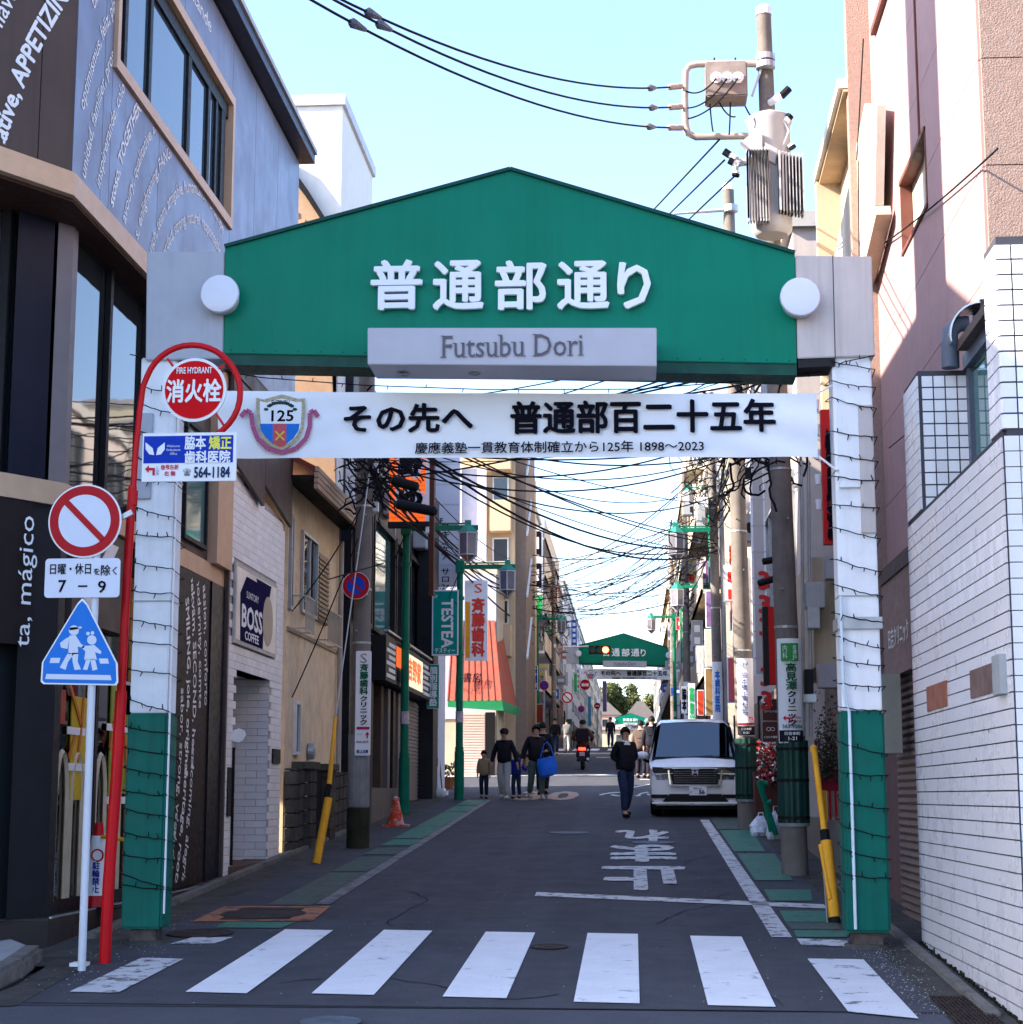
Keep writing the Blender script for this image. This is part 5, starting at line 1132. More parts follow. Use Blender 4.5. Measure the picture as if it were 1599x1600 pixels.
# flower stand, plinth, planter beside the gate leg
fs = thing('flower_stand', 'dark leafy plants with red blooms in a red rack on a concrete plinth', 'plant stand', (2.95, 24.6, zg(24.6)))
B(2.5, 3.6, 22.4, 22.6, .5, 1.35).build('plinth', mat('plinth_concrete', (.2, .17, .15), .85, var=.15), fs); B(2.5, 3.6, 22.6, 27, .5, 1.3).build('plinth', _m['plinth_concrete'], fs)
a, b_ = PY(1288, 1224, 23.5), PY(1318, 1330, 23.5)
for x in (a.x, (a.x * 2 + b_.x) / 3, (a.x + 2 * b_.x) / 3, b_.x): MB().bar((x, 23.5, b_.z), (x, 23.5, a.z), .03, .03).build('rack_bar', RED, fs)
B(a.x - .04, b_.x + .04, 23.45, 23.8, a.z - .1, a.z + .08).build('rack_top', mat('rack_crimson', (.3, .01, .03), .5), fs); B(b_.x - .02, b_.x + .3, 23.2, 23.7, b_.z - .05, b_.z + .45).build('crate', BLACK, fs)
MB().bar(PY(1289, 1235, 23.4), PY(1291, 1285, 23.4), .05, .04).build('yellow_level', YEL, fs)
lf = MB(); lr = MB()
for i in range(1900):
    p = PY(rng.uniform(1276, 1322), 1222 - abs(rng.gauss(0, 48)), rng.uniform(23.3, 24.4)); d = Vector((rng.uniform(-1, 1), rng.uniform(-1, 1), rng.uniform(-.6, 1))).normalized() * rng.uniform(.03, .07); n_ = d.orthogonal().normalized() * .014
    (lr if rng.random() < .1 or (p.x > 2.68 and rng.random() < .45) else lf).poly([p, p + d * .5 + n_, p + d, p + d * .5 - n_])
lf.build('foliage', mat('dark_leaf', (.035, .05, .028), .7, var=.5, scale=9), fs, kind='stuff'); lr.build('red_leaves', mat('deep_red_leaf', (.25, .015, .02), .6, var=.4), fs, kind='stuff')
fb = thing('red_flower_display', 'heap of red and white blossoms behind the two concrete poles', 'flowers', (2.2, 29.5, zg(29.5)))
lf = MB(); lr = MB(); lw = MB()
for i in range(1500):
    p = PY(rng.uniform(1186, 1222), rng.uniform(1158, 1225), rng.uniform(29.4, 30.2)); d = Vector((rng.uniform(-1, 1), rng.uniform(-1, 1), rng.uniform(-1, 1))).normalized() * rng.uniform(.03, .07); n_ = d.orthogonal().normalized() * .03
    rng.choice((lf, lf, lr, lr, lw)).poly([p, p + d * .5 + n_, p + d, p + d * .5 - n_])
lf.build('foliage', _m['dark_leaf'], fb, kind='stuff'); lr.build('red_blossom', mat('bloom_red', (.5, .02, .03), .5), fb, kind='stuff'); lw.build('white_blossom', PALE, fb, kind='stuff')
B(1.98, 2.5, 29.6, 30.2, .9, 2.0).build('planter', mat('brown_planter', (.09, .03, .025), .6), fb)
tg = thing('green_barrier', 'folded dark green metal stand leaning between the two concrete poles', 'barrier', (2.25, 28.2, zg(28.2)))
for a, b_ in (((1186, 1222), (1214, 1305)), ((1190, 1220), (1206, 1300)), ((1186, 1222), (1200, 1225)), ((1197, 1255), (1206, 1253))): MB().tube([PY(*a, 28.2), PY(*b_, 28.2)], .04, 8).build('tube', LAMPG, tg)
for k, (px, py, w_, h_, lab) in enumerate(((1189, 1302, 30, 30, 'white knotted plastic rubbish bag at the foot of the second concrete pole'), (1213, 1303, 22, 42, 'white plastic bag with a loop handle leaning behind the nearest concrete pole'))):
    c = PY(px, py, 29.3 if k == 0 else 28.5); s = 95.0
    bg = thing('rubbish_bag', lab, 'bag', (c.x, c.y, zg(c.y)), 'rubbish bags by the poles')
    mb = lathe(MB(), (c.x, c.y, zg(c.y)), (0, 0, 1), [(0, w_ / s * .42), (.06, w_ / s * .52), (h_ / s * .5, w_ / s * .5), (h_ / s * .8, w_ / s * .28), (h_ / s, w_ / s * .1)], 26)
    for v in mb.v:
        q = v - Vector((c.x, c.y, 0)); n = .03 * math.sin(q.x * 60 + q.z * 30) + .02 * math.sin(q.z * 80 + q.y * 50); v.x += n; v.y += n * .6
    mb.build('bag', mat('bag_plastic', (.62, .66, .75), .25, var=.35, scale=14, blotch=((.4, .12, .12), .5, 9, .66)), bg, smooth=True)
    MB().tube([(c.x - .03, c.y, zg(c.y) + h_ / s * .95), (c.x - .02, c.y, zg(c.y) + h_ / s * 1.15), (c.x + .05, c.y, zg(c.y) + h_ / s * 1.15), (c.x + .05, c.y, zg(c.y) + h_ / s * .95)], .012, 5).build('handle', _m['bag_plastic'], bg)
# brown signs between poles
for k, (y0, y1, s1, s2, lab) in enumerate(((1092, 1127, 'コイヒト店', '珈琲', 'upper square brown cafe sign with white lettering between the poles'), (1127, 1160, 'こだわり珈琲', '☕', 'lower square brown cafe sign with a white cup emblem between the poles'))):
    t, c, W_, H_ = sign_front('cafe_sign', lab, 1191, y0, 1219, y1, 27.5, '', mat('sign_brown', (.1, .035, .03), .5), mat('pale_brown_rim', (.35, .28, .26), .5), .05, .012, 'sign', 'brown cafe signs between the poles')
    text(s1, PALE, t, c + Vector((0, -.012, -.02 if k == 0 else -.08)), EX, EZ, W_ * .75, .035, bold=.02)
    if k == 0: lathe(MB(), c + Vector((-W_ * .4, -.01, H_ * .42)), (0, -1, 0), [(0, .04), (.01, .04)], 14).build('emblem', PALE, t); plate('line', PALE, t, c + Vector((-.02, 0, .07)), EX, EZ, W_ * .4, .01, .002, .01)
    else:
        for s in (-1, 1): MB().tube([c + Vector((s * .03 + .03 * math.cos(R(a_)), -.012, .04 + .025 * math.sin(R(a_)))) for a_ in range(0, 361, 30)], .004, 4).build('emblem', PALE, t)

yg = thing('yellow_stay_guard', 'leaning yellow stay guard tube with a black joint beside the right gate leg', 'stay wire', (1.85, 17.4, zg(17.4)))
MB().tube([PY(1305, 1436, 17.4), PY(1292, 1314, 17.6)], .055, 12).build('guard_tube', YEL, yg, smooth=True); MB().tube([PY(1306, 1446, 17.38), PY(1304, 1434, 17.4)], .057, 12).build('end', BLACK, yg)
MB().tube([PY(1291, 1316, 17.6), PY(1289, 1298, 17.65)], .045, 10).build('clamp', BLACK, yg); MB().tube([PY(1289, 1300, 17.65), PY(1273, 1172, 17.9)], .03, 10).build('guard_tube', YEL, yg, smooth=True)
lathe(MB(), PY(1272, 1170, 17.9), (0, 0, 1), [(-.03, .035), (.02, .035), (.04, .01)], 10).build('knob', YEL, yg); MB().tube([PY(1294, 1448, 17.35), PY(1285, 1320, 17.6)], .008, 5).build('rod', METAL, yg); MB().tube([PY(1298, 1405, 17.4), PY(1283, 1320, 17.58)], .022, 8).build('guard_tube', YEL, yg)

ms = MB(); y = 11.8
while y < 15.9:
    h = abs(rng.gauss(0, .016)) + .006; d = rng.uniform(.02, .07)
    ms.box(XT - .012 - rng.uniform(.004, .02), XT - .011, y, y + d, zg(y) - .02, zg(y) + h); y += d * rng.uniform(.8, 1.3)
ms.build('moss', mat('dark_moss', (.02, .022, .014), .95, var=.5, scale=20, bump=1.), kind='stuff')
for (x_, y_, r_) in ((2.44, 13.1, .012), (2.44, 13.3, .01), (2.44, 12.6, .014), (2.44, 14.1, .009), (2.44, 12.9, .008)): lathe(MB(), (XT - .013, y_, 1.6 + r_ * 40 - (y_ - 12) * .2), (-1, 0, 0), [(0, r_), (.002, r_ * .7)], 8).build('chip', BLACK, tb)
# ------------------------------------------------------------------ generic street buildings farther along
def street_building(name, label, side, X, y0, y1, ztop, wall, floors=3, cat='building', wm=GLASS, balc=False, shop=None, cols=3, depth=9, roofm=None, step=0):
    """side=-1 left row (wall faces +X), side=+1 right row (wall faces -X)"""
    z0 = zg(y0) - .3; f = -side; t = thing(name, label, cat, (X, (y0 + y1) / 2, zg(y0)))
    B(X, X + side * depth, y0, y1, z0, ztop).build('wall', wall, t)
    B(X - side * .12, X + side * depth, y0 - .1, y1 + .1, ztop, ztop + .25).build('coping', roofm or mat('coping_grey', (.4, .38, .37), .7), t)
    g = zg(y0); h = (ztop - g - 3.0) / floors
    a, b_ = sorted((X - side * .06, X + side * .02))
    B(a, b_, y0 + .15, y1 - .15, g, g + 2.6).build('shopfront', shop or mat('dim_shopfront', (.13, .1, .09), .6, var=.2), t)
    for i in range(3): MB().box(a - .03 * (side > 0), b_ + .03 * (side < 0), y0 + .1 + i * (y1 - y0 - .4) / 2, y0 + .28 + i * (y1 - y0 - .4) / 2, g, g + 2.7).build('post', DARKM, t)
    w_ = (y1 - y0) / cols
    for k in range(floors):
        zb = g + 3.1 + k * h
        for c_ in range(cols):
            ya = y0 + c_ * w_ + w_ * .2; yb = y0 + (c_ + 1) * w_ - w_ * .2
            winbox(t, X, ya, yb, zb + .5, zb + h - .55, ALU, wm, f, d=.08, mull=(.5,))
        if balc:
            pa, pb = sorted((X, X + f * .7)); B(pa, pb, y0 + .3, y1 - .3, zb - .1, zb + .02).build('balcony_floor', wall, t)
            pa, pb = sorted((X + f * .64, X + f * .7)); B(pa, pb, y0 + .3, y1 - .3, zb - .1, zb + .95).build('balcony', mat('balcony_panel', (.5, .42, .33), .7, var=.1), t)
    # camera side: two window columns
    for k in range(floors):
        zb = g + 3.1 + k * h; xx = sorted((X + side * .5, X + side * 1.3)); winfront(t, y0, xx[0], xx[1], zb + .6, zb + h - .7, ALU, wm, d=.07)
    return t
def W(n, c, **k): return mat(n, c, .8, var=.06, streak=.2, **k)
street_building('shop_building', 'low pale shop building behind the panelled board and red signs on the right', 1, 2.62, 27.6, 45.6, 10.5, W('pinkish_grey_wall', (.46, .4, .38)), 2, cols=5)
street_building('apartment_building', 'cream balconied block just beyond the crossroads on the right', 1, 2.95, 57.2, 70, 13.6, W('cream_wall_right', (.62, .52, .38)), 3, balc=True)
street_building('apartment_building', 'tall pale yellow block behind the lanterns on the right', 1, 2.95, 70.5, 86, 17.4, W('yellowish_wall', (.66, .58, .42)), 4, balc=True)
street_building('office_building', 'tall off-white block at the right edge of the sky gap', 1, 2.9, 86.5, 104, 18.6, W('offwhite_wall', (.66, .62, .56)), 5)
street_building('shop_building', 'tan block beyond the second gate on the right', 1, 2.9, 106, 140, 16.5, W('tan_wall', (.5, .36, .22)), 4, balc=True, cols=4)
street_building('shop_building', 'farthest grey building on the right of the street', 1, 3.2, 142, 210, 17, W('grey_wall_far', (.45, .43, .42)), 3, cols=5)
street_building('shop_building', 'last beige row on the right before the smallest gate', 1, 3.6, 212, 300, 19, W('beige_far', (.5, .44, .36)), 3, cols=5)
street_building('shop_building', 'narrow white shop just past the cream apartment block on the left', -1, -4.9, 74.5, 83, 11.5, W('white_wall_left', (.6, .58, .56)), 3)
street_building('office_building', 'pale office block with a slanted top left of the sky gap', -1, -4.9, 87.5, 105, 16.0, W('lilac_white_wall', (.6, .58, .62)), 5, balc=True)
street_building('apartment_building', 'brown tiled block beyond the second gate on the left', -1, -4.9, 106, 128, 15.5, W('brown_tile_wall', (.3, .15, .1)), 4)
street_building('office_building', 'white block far down the left side of the street', -1, -4.9, 129, 168, 17.0, W('white_far', (.62, .6, .6)), 5, cols=5)
street_building('shop_building', 'farthest building on the left of the street', -1, -5.0, 170, 298, 17.5, W('far_left_wall', (.5, .46, .42)), 4, cols=6)
# unseen-side neighbours and the block across the street behind the camera are left out
# end of the street: houses and trees on the rise
for nm, lab, x0, x1, y, z0, z1, zr, m in (('house', 'white walled house with a grey roof on the rise at the end of the street', -1.5, 4.5, 345, 9, 16.2, 19.5, W('hill_white', (.7, .66, .6))), ('house', 'terracotta house left of the white one at the end of the street', -8, -2.2, 342, 9, 16.8, 19.2, W('hill_pink', (.55, .33, .25))), ('house', 'low shop closing the view below the rise', -12, 14, 328, 8, 13.4, 13.6, W('hill_tan', (.5, .42, .3)))):
    t = thing(nm, lab, 'house', ((x0 + x1) / 2, y, z0)); B(x0, x1, y, y + 8, z0, z1).build('wall', m, t)
    MB().slab([(x0 - .3, y - .3, z1), (x1 + .3, y - .3, z1), ((x0 + x1) / 2 + .6, y - .3, zr), ((x0 + x1) / 2 - .6, y - .3, zr)], (0, 8.6, 0)).build('roof', mat('hill_roof', (.2, .17, .16), .8), t)
    for i in range(3): winfront(t, y, x0 + .7 + i * (x1 - x0 - 1) / 3, x0 + 1.8 + i * (x1 - x0 - 1) / 3, z1 - 2.2, z1 - .8, ALU, GLASS, d=.1)
LEAF = mat('hill_leaf', (.09, .1, .03), .8, var=.45, scale=1.2)
def tree(x, y, z0, h, r, lab, n=4200, seed=1):
    rr = random.Random(seed); t = thing('tree', lab, 'tree', (x, y, z0), 'trees on the rise at the end of the street')
    tr = MB().tube([(x, y, z0), (x + .1, y, z0 + h * .45), (x + .3, y, z0 + h * .8)], [.25, .18, .06], 7)
    for k in range(6):
        a = rr.uniform(0, 6.28); tr.tube([(x + .1, y, z0 + h * .45), (x + math.cos(a) * r * .7, y + math.sin(a) * r * .7, z0 + h * rr.uniform(.6, .85))], [.09, .03], 5)
    tr.build('trunk', mat('bark', (.1, .07, .05), .9), t); lf = MB()
    cl = [(Vector((x + rr.uniform(-r, r) * .8, y + rr.uniform(-r, r) * .8, z0 + h * rr.uniform(.5, .95))), r * rr.uniform(.25, .5)) for _ in range(16)]
    for i in range(n):
        c, q = rr.choice(cl); d = Vector((rr.gauss(0, 1), rr.gauss(0, 1), rr.gauss(0, 1))).normalized(); p = c + d * q * rr.uniform(.7, 1.1)
        e = Vector((rr.uniform(-1, 1), rr.uniform(-1, 1), rr.uniform(-1, 1))).normalized() * .5; g_ = e.cross(d).normalized() * .26; lf.poly([p, p + e * .5 + g_, p + e, p + e * .5 - g_])
    lf.build('crown', LEAF, t)
for i, (x, y, h, r, lab) in enumerate(((-6.5, 356, 13.5, 3.6, 'leftmost yellow green tree behind the terracotta house'), (-1.5, 360, 14.2, 3.6, 'tree standing between the two houses on the rise'), (4, 358, 12.5, 3.5, 'tree rising behind the white walled house'), (9, 352, 14.5, 4, 'rightmost tree on the rise beside the right row'), (-12, 350, 15, 4, 'tree at the left end of the rise'))):
    tree(x, y, 9.5, h, r, lab, seed=i)

# ------------------------------------------------------------------ poles
POLEG = mat('pole_guard_green', (.01, .05, .042), .35, var=.2, scale=2, streak=.5, dirt=((.05, .06, .055), .4))
def upole(label, x, y, ztop, r0=.16, r1=.095, lean=0., guard=None, cap=True):
    z0 = zg(y); t = thing('utility_pole', label, 'utility pole', (x, y, z0), 'concrete utility poles along the street')
    MB().tube([(x + lean * k / 6, y, z0 - .1 + (ztop - z0 + .1) * k / 6) for k in range(7)], [r0 + (r1 - r0) * k / 6 for k in range(7)], 18).build('shaft', CONC, t, smooth=True)
    if cap: lathe(MB(), (x + lean, y, ztop - .02), (0, 0, 1), [(0, r1 + .012), (.1, r1 + .012), (.14, r1 * .6)], 14).build('cap', PALE, t)
    H = ztop - z0
    for k in range(9):                                      # climbing bolts, bands
        z = z0 + 2.6 + k * (H - 3.2) / 9; rr_ = r0 + (r1 - r0) * (z - z0) / H; s = 1 if k % 2 else -1
        MB().tube([(x + lean * (z - z0) / H - .05 * s, y - rr_ * .8, z), (x + lean * (z - z0) / H - .05 * s, y - rr_ - .1, z)], .011, 5).build('step_bolt', METAL, t)
    for z in (z0 + 3.0, z0 + H * .45, z0 + H * .6, z0 + H * .7):
        rr_ = r0 + (r1 - r0) * (z - z0) / H; lathe(MB(), (x + lean * (z - z0) / H, y, z), (0, 0, 1), [(0, rr_ + .006), (.03, rr_ + .006)], 16).build('band', METAL, t)
    if guard:
        zb, zt_ = guard; n = 48; mb = MB(); o = 0
        for z in (zb, zt_):
            for k in range(n):
                a = 2 * math.pi * k / n; rr_ = r0 + .016 + (.012 if (k // 2) % 2 else 0); mb.v.append(Vector((x + rr_ * math.cos(a), y + rr_ * math.sin(a), z)))
        mb.f = [(k, (k + 1) % n, n + (k + 1) % n, n + k) for k in range(n)]; mb.build('guard_sleeve', POLEG, t)
        for z in (zb + .05, (zb + zt_) / 2, zt_ - .12): lathe(MB(), (x, y, z), (0, 0, 1), [(0, r0 + .034), (.035, r0 + .034)], 18).build('strap', BLACK, t)
        if t.location.x > 0: lathe(MB(), (x, y, zb - .02), (0, 0, 1), [(-.02, r0 + .02), (.02, r0 + .03)], 18).build('guard_rim', METAL, t)
    return t
P1 = upole('nearest thick concrete pole with a green ribbed sleeve and a transformer, right of the street', 1.96, 22.4, 11.75, .165, .095, -.14, (zg(22.4) + .62, zg(22.4) + 1.62))
P2 = upole('second brown grey concrete pole with green sleeve beside the parked van', 1.93, 30.9, 12.3, .17, .1, -.12, (zg(30.9) + .5, zg(30.9) + 1.52))
P3 = upole('thin grey pole with a pipe on its side rising behind the van', 2.15, 45, 11.8, .14, .09, -.08)
P4 = upole('fourth pole on the right, beyond the crossroads', 1.95, 64, 13.2, .15, .09)
P5 = upole('slender pole far on the right before the second gate', 2.0, 88, 14.6, .15, .09)
P6 = upole('concrete pole on the left carrying a no parking disc and a tangle of cables', -4.05, 26.6, 9.3, .15, .11, .05, (zg(26.6) + .0, zg(26.6) + .55) if False else None)
P7 = upole('slim brown pole with bills pasted on it past the red awning', -4.1, 64.5, 11, .11, .08)
P8 = upole('dark pole on the left just before the second gate', -3.95, 91, 13.5, .14, .09)
MB().tube([(2.32, 45, zg(45)), (2.3, 45, 9.8)], .06, 8).build('side_pipe', METAL, P3)
B(-4.205, -3.895, 26.44, 26.5, zg(26.6) + .85, zg(26.6) + 1.5) if False else None
lathe(MB(), (-4.05, 26.6, zg(26.6) - .02), (0, 0, 1), [(0, .17), (.6, .168)], 18).build('dark_base', mat('mossy_dark_base', (.035, .032, .022), .95, var=.4, bump=.5), P6)
lathe(MB(), (-4.05, 26.6, zg(26.6) + .6), (0, 0, 1), [(0, .163), (1.05, .16)], 18).build('grey_wrap', mat('grey_wrap_sheet', (.24, .24, .25), .6, var=.25, scale=4, streak=.4), P6)
lathe(MB(), (-4.1, 64.5, zg(64.5) + .1), (0, 0, 1), [(0, .118), (2.0, .116)], 14).build('pasted_bills', mat('pasted_bills', (.5, .45, .45), .7, var=.3, scale=6), P7)

# advert plates wrapped round the poles
def curved_plate(name, m, par, x, y, r, a0, a1, z0, z1, off=0., th=.006):
    n = 12; mb = MB()
    for k in range(n + 1):
        a = R(a0 + (a1 - a0) * k / n)
        for rr_ in (r + off, r + off + th):
            for z in (z0, z1): mb.v.append(Vector((x + rr_ * math.sin(a), y - rr_ * math.cos(a), z)))
    for k in range(n):
        o = 4 * k; mb.f += [(o + 2, o + 6, o + 7, o + 3), (o, o + 1, o + 5, o + 4), (o + 1, o + 3, o + 7, o + 5), (o, o + 4, o + 6, o + 2)]
    mb.f += [(0, 2, 3, 1), (4 * n, 4 * n + 1, 4 * n + 3, 4 * n + 2)]
    return mb.build(name, m, par)
def pole_ad(label, x, y, r, z0, z1, half, body, tm, extra, W_=.2):
    t = thing('pole_sign', label, 'pole sign', (x, y, z0), 'advertising plates wrapped round the poles')
    curved_plate('plate', PALE, t, x, y, r, -half, half, z0, z1)
    c = Vector((x, y - r - .008, (z0 + z1) / 2)); extra(t, c, z0, z1); return t
def ad1(t, c, z0, z1):
    H = z1 - z0; curved_plate('green_box', mat('ad_green', (.03, .3, .06), .5), t, 1.94, 22.4, .19, -32, 32, z1 - .28, z1 - .06, .008, .002)
    text('内科', PALE, t, (1.88, 22.195, z1 - .17), EX, EZ, .06, .17, vertical=True); text('皮膚科', PALE, t, (2.0, 22.195, z1 - .17), EX, EZ, .05, .17, vertical=True)
    text('高見澤', mat('ad_green_ink', (.01, .1, .04), .5), t, (1.95, 22.19, z1 - .47), EX, EZ, .13, .33, bold=.03, vertical=True); text('クリニック', INK, t, (1.95, 22.19, z1 - .86), EX, EZ, .1, .42, bold=.03, vertical=True)
    turn_arrow(t, Vector((1.88, 22.18, z0 + .29)), .09); text('この先90m', RI, t, (2.0, 22.2, z0 + .31), EX, EZ, .12, .03, bold=.02); text('ヒルズ2F', RI, t, (2.0, 22.2, z0 + .26), EX, EZ, .12, .03, bold=.02)
    text('563-9586', mat('ad_teal_ink', (.0, .12, .14), .5), t, (1.95, 22.185, z0 + .2), EX, EZ, .24, .045, bold=.03)
    curved_plate('address_box', mat('address_navy', (.01, .012, .02), .4), t, 1.94, 22.4, .19, -46, 46, z0 + .015, z0 + .155, .008, .002)
    text('日吉本町', PALE, t, (1.95, 22.19, z0 + .115), EX, EZ, .19, .04, bold=.02); text('1-21', PALE, t, (1.95, 22.19, z0 + .055), EX, EZ, .1, .04, bold=.02)
pole_ad('white clinic plate with a green box on top, on the nearest concrete pole', 1.94, 22.4, .175, 2.24, 3.52, 55, '', None, ad1)
def ad2(x, y, s=1.0):
    def f(t, c, z0, z1):
        H = z1 - z0; yy = y - .205
        text('脇本矯正', NAVY, t, (x - .02, yy, z1 - H * .34), EX, EZ, .095, H * .32, bold=.012, vertical=True); text('歯科医院', NAVY, t, (x - .01, yy, z1 - H * .62), EX, EZ, .095, H * .26, bold=.012, vertical=True)
        for q in (-1, 1): MB().poly([(x + .012 * q, yy, z1 - .12), (x + .05 * q, yy, z1 - .05), (x + .035 * q, yy, z1 - .115), (x + .01 * q, yy, z1 - .13)]).build('emblem', NAVY, t)
        turn_arrow(t, Vector((x + .075, yy + .005, z0 + .3)), .07); curved_plate('red_bar', mat('ad_redbar', (.4, .02, .03), .5), t, x, y, .19, -44, 44, z0 + .19, z0 + .225, .005, .002)
        curved_plate('address_box', mat('address_navy', (.01, .012, .02), .4), t, x, y, .19, -46, 46, z0 + .015, z0 + .17, .008, .002)
        text('日吉本町', PALE, t, (x, yy, z0 + .12), EX, EZ, .17, .04, bold=.02); text('1-21', PALE, t, (x, yy, z0 + .06), EX, EZ, .09, .035, bold=.02)
    return f
pole_ad('white orthodontics plate with blue characters on the second concrete pole', 1.925, 30.9, .18, 2.6, 3.92, 48, '', None, ad2(1.925, 30.9))
def ad3(t, c, z0, z1):
    x, y = -3.97, 26.6; H = z1 - z0; yy = y - .2
    text('S', mat('ad_grey_s', (.35, .25, .25), .5), t, (x + .0, yy, z1 - .11), EX, EZ, .1, .14)
    text('斉藤歯科', mat('ad_deep_green', (.01, .12, .06), .5), t, (x + .01, yy, z1 - .42), EX, EZ, .12, .45, bold=.04, vertical=True); text('クリニック', INK, t, (x + .01, yy, z1 - .88), EX, EZ, .1, .42, bold=.03, vertical=True)
    B(x - .09, x + .1, yy - .001, yy, z0 + .38, z0 + .42).build('magenta_bar', mat('ad_magenta', (.4, .02, .1), .5), t); MB().poly([Vector((x + .07 + a * .04, yy - .004, z0 + .3 + b * .05)) for a, b in ((0, 1), (-.8, 0), (-.25, 0), (-.25, -1), (.25, -1), (.25, 0), (.8, 0))]).build('arrow', RI, t)
    text('562-6539', NAVY, t, (x, yy, z0 + .2), EX, EZ, .17, .03, bold=.02); text('すぐそこ', NAVY, t, (x - .04, yy, z0 + .31), EX, EZ, .08, .03); text('頭上注意', NAVY, t, (x, yy, z0 + .06), EX, EZ, .17, .05, bold=.03)
t = thing('pole_sign', 'white dental clinic plate with green characters on the left concrete pole', 'pole sign', (-3.97, 26.4, 2.2), 'advertising plates wrapped round the poles')
plate('plate', PALE, t, (-3.97, 26.405, 2.96), EX, EZ, .23, 1.54, .02, 0, .02); ad3(t, None, 2.19, 3.73)
def ad4(x, y, z0, z1, label, ink, s):
    t = thing('pole_sign', label, 'pole sign', (x, y, z0), 'advertising plates wrapped round the poles'); curved_plate('plate', PALE, t, x, y, .16, -50, 50, z0, z1)
    text(s, ink, t, (x, y - .17, (z0 + z1) / 2 + .12), EX, EZ, .12, (z1 - z0) * .6, bold=.04, vertical=True); curved_plate('address_box', _m['address_navy'], t, x, y, .16, -50, 50, z0 + .02, z0 + .18, .007, .002)
ad4(2.12, 45, 3.2, 4.9, 'white plate with blue clinic characters on the thin pole behind the van', BLUE, '本歯科医院')
ad4(1.95, 64, 4.0, 5.6, 'small white plate with dark characters on the fourth pole', INK, '脇本矯正')
# no parking disc on the left pole
t = thing('no_parking_sign', 'round blue no parking sign with a red rim on the left concrete pole', 'sign', (-4.07, 26.3, 4.5))
nc = PY(557, 915, 26.25)
disc('rim', PALE, t, nc, (0, -1, 0), .205, .012, 0, 36); disc('red_ring', SR, t, nc, (0, -1, 0), .198, .003, .004, 36); disc('blue_disc', mat('sign_deep_blue', (.01, .05, .45), .4), t, nc, (0, -1, 0), .135, .003, .008, 36)
MB().bar(nc + Vector((-.1, -.012, .1)), nc + Vector((.1, -.012, -.1)), .035, .002, up=(0, 1, 0)).build('slash', SR, t)
for dz in (.1, -.1): MB().bar(nc + Vector((.05, .02, dz)), nc + Vector((.14, .3, dz)), .03, .03).build('bracket', METAL, t)

# transformer and switch gear of the nearest pole
def Q(px, py, dy=0.): return PY(px, py, 22.3 + dy)
tf = thing('transformer', 'grey finned pole transformer with bushings on top of the nearest concrete pole', 'transformer', Q(1205, 385))
tc_ = Q(1200, 300); s = 1 / 122.
TG = mat('transformer_grey', (.42, .41, .42), .45, var=.05, streak=.08)
zb, zt_ = Q(1200, 380).z, Q(1200, 195).z
lathe(MB(), (tc_.x + .02, 22.0, zb), (0, 0, 1), [(0, .2), (.05, .25), (.1, .26), (zt_ - zb - .15, .26), (zt_ - zb - .1, .285), (zt_ - zb - .04, .285), (zt_ - zb, .22), (zt_ - zb + .06, .08)], 28).build('tank', TG, tf, smooth=True)
for i in range(8): MB().slab([(tc_.x - .3 + i * .036, 21.75 - .02 * math.sin(i), zb + .08), (tc_.x - .282 + i * .036, 21.75, zb + .08), (tc_.x - .282 + i * .036, 21.75, zb + 1.05), (tc_.x - .3 + i * .036, 21.75, zb + 1.05)], (0, -.13, 0)).slab([(tc_.x - .3 + i * .036, 21.62, zb + .12), (tc_.x - .28 + i * .036, 21.62, zb + .12), (tc_.x - .28 + i * .036, 21.62, zb + 1.0), (tc_.x - .3 + i * .036, 21.62, zb + 1.0)], (0, .2, 0)).build('fin', TG, tf)
for i in range(8): MB().slab([(tc_.x + .09 + i * .042, 21.72 + i * .03, zb + .2), (tc_.x + .115 + i * .042, 21.72 + i * .03, zb + .2), (tc_.x + .115 + i * .042, 21.72 + i * .03, zb + .98), (tc_.x + .09 + i * .042, 21.72 + i * .03, zb + .98)], (0, -.14, 0)).slab([(tc_.x + .09 + i * .042, 21.9, zb + .2), (tc_.x + .1 + i * .042, 21.9, zb + .2), (tc_.x + .1 + i * .042, 21.9, zb + .95), (tc_.x + .09 + i * .042, 21.9, zb + .95)], (0, -.3, 0)).build('fin', TG, tf)
MB().slab([Q(1158, 222, -.6), Q(1178, 205, -.6), Q(1192, 207, -.6), Q(1192, 238, -.6), Q(1178, 240, -.6)], (0, .1, 0)).slab([Q(1196, 222, -.6), Q(1216, 232, -.6), Q(1212, 256, -.6), Q(1196, 246, -.6)], (0, .1, 0)).build('terminal_cover', TG, tf)
MB().slab([Q(1218, 236, -.5), Q(1245, 240, -.5), Q(1242, 262, -.5), Q(1214, 258, -.5)], (0, .25, 0)).build('terminal_box', mat('terminal_grey', (.36, .34, .33), .5), tf)
for px, py, qx, qy in ((1150, 248, 1132, 236), (1155, 258, 1140, 250), (1152, 268, 1150, 275), (1228, 190, 1236, 180), (1236, 225, 1240, 232)):
    MB().tube([Q(px, py, -.5), Q((px + qx) / 2, (py + qy) / 2, -.5)], .045, 8).build('bushing', PALE, tf); MB().tube([Q((px + qx) / 2, (py + qy) / 2, -.5), Q(qx, qy, -.5)], .05, 8).build('bushing_cap', BLACK, tf)
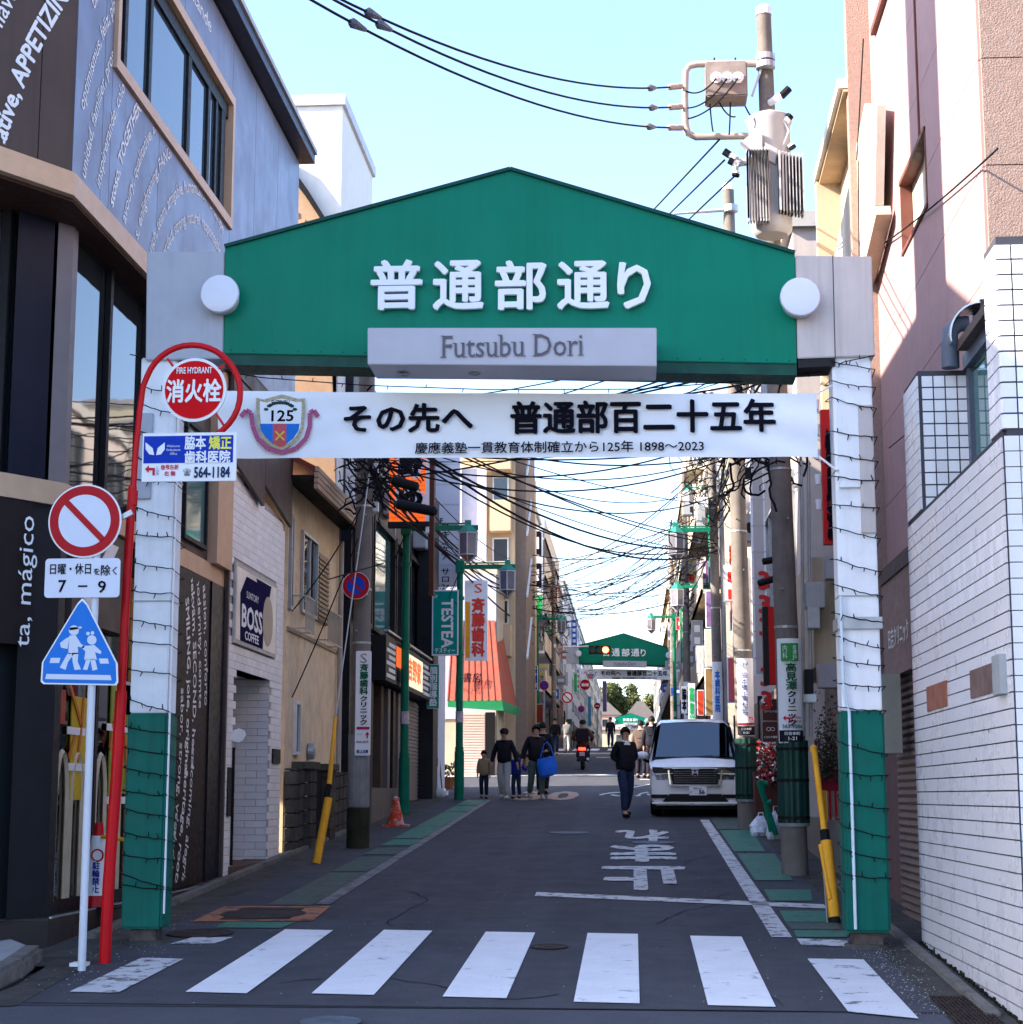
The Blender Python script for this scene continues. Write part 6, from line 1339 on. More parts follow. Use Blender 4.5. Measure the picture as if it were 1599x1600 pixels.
MB().tube([Q(1182, 250, -.45), Q(1148, 256, -.5)], .05, 8).tube([Q(1152, 246, -.5), Q(1150, 270, -.5)], .035, 8).build('bushing_mount', TG, tf); MB().tube([Q(1220, 150, -.1), Q(1212, 155, -.1), Q(1205, 160)], .05, 8).build('bushing', PALE, tf); MB().tube([Q(1234, 138, -.1), Q(1222, 150, -.1)], .05, 8).build('bushing_cap', BLACK, tf)
MB().tube([Q(1165, 190, -.5), Q(1175, 184, -.5), Q(1200, 182, -.5), Q(1225, 188, -.5), Q(1233, 205, -.5), Q(1222, 230, -.5)], .014, 6).build('cable', PALE, tf)
B(Q(1188, 1).x, Q(1210, 1).x, 22.0, 22.3, zt_ + .0, zt_ + .06).build('hanger', METAL, tf)
sw = thing('pole_switch', 'box shaped switch with three round bushings on a pipe arm beside the pole top', 'switch box', Q(1135, 158))
a, b_ = Q(1102, 105), Q(1168, 158); B(a.x, b_.x, 22.1, 22.5, b_.z, a.z).build('box', mat('rusty_grey_box', (.25, .21, .19), .6, var=.25, scale=5, dirt=((.3, .12, .06), .4)), sw, bevel=.02)
for px in (1120, 1137, 1154): lathe(MB(), Q(px, 122, -.2), (0, -1, 0), [(0, .07), (.03, .075), (.03, .05), (.1, .045), (.1, .02), (.14, .02)], 14).build('bushing', PALE, sw)
for px in (1117, 1150): MB().tube([Q(px, 105), Q(px, 90)], .012, 5).build('rod', BLACK, sw)
arm = thing('pipe_frame', 'bent cream pipe frame holding the line insulators left of the pole top', 'pipe frame', Q(1070, 215))
MB().tube([Q(1195, 100), Q(1150, 99), Q(1090, 100), Q(1078, 103), Q(1072, 112), Q(1071, 150), Q(1072, 195), Q(1076, 208), Q(1088, 214), Q(1130, 213), Q(1185, 212)], .045, 12).build('frame', mat('cream_pipe', (.42, .35, .31), .4, var=.1), arm, smooth=True)
MB().bar(Q(1176, 150), Q(1190, 108), .03, .03).build('brace', METAL, arm)
for z in (88, 100): lathe(MB(), Q(1197, z), (0, 0, 1), [(-.06, .125), (.02, .125)], 16).build('clamp', METAL, arm)
def insul(par, a, b_, n=5):
    a, b_ = Vector(a), Vector(b_); d = (b_ - a)
    prof = []
    for k in range(n): prof += [(d.length * (k + .1) / n, .018), (d.length * (k + .3) / n, .042), (d.length * (k + .6) / n, .018)]
    lathe(MB(), a, d, prof, 10).build('insulator', mat('insulator_brown_white', (.4, .32, .3), .3, var=.3, scale=12), par)
ends = [(Q(1066, 134), 935, 121), (Q(1066, 166), 955, 150), (Q(1066, 199), 925, 180)]
for e_, px, py in ends:
    pass

# ------------------------------------------------------------------ cables
WIRE = mat('black_cable', (.012, .012, .016), .7, var=0, spec=.05)
def cat_pts(a, b_, sag, n=18): return [a.lerp(b_, k / n) - Vector((0, 0, 4 * sag * (k / n) * (1 - k / n))) for k in range(n + 1)]
def cable(a, b_, sag, r, label, group='overhead cables strung along and across the street', extra=None):
    a, b_ = Vector(a), Vector(b_); mb = MB().tube(cat_pts(a, b_, sag), r, 5)
    mb.v = [v - a for v in mb.v]; o = mb.build('overhead_cable', WIRE); o.location = a; tag(o, label, 'cable', group); return o
far_l = PY(470, -12, 13.5), PY(462, -30, 13.5), PY(430, -12, 13.2)
for (e_, px, py), f_, lab in zip(ends, (PY(500, -18, 13.5), PY(520, -2, 13.5), PY(470, -10, 13.2)), ('uppermost of the three black lines from the pipe frame to the top left', 'middle one of the three black lines from the pipe frame to the top left', 'lowest of the three black lines from the pipe frame to the top left')):
    q = e_ + (Q(px, py) - e_).normalized() * .9; c = cable(e_, f_, .3, .012, lab, 'high voltage lines above the gate')
    pts = cat_pts(e_, f_, .3)
    insul(c, pts[0], pts[0].lerp(pts[1], .5)); insul(c, pts[0].lerp(pts[1], .55), pts[1], 4)
    for k in ((2, 3.5), (16, 17)):
        a_ = pts[int(k[0])]; b2 = pts[min(18, int(k[1]) + (1 if k[1] == 4.5 else 0))]; m_ = a_.lerp(b2, .5)
        MB().tube([v - c.location for v in (a_, m_, b2)] if False else [a_, a_.lerp(m_, .8), m_], [.02, .045, .02], 7).build('sleeve', mat('grey_cable_sleeve', (.12, .12, .15), .5), c)
for a_, b_, wd_ in (((1120, 122), (1066, 138), 'left'), ((1137, 122), (1068, 168), 'middle'), ((1154, 122), (1070, 186), 'right')): cable(Q(*a_, -.3), Q(*b_), .12, .011, 'short jumper cable from the ' + wd_ + ' bushing of the switch box to the pipe frame', 'jumpers at the pole top')
for a_, b_, wd_ in (((1110, 162), (1115, 205), 'leftmost'), ((1142, 160), (1140, 210), 'third'), ((1125, 160), (1150, 182), 'slanting second'), ((1165, 165), (1185, 185), 'rightmost')): cable(Q(*a_, -.1), Q(*b_, -.2), .06, .011, wd_ + ' of the short drop cables hanging below the switch box', 'drop cables at the pole top')
for (a_, b_, lab) in ((PY(1125, 218, 22.2), PY(1020, 330, 31), 'left of the three slanting cables that run down behind the gate from the transformer'), (PY(1133, 250, 22.0), PY(1046, 335, 31), 'middle slanting cable that runs down behind the gate from the transformer'), (PY(1154, 270, 22.0), PY(1074, 346, 31), 'right slanting cable that runs down behind the gate from the transformer')):
    d = (b_ - a_); cable(a_, b_ + d * .25, .0, .014, lab, 'slanting transformer cables')
ar = thing('lamp_arm', 'thin grey arm clamped to the second pole top behind the gate', 'arm', PY(1140, 325, 30.8)); MB().tube([PY(1054, 334, 30.8), PY(1143, 327, 30.8)], [.02, .04], 8).build('arm', GREYM, ar); lathe(MB(), PY(1143, 326, 30.8), (0, 0, 1), [(-.06, .125), (.06, .125)], 12).build('clamp', METAL, ar)
def pp(t, z, dx=0.): return Vector((t.location.x + dx, t.location.y - .12, z))
L1, L2_, L3_ = P6, P7, P8
ORD = ['first', 'second', 'third', 'fourth', 'fifth', 'sixth', 'seventh', 'eighth', 'ninth', 'tenth']
def many(a0, b0, n, spread_a, spread_b, sag, r, lab):
    L = []
    for i in range(n):
        da, db = rng.uniform(-spread_a, spread_a), rng.uniform(-spread_b, spread_b)
        L.append((a0 + Vector((rng.uniform(-.1, .1), 0, da)), b0 + Vector((rng.uniform(-.1, .1), 0, db)), sag * rng.uniform(.25, .95), rng.choice(r) * .78))
    L.sort(key=lambda q: -((q[0].z + q[1].z) / 2 - q[2]))
    for i, q in enumerate(L): cable(*q, ORD[i] + ' ' + lab + ', counted from the top')
many(pp(L1, 7.4), pp(P2, 8.4), 10, .75, 1.1, .8, (.011, .014, .018), 'cable from the left pole to the second right pole')
many(pp(L1, 7.0), pp(P3, 8.6), 9, .6, 1.0, 1.1, (.014, .02, .028), 'cable from the left pole to the pole behind the van')
many(pp(L1, 7.0), pp(P1, 7.2), 7, .7, .7, .35, (.012, .018), 'cable from the left pole to the nearest right pole')
many(pp(L1, 6.8), pp(L2_, 9.0), 10, .6, 1.2, .7, (.014, .02, .03), 'cable running down the left side')
many(pp(L2_, 9.0), pp(L3_, 11.3), 9, 1.0, 1.2, .8, (.016, .025), 'cable running far down the left side')
many(pp(P1, 6.9), pp(P2, 8.0), 9, .7, .9, .35, (.014, .02, .028), 'cable between the first two right poles')
many(pp(P2, 8.0), pp(P3, 8.6), 9, .9, 1.1, .5, (.014, .02, .028), 'cable between the second and third right poles')
many(pp(P3, 8.8), pp(P4, 10), 9, 1.1, 1.3, .6, (.016, .025), 'cable between the third and fourth right poles')
many(pp(P4, 10), pp(P5, 12), 8, 1.2, 1.4, .6, (.018, .03), 'cable between the fourth and fifth right poles')
many(pp(L2_, 9.2), pp(P3, 8.8), 8, 1.0, 1.4, .9, (.014, .02), 'thin cable crossing beyond the van')
many(pp(L2_, 9.2), pp(P4, 10), 10, 1.2, 1.6, .9, (.016, .024), 'thin cable crossing at the crossroads')
many(pp(L3_, 11.3), pp(P5, 12), 10, 1.6, 1.8, .9, (.016, .024), 'thin cable crossing before the second gate')
many(pp(L3_, 11), pp(P4, 10.5), 6, 1.5, 1.5, 1.0, (.016, .024), 'thin cable slanting across the far street')
cable(PY(515, 905, 24), PY(600, 880, 26.6), .0, .01, 'thin service wire from the beige house to the left pole')
cable(PX(457, 1090, -4.99), PY(590, 760, 26.6), .1, .01, 'black service cable rising from the beige house to the left pole'); cable(PX(457, 955, -4.99), PY(592, 740, 26.6), .15, .01, 'second black service cable rising from the beige house to the left pole')
cable(PX(1560, 232, 2.96), PX(1375, 385, 2.96), .04, .009, 'thin pale wire slanting across the sunlit pink wall'); cable(PX(1599, 195, 2.6) if False else PX(1540, 560, 2.9), PX(1390, 700, 2.9), .03, .006, 'very thin wire low on the shaded pink wall')
# tangles of coiled cable at the poles
def tangle(label, c, n, sx, sz, sy=.5):
    t = thing('cable_tangle', label, 'cable bundle', c, 'tangled cable bundles at the poles'); mb = MB()
    for i in range(n):
        p = Vector(c) + Vector((rng.gauss(0, sx), rng.gauss(0, sy), rng.gauss(0, sz))); pts = [p]; d = Vector((rng.uniform(-1, 1), rng.uniform(-.5, .5), rng.uniform(-1, 1)))
        for k in range(7): d = (d + Vector((rng.uniform(-.7, .7), rng.uniform(-.4, .4), rng.uniform(-.7, .7)))).normalized(); pts.append(pts[-1] + d * rng.uniform(.06, .13))
        mb.tube(pts, rng.choice((.008, .012, .016)), 4)
    mb.build('cables', WIRE, t, kind='stuff')
    for i in range(5):
        p = Vector(c) + Vector((rng.gauss(0, sx), rng.gauss(0, sy * .5), rng.gauss(0, sz))); B(p.x - .04, p.x + .04, p.y - .05, p.y + .05, p.z - .07, p.z + .07).build('box', rng.choice((GREYM, PALE, DARKM)), t)
tangle('dense tangle of cables where they meet on the left concrete pole', PY(584, 738, 26.6), 80, .12, .28)
tangle('tangle of cables under the banner beside the nearest right pole', PY(1180, 690, 22.6), 60, .2, .35)
tangle('tangle of cables and boxes over the right hand lantern', PY(1110, 760, 44.8), 90, .4, .7)
tangle('tangle of cables on the fourth pole on the right', PY(1075, 900, 64), 70, .35, .9)
tangle('tangle of cables on the slim brown pole at the left', PY(815, 950, 64.5), 80, .5, .8)
tangle('tangle of cables on the dark pole before the second gate', PY(866, 985, 91), 60, .4, .9)
for a_, b_, y, lab in (((612, 750), (655, 762), 25.8, 'upper thick black cable joint box by the orange sign'), ((618, 787), (684, 800), 25.4, 'lower thick black cable joint box by the orange sign'), ((1185, 912), (1216, 903), 25.5, 'black cable joint box between the two concrete poles'), ((1192, 878), (1214, 874), 25.5, 'small black cable joint above the other joint between the poles')):
    p, q = PY(*a_, y), PY(*b_, y); o = MB().tube([p, p.lerp(q, .06), p.lerp(q, .94), q], [.035, .075 if y != 25.5 else .05, .075 if y != 25.5 else .05, .035], 10).build('cable_closure', BLACK, smooth=True); tag(o, lab, 'cable joint', 'cable joint boxes')
for px0, py0, px1, py1, y, lab in ((1067, 788, 1085, 806, 44.9, 'grey square box above the right lantern arm'), (1090, 778, 1108, 795, 44.9, 'white cylinder box above the right lantern arm'), (1089, 795, 1104, 830, 44.8, 'grey upright box above the right lantern arm')):
    a, b_ = PY(px0, py0, y), PY(px1, py1, y); tag(B(a.x, b_.x, y - .15, y + .15, b_.z, a.z).build('pole_box', GREYM if 'white' not in lab else PALE, bevel=.02), lab, 'utility box', 'boxes on the third pole')

# ------------------------------------------------------------------ green street lanterns
PANE = mat('lantern_pane', (.17, .16, .19), .15, var=.15, spec=.6)
def lantern(par, c, s=1.):
    c = Vector(c); f = MB(); n = 6
    def ring(r, z): return [c + Vector((r * s * math.cos(R(60 * k + 30)), r * s * math.sin(R(60 * k + 30)), z * s)) for k in range(6)]
    T, Bm = ring(.2, .0), ring(.19, -.44); tip = c + Vector((0, 0, -.6 * s))
    body = MB()
    for k in range(6): body.poly([T[k], T[(k + 1) % 6], Bm[(k + 1) % 6], Bm[k]]); body.poly([Bm[k], Bm[(k + 1) % 6], tip])
    body.build('pane', PANE, par)
    for k in range(6): f.bar(T[k], Bm[k], .025 * s, .025 * s).bar(Bm[k], tip, .022 * s, .022 * s).bar(T[k], T[(k + 1) % 6], .03 * s, .03 * s).bar(Bm[k], Bm[(k + 1) % 6], .022 * s, .022 * s)
    f.build('frame', mat('lantern_frame', (.55, .56, .6), .4), par)
    rf = MB(); o = ring(.23, .02); top = ring(.07, .17)
    for k in range(6): rf.poly([o[k], o[(k + 1) % 6], top[(k + 1) % 6], top[k]])
    rf.box(c.x - .06 * s, c.x + .06 * s, c.y - .06 * s, c.y + .06 * s, c.z + .15 * s, c.z + .26 * s); rf.build('roof', mat('lantern_roof', (.03, .25, .17), .45, var=.15), par)
def street_lamp(label, x, y, zt_, reach, post=True, hang=.25, s=1.):
    t = thing('street_lamp', label, 'street lamp', (x, y, zg(y) if post else zt_), 'green lantern street lamps')
    if post:
        g = zg(y); MB().tube([(x, y, g), (x, y, g + 1.1)], [.115, .11], 14).build('post_base', LAMPG, t, smooth=True)
        MB().tube([(x, y, g + 1.1), (x, y, zt_ + .05)], [.085, .07], 12).build('post', LAMPG, t, smooth=True)
        for z in (g + 1.15, g + 3.3, zt_ - .7): lathe(MB(), (x, y, z), (0, 0, 1), [(-.04, .1), (.04, .1)], 12).build('collar', LAMPG, t)
        lathe(MB(), (x, y, g + 1.75), (0, 0, 1), [(0, .092), (.25, .09)], 12).build('sticker', mat('sticker_patch', (.55, .45, .5), .5, var=.4, scale=12), t)
        B(x - .1, x + .1, y - .12, y + .1, zt_ - .12, zt_ + .18).build('post_head', LAMPG, t, bevel=.02)
        MB().tube([(x - .05, y - .1, zt_ - .2), (x - .25, y - .1, zt_ - .7), (x - .05, y - .1, zt_ - .85)], .012, 5).build('wire', WIRE, t)
    MB().bar((x, y, zt_ + .03), (x + reach, y, zt_ + .03), .09, .1).build('arm', LAMPG, t)
    MB().bar((x, y, zt_ + .12), (x + reach * .9, y, zt_ + .12), .03, .03).build('arm_rail', LAMPG, t)
    lantern(t, (x + reach * .86, y, zt_ - .08), s); return t
za = PY(640, 828, 35.4).z
street_lamp('nearest green lantern lamp on the left with a lantern on a long arm', -4.49, 35.4, za, PY(748, 828, 35.4).x + 4.49)
street_lamp('second green lantern lamp on the left beside the teal tall sign', -3.95, 41.1, PY(720, 888, 41.1).z, PY(806, 888, 41.1).x + 3.95)
street_lamp('third green lantern lamp on the left by the dark pole', -4.0, 76, PY(838, 968, 76).z, 1.2)
street_lamp('green lantern arm fixed to the thin pole behind the van', 2.0, 44.6, PY(1080, 830, 44.6).z, PY(1048, 832, 44.6).x - 2.0, False, s=1.15)
street_lamp('green lantern arm lower on the fourth right pole', PY(1112, 920, 60).x, 60, PY(1080, 918, 60).z, PY(1050, 918, 60).x - PY(1112, 920, 60).x, False, s=1.2)
street_lamp('small lit-looking green lantern on a post far on the right', 1.95, 82, PY(1040, 965, 82).z, -1.2, s=1.1)
street_lamp('tall green post on the right with leaves tied to it', 2.6, 58, 11.5, -.8)

# traffic signal and far signs
ts = thing('traffic_signal', 'horizontal traffic signal showing red in front of the second gate', 'traffic signal', PY(938, 1016, 96))
a, b_ = PY(921, 1009, 96), PY(955, 1022, 96); B(a.x, b_.x, 96, 96.2, b_.z, a.z).build('housing', DARKM, ts)
for i, (px, m) in enumerate(((927, mat('lens_dark', (.03, .06, .05), .3)), (937, mat('lens_dark', (.03, .06, .05), .3)), (947, mat('lens_red_lit', (1, .05, .02), .4, var=0, emit=9)))):
    lathe(MB(), PY(px, 1015.5, 96) - Vector((0, .01, 0)), (0, -1, 0), [(0, .17), (.05, .16)], 16).build('lens', m, ts); MB().tube([PY(px, 1010, 95.9) - Vector((.15, 0, .05)), PY(px, 1009, 95.8), PY(px, 1010, 95.9) + Vector((.15, 0, -.05))], .03, 5).build('visor', DARKM, ts)
MB().tube([PY(921, 1010, 96.1), PY(866, 1012, 95)], .05, 6).build('arm', METAL, ts)
def far_round(label, px, py, y, r, kind):
    c = PY(px, py, y); t = thing('round_sign', label, 'sign', c)
    disc('rim', PALE, t, c, (0, -1, 0), r, .03, 0, 24); disc('red_disc', SR, t, c, (0, -1, 0), r * .94, .01, .01, 24)
    if kind == 'np': disc('blue_disc', _m['sign_deep_blue'], t, c, (0, -1, 0), r * .65, .01, .02, 24)
    if kind == 'nv': disc('white_disc', PALE, t, c, (0, -1, 0), r * .7, .01, .02, 24)
    if kind in ('np', 'nv'): MB().bar(c + Vector((-r * .5, -.035, r * .5)), c + Vector((r * .5, -.035, -r * .5)), r * .16, .004, up=(0, 1, 0)).build('slash', SR, t)
    if kind == 'ne': plate('bar', PALE, t, c, EX, EZ, r * 1.2, r * .35, .005, .02)
    if kind == 'hy': text('消火栓', PALE, t, c, EX, EZ, r * 1.3, r * .55, bold=.05, off=.03)
    MB().tube([c + Vector((0, .06, 0)), Vector((c.x, y + .06, zg(y)))], .04, 6).build('post', METAL, t); return t
far_round('round no parking sign halfway down the left side', 851, 1071, 72, .2, 'np'); far_round('round white sign with a red rim and slash past the scooter', 887, 1090, 90, .3, 'nv')
far_round('red hydrant disc hanging by the left leg of the second gate', 915, 1070, 97, .3, 'hy'); far_round('small blue no parking disc beside the hydrant disc', 909, 1108, 97, .2, 'np'); far_round('small red no entry disc near the middle of the second gate', 934, 1103, 110, .2, 'ne')
def blank_sign(label, px0, py0, px1, py1, y, m, txt=None, tm=PALE, vert=True, bold=.05):
    t, c, W_, H_ = sign_front('shop_sign', label, px0, py0, px1, py1, y, '', m, rim=.02, th=.15, group='small shop signs down the street')
    if txt: text(txt, tm, t, c + Vector((0, -.014, 0)), EX, EZ, W_ * .7, H_ * .8, vertical=vert, bold=bold)
    return t
PB = mat('sign_royal_blue', (.02, .06, .5), .4); PGR = mat('sign_bright_green', (.03, .35, .1), .5); PP = mat('sign_violet', (.25, .14, .3), .5, var=.4, scale=4)
blank_sign('blue rectangular shop sign with white lettering beyond the red awning', 787, 1029, 816, 1053, 66, PB, 'Panasonic', PALE, False, .03)
blank_sign('white sign plate right under the blue lettered sign', 787, 1056, 814, 1080, 66, PALE)
blank_sign('narrow navy sign with white vertical characters on the left', 830, 1040, 841, 1078, 73, NAVY, 'アウト店', PALE)
blank_sign('tall grey sign stack with a green foot against the sky on the left', 828, 822, 849, 928, 84, mat('stack_grey', (.52, .52, .56), .5), 'ロロ', INK); blank_sign('green sign at the foot of the tall grey sign stack', 828, 929, 849, 966, 83.8, PGR)
blank_sign('violet and red vertical sign right of the second gate, behind the pipe', 1103, 923, 1117, 980, 50, PP); blank_sign('blank pale orange sign under the violet one', 1102, 983, 1117, 1042, 50, mat('pale_orange', (.75, .55, .45), .5)); blank_sign('wood brown sign below the blank pale orange one', 1102, 1044, 1116, 1118, 50.2, mat('wood_brown_sign', (.3, .17, .06), .6))
blank_sign('large orange red sign half hidden by the second concrete pole', 1139, 852, 1149, 985, 47, mat('deep_orange_sign', (.6, .08, .02), .5)); blank_sign('pink red pennant sign left of the orthodontics plate', 1137, 1027, 1155, 1098, 40, mat('pink_red_pennant', (.7, .12, .14), .5))
blank_sign('white vertical sign with green strip above the van roof', 1076, 1068, 1088, 1128, 58, PALE, '高見', PGR); blank_sign('tiny white plate above the van roof at its left', 1065, 1072, 1075, 1115, 60, PALE, '脇本', INK)
blank_sign('small red lantern sign over the van roof', 1090, 1078, 1101, 1118, 54, mat('lantern_red', (.6, .06, .02), .5, var=.4, scale=3)); blank_sign('green vertical sign on the left leg side of the second gate', 897, 1052, 903, 1082, 95, PGR)
blank_sign('violet vertical sign on the right side of the hydrant disc', 942, 1064, 949, 1112, 112, PP); blank_sign('light blue vertical sign far down on the left', 919, 1088, 925, 1135, 115, mat('sky_blue_sign', (.1, .35, .5), .5)); blank_sign('small white sign far down beside the slim pole', 799, 955, 806, 985, 62, PALE, '家', INK)
blank_sign('rust red sign behind the thin signal pole on the left', 858, 915, 872, 940, 92, mat('rust_sign', (.35, .1, .05), .6)); blank_sign('tan sign above the rust red one on the left', 852, 900, 870, 914, 92, mat('tan_sign', (.5, .3, .15), .6)); blank_sign('grey white sign by the crossroads on the left', 820, 1085, 829, 1104, 70, PALE)
blank_sign('small yellow lit shop window sign near the scooter', 776, 1120, 792, 1150, 62, mat('dim_yellow_board', (.45, .38, .15), .5, var=.4, scale=5)); blank_sign('dark red bush coloured board beside the green post', 836, 1100, 850, 1130, 74, mat('dark_red_board', (.3, .04, .02), .6))

# small projecting signs, air conditioners and pipes that crowd both rows
SC = [mat('sg_white', (.75, .75, .75), .5), mat('sg_red', (.6, .03, .03), .5), mat('sg_green', (.03, .3, .14), .5), mat('sg_blue', (.03, .1, .45), .5), mat('sg_yellow', (.5, .4, .15), .5), mat('sg_orange', (.5, .2, .07), .5), mat('sg_grey', (.3, .3, .32), .5), mat('sg_violet', (.3, .12, .3), .5)]
CN = ['white', 'red', 'green', 'blue', 'yellow', 'orange', 'grey', 'violet']; SHP = [('narrow', .32, 2.2), ('tall', .45, 2.8), ('square', .6, .6), ('small', .4, .9), ('wide', .8, .45)]
used_lab = set()
for side, X0, spots_ in ((1, 2.55, [(40, 4.6), (43, 6.2), (58, 5.5), (60, 8.5), (63, 6.8), (67, 9.5), (70, 5.8), (74, 11), (77, 7.2), (81, 9.0), (86, 6.3), (90, 11.5), (95, 8.2), (100, 13), (108, 9.5), (115, 12), (122, 8.5), (130, 11)]),
                         (-1, -4.6, [(62, 6.0), (68, 5.4), (71, 7.8), (76, 6.2), (79, 8.5), (83, 5.8), (89, 7.5), (93, 10), (98, 6.8), (104, 11.5), (110, 8.3), (118, 10.5), (126, 8), (136, 12), (150, 10)])):
    for (y, z) in spots_:
        for _ in range(60):
            ci = rng.randrange(8); (sn, w_, h_) = rng.choice(SHP if y > 80 else SHP[:2] + SHP[3:4]); wh = 'beyond the crossroads' if y < 86 else 'near the second gate' if y < 106 else 'past the second gate'
            lab = f'{sn} {CN[ci]} projecting sign on the {"right" if side > 0 else "left"} row {wh}' if y > 56 else f'{sn} {CN[ci]} projecting sign on the right row before the crossroads'
            if lab not in used_lab: break
        used_lab.add(lab); x = X0 + (-w_ / 2 if side > 0 else w_ / 2) + rng.uniform(-.1, .1)
        t = thing('projecting_sign', lab, 'sign', (x, y, z), 'projecting signs on the shop rows'); c = Vector((x, y, z + h_ / 2))
        plate('case', METAL, t, c, EX, EZ, w_, h_, .16); plate('face', SC[ci], t, c, EX, EZ, w_ - .06, h_ - .06, .004, .006)
        if h_ > w_:
            n_ = int(h_ / .42)
            for i in range(n_): plate('mark', SC[0] if ci not in (0, 4) else SC[1 if rng.random() < .5 else 6], t, c + Vector((0, 0, h_ / 2 - .3 - i * .42)), EX, EZ, w_ * .5, .24, .003, .012)
        else: plate('mark', SC[0] if ci not in (0, 4) else SC[6], t, c, EX, EZ, w_ * .6, h_ * .3, .003, .012)
        MB().bar((x, y + .05, z + h_ * .8), (X0 + side * .6, y + .05, z + h_ * .8), .04, .04).build('bracket', DARKM, t)
for i, (side, y, z) in enumerate(((1, 33, 5.2), (1, 37, 6.8), (1, 41, 5.0), (1, 59, 7.5), (1, 64, 9.2), (1, 73, 8.4), (1, 80, 12), (-1, 77, 7.4), (-1, 91, 9.4), (-1, 97, 12), (-1, 108, 7), (-1, 114, 12.2))):
    X = 2.5 if side > 0 and y < 50 else (2.8 if side > 0 else -4.75); t = thing('air_conditioner', ORD[i % 10] + (' air conditioner unit on the right row walls' if side > 0 else ' air conditioner unit on the left row walls') + ' counted from the near end', 'air conditioner', (X, y, z), 'air conditioner units on the walls')
    B(X - .16, X + .16, y, y + .8, z, z + .6).build('case', GREYM, t, bevel=.02); lathe(MB(), (X, y - .005, z + .3), (0, -1, 0), [(0, .12), (.01, .11)], 12).build('fan_grille', DARKM, t); MB().tube([(X + side * .12, y, z), (X + side * .12, y, z - 2)], .03, 5).build('pipe', METAL, t)
# ------------------------------------------------------------------ parked white minivan
def wind_glass():
    m = bpy.data.materials.new('windscreen_glass'); m.use_nodes = True; n = m.node_tree; L = n.links.new; n.nodes.remove(n.nodes['Principled BSDF'])
    tr = n.nodes.new('ShaderNodeBsdfTransparent'); tr.inputs[0].default_value = (.5, .62, .68, 1); gl = n.nodes.new('ShaderNodeBsdfGlossy'); gl.inputs['Roughness'].default_value = .02; gl.inputs[0].default_value = (.85, .92, 1, 1)
    fr = n.nodes.new('ShaderNodeFresnel'); fr.inputs[0].default_value = 2.3; mx = n.nodes.new('ShaderNodeMixShader'); L(fr.outputs[0], mx.inputs[0]); L(tr.outputs[0], mx.inputs[1]); L(gl.outputs[0], mx.inputs[2]); L(mx.outputs[0], n.nodes['Material Output'].inputs[0]); return m
def cabin(t):
    DK = mat('cabin_dark', (.02, .022, .028), .7); ST = mat('seat_grey', (.09, .09, .1), .85)
    MB().box(-.78, .78, 2.6, 2.65, .6, 1.75).box(-.78, .78, .7, 2.6, .55, .6).box(-.79, -.77, .7, 2.6, .6, 1.05).box(.77, .79, .7, 2.6, .6, 1.05).box(-.66, .66, 1.35, 2.6, 1.7, 1.72).build('cabin_lining', DK, t)
    MB().slab([(-.76, .66, 1.02), (.76, .66, 1.02), (.76, 1.15, 1.06), (-.76, 1.15, 1.06)], (0, 0, -.2)).build('dashboard', mat('dash_grey', (.05, .05, .055), .7), t)
    for x in (-.38, .38):
        B(x - .24, x + .24, 1.55, 1.72, .6, 1.3).build('seat', ST, t, bevel=.05); B(x - .12, x + .12, 1.58, 1.68, 1.32, 1.52).build('headrest', ST, t, bevel=.04)
        B(x - .22, x + .22, 2.3, 2.45, .6, 1.25).build('seat', ST, t, bevel=.05)
    MB().tube([(.38 + .17 * math.cos(R(a)), 1.2 - .02 * math.sin(R(a)), 1.08 + .15 * math.sin(R(a))) for a in range(0, 361, 24)], .018, 6).build('steering_wheel', BLACK, t)
    B(-.5, -.3, .85, 1.0, 1.06, 1.2).build('tissue_box', PALE, t)
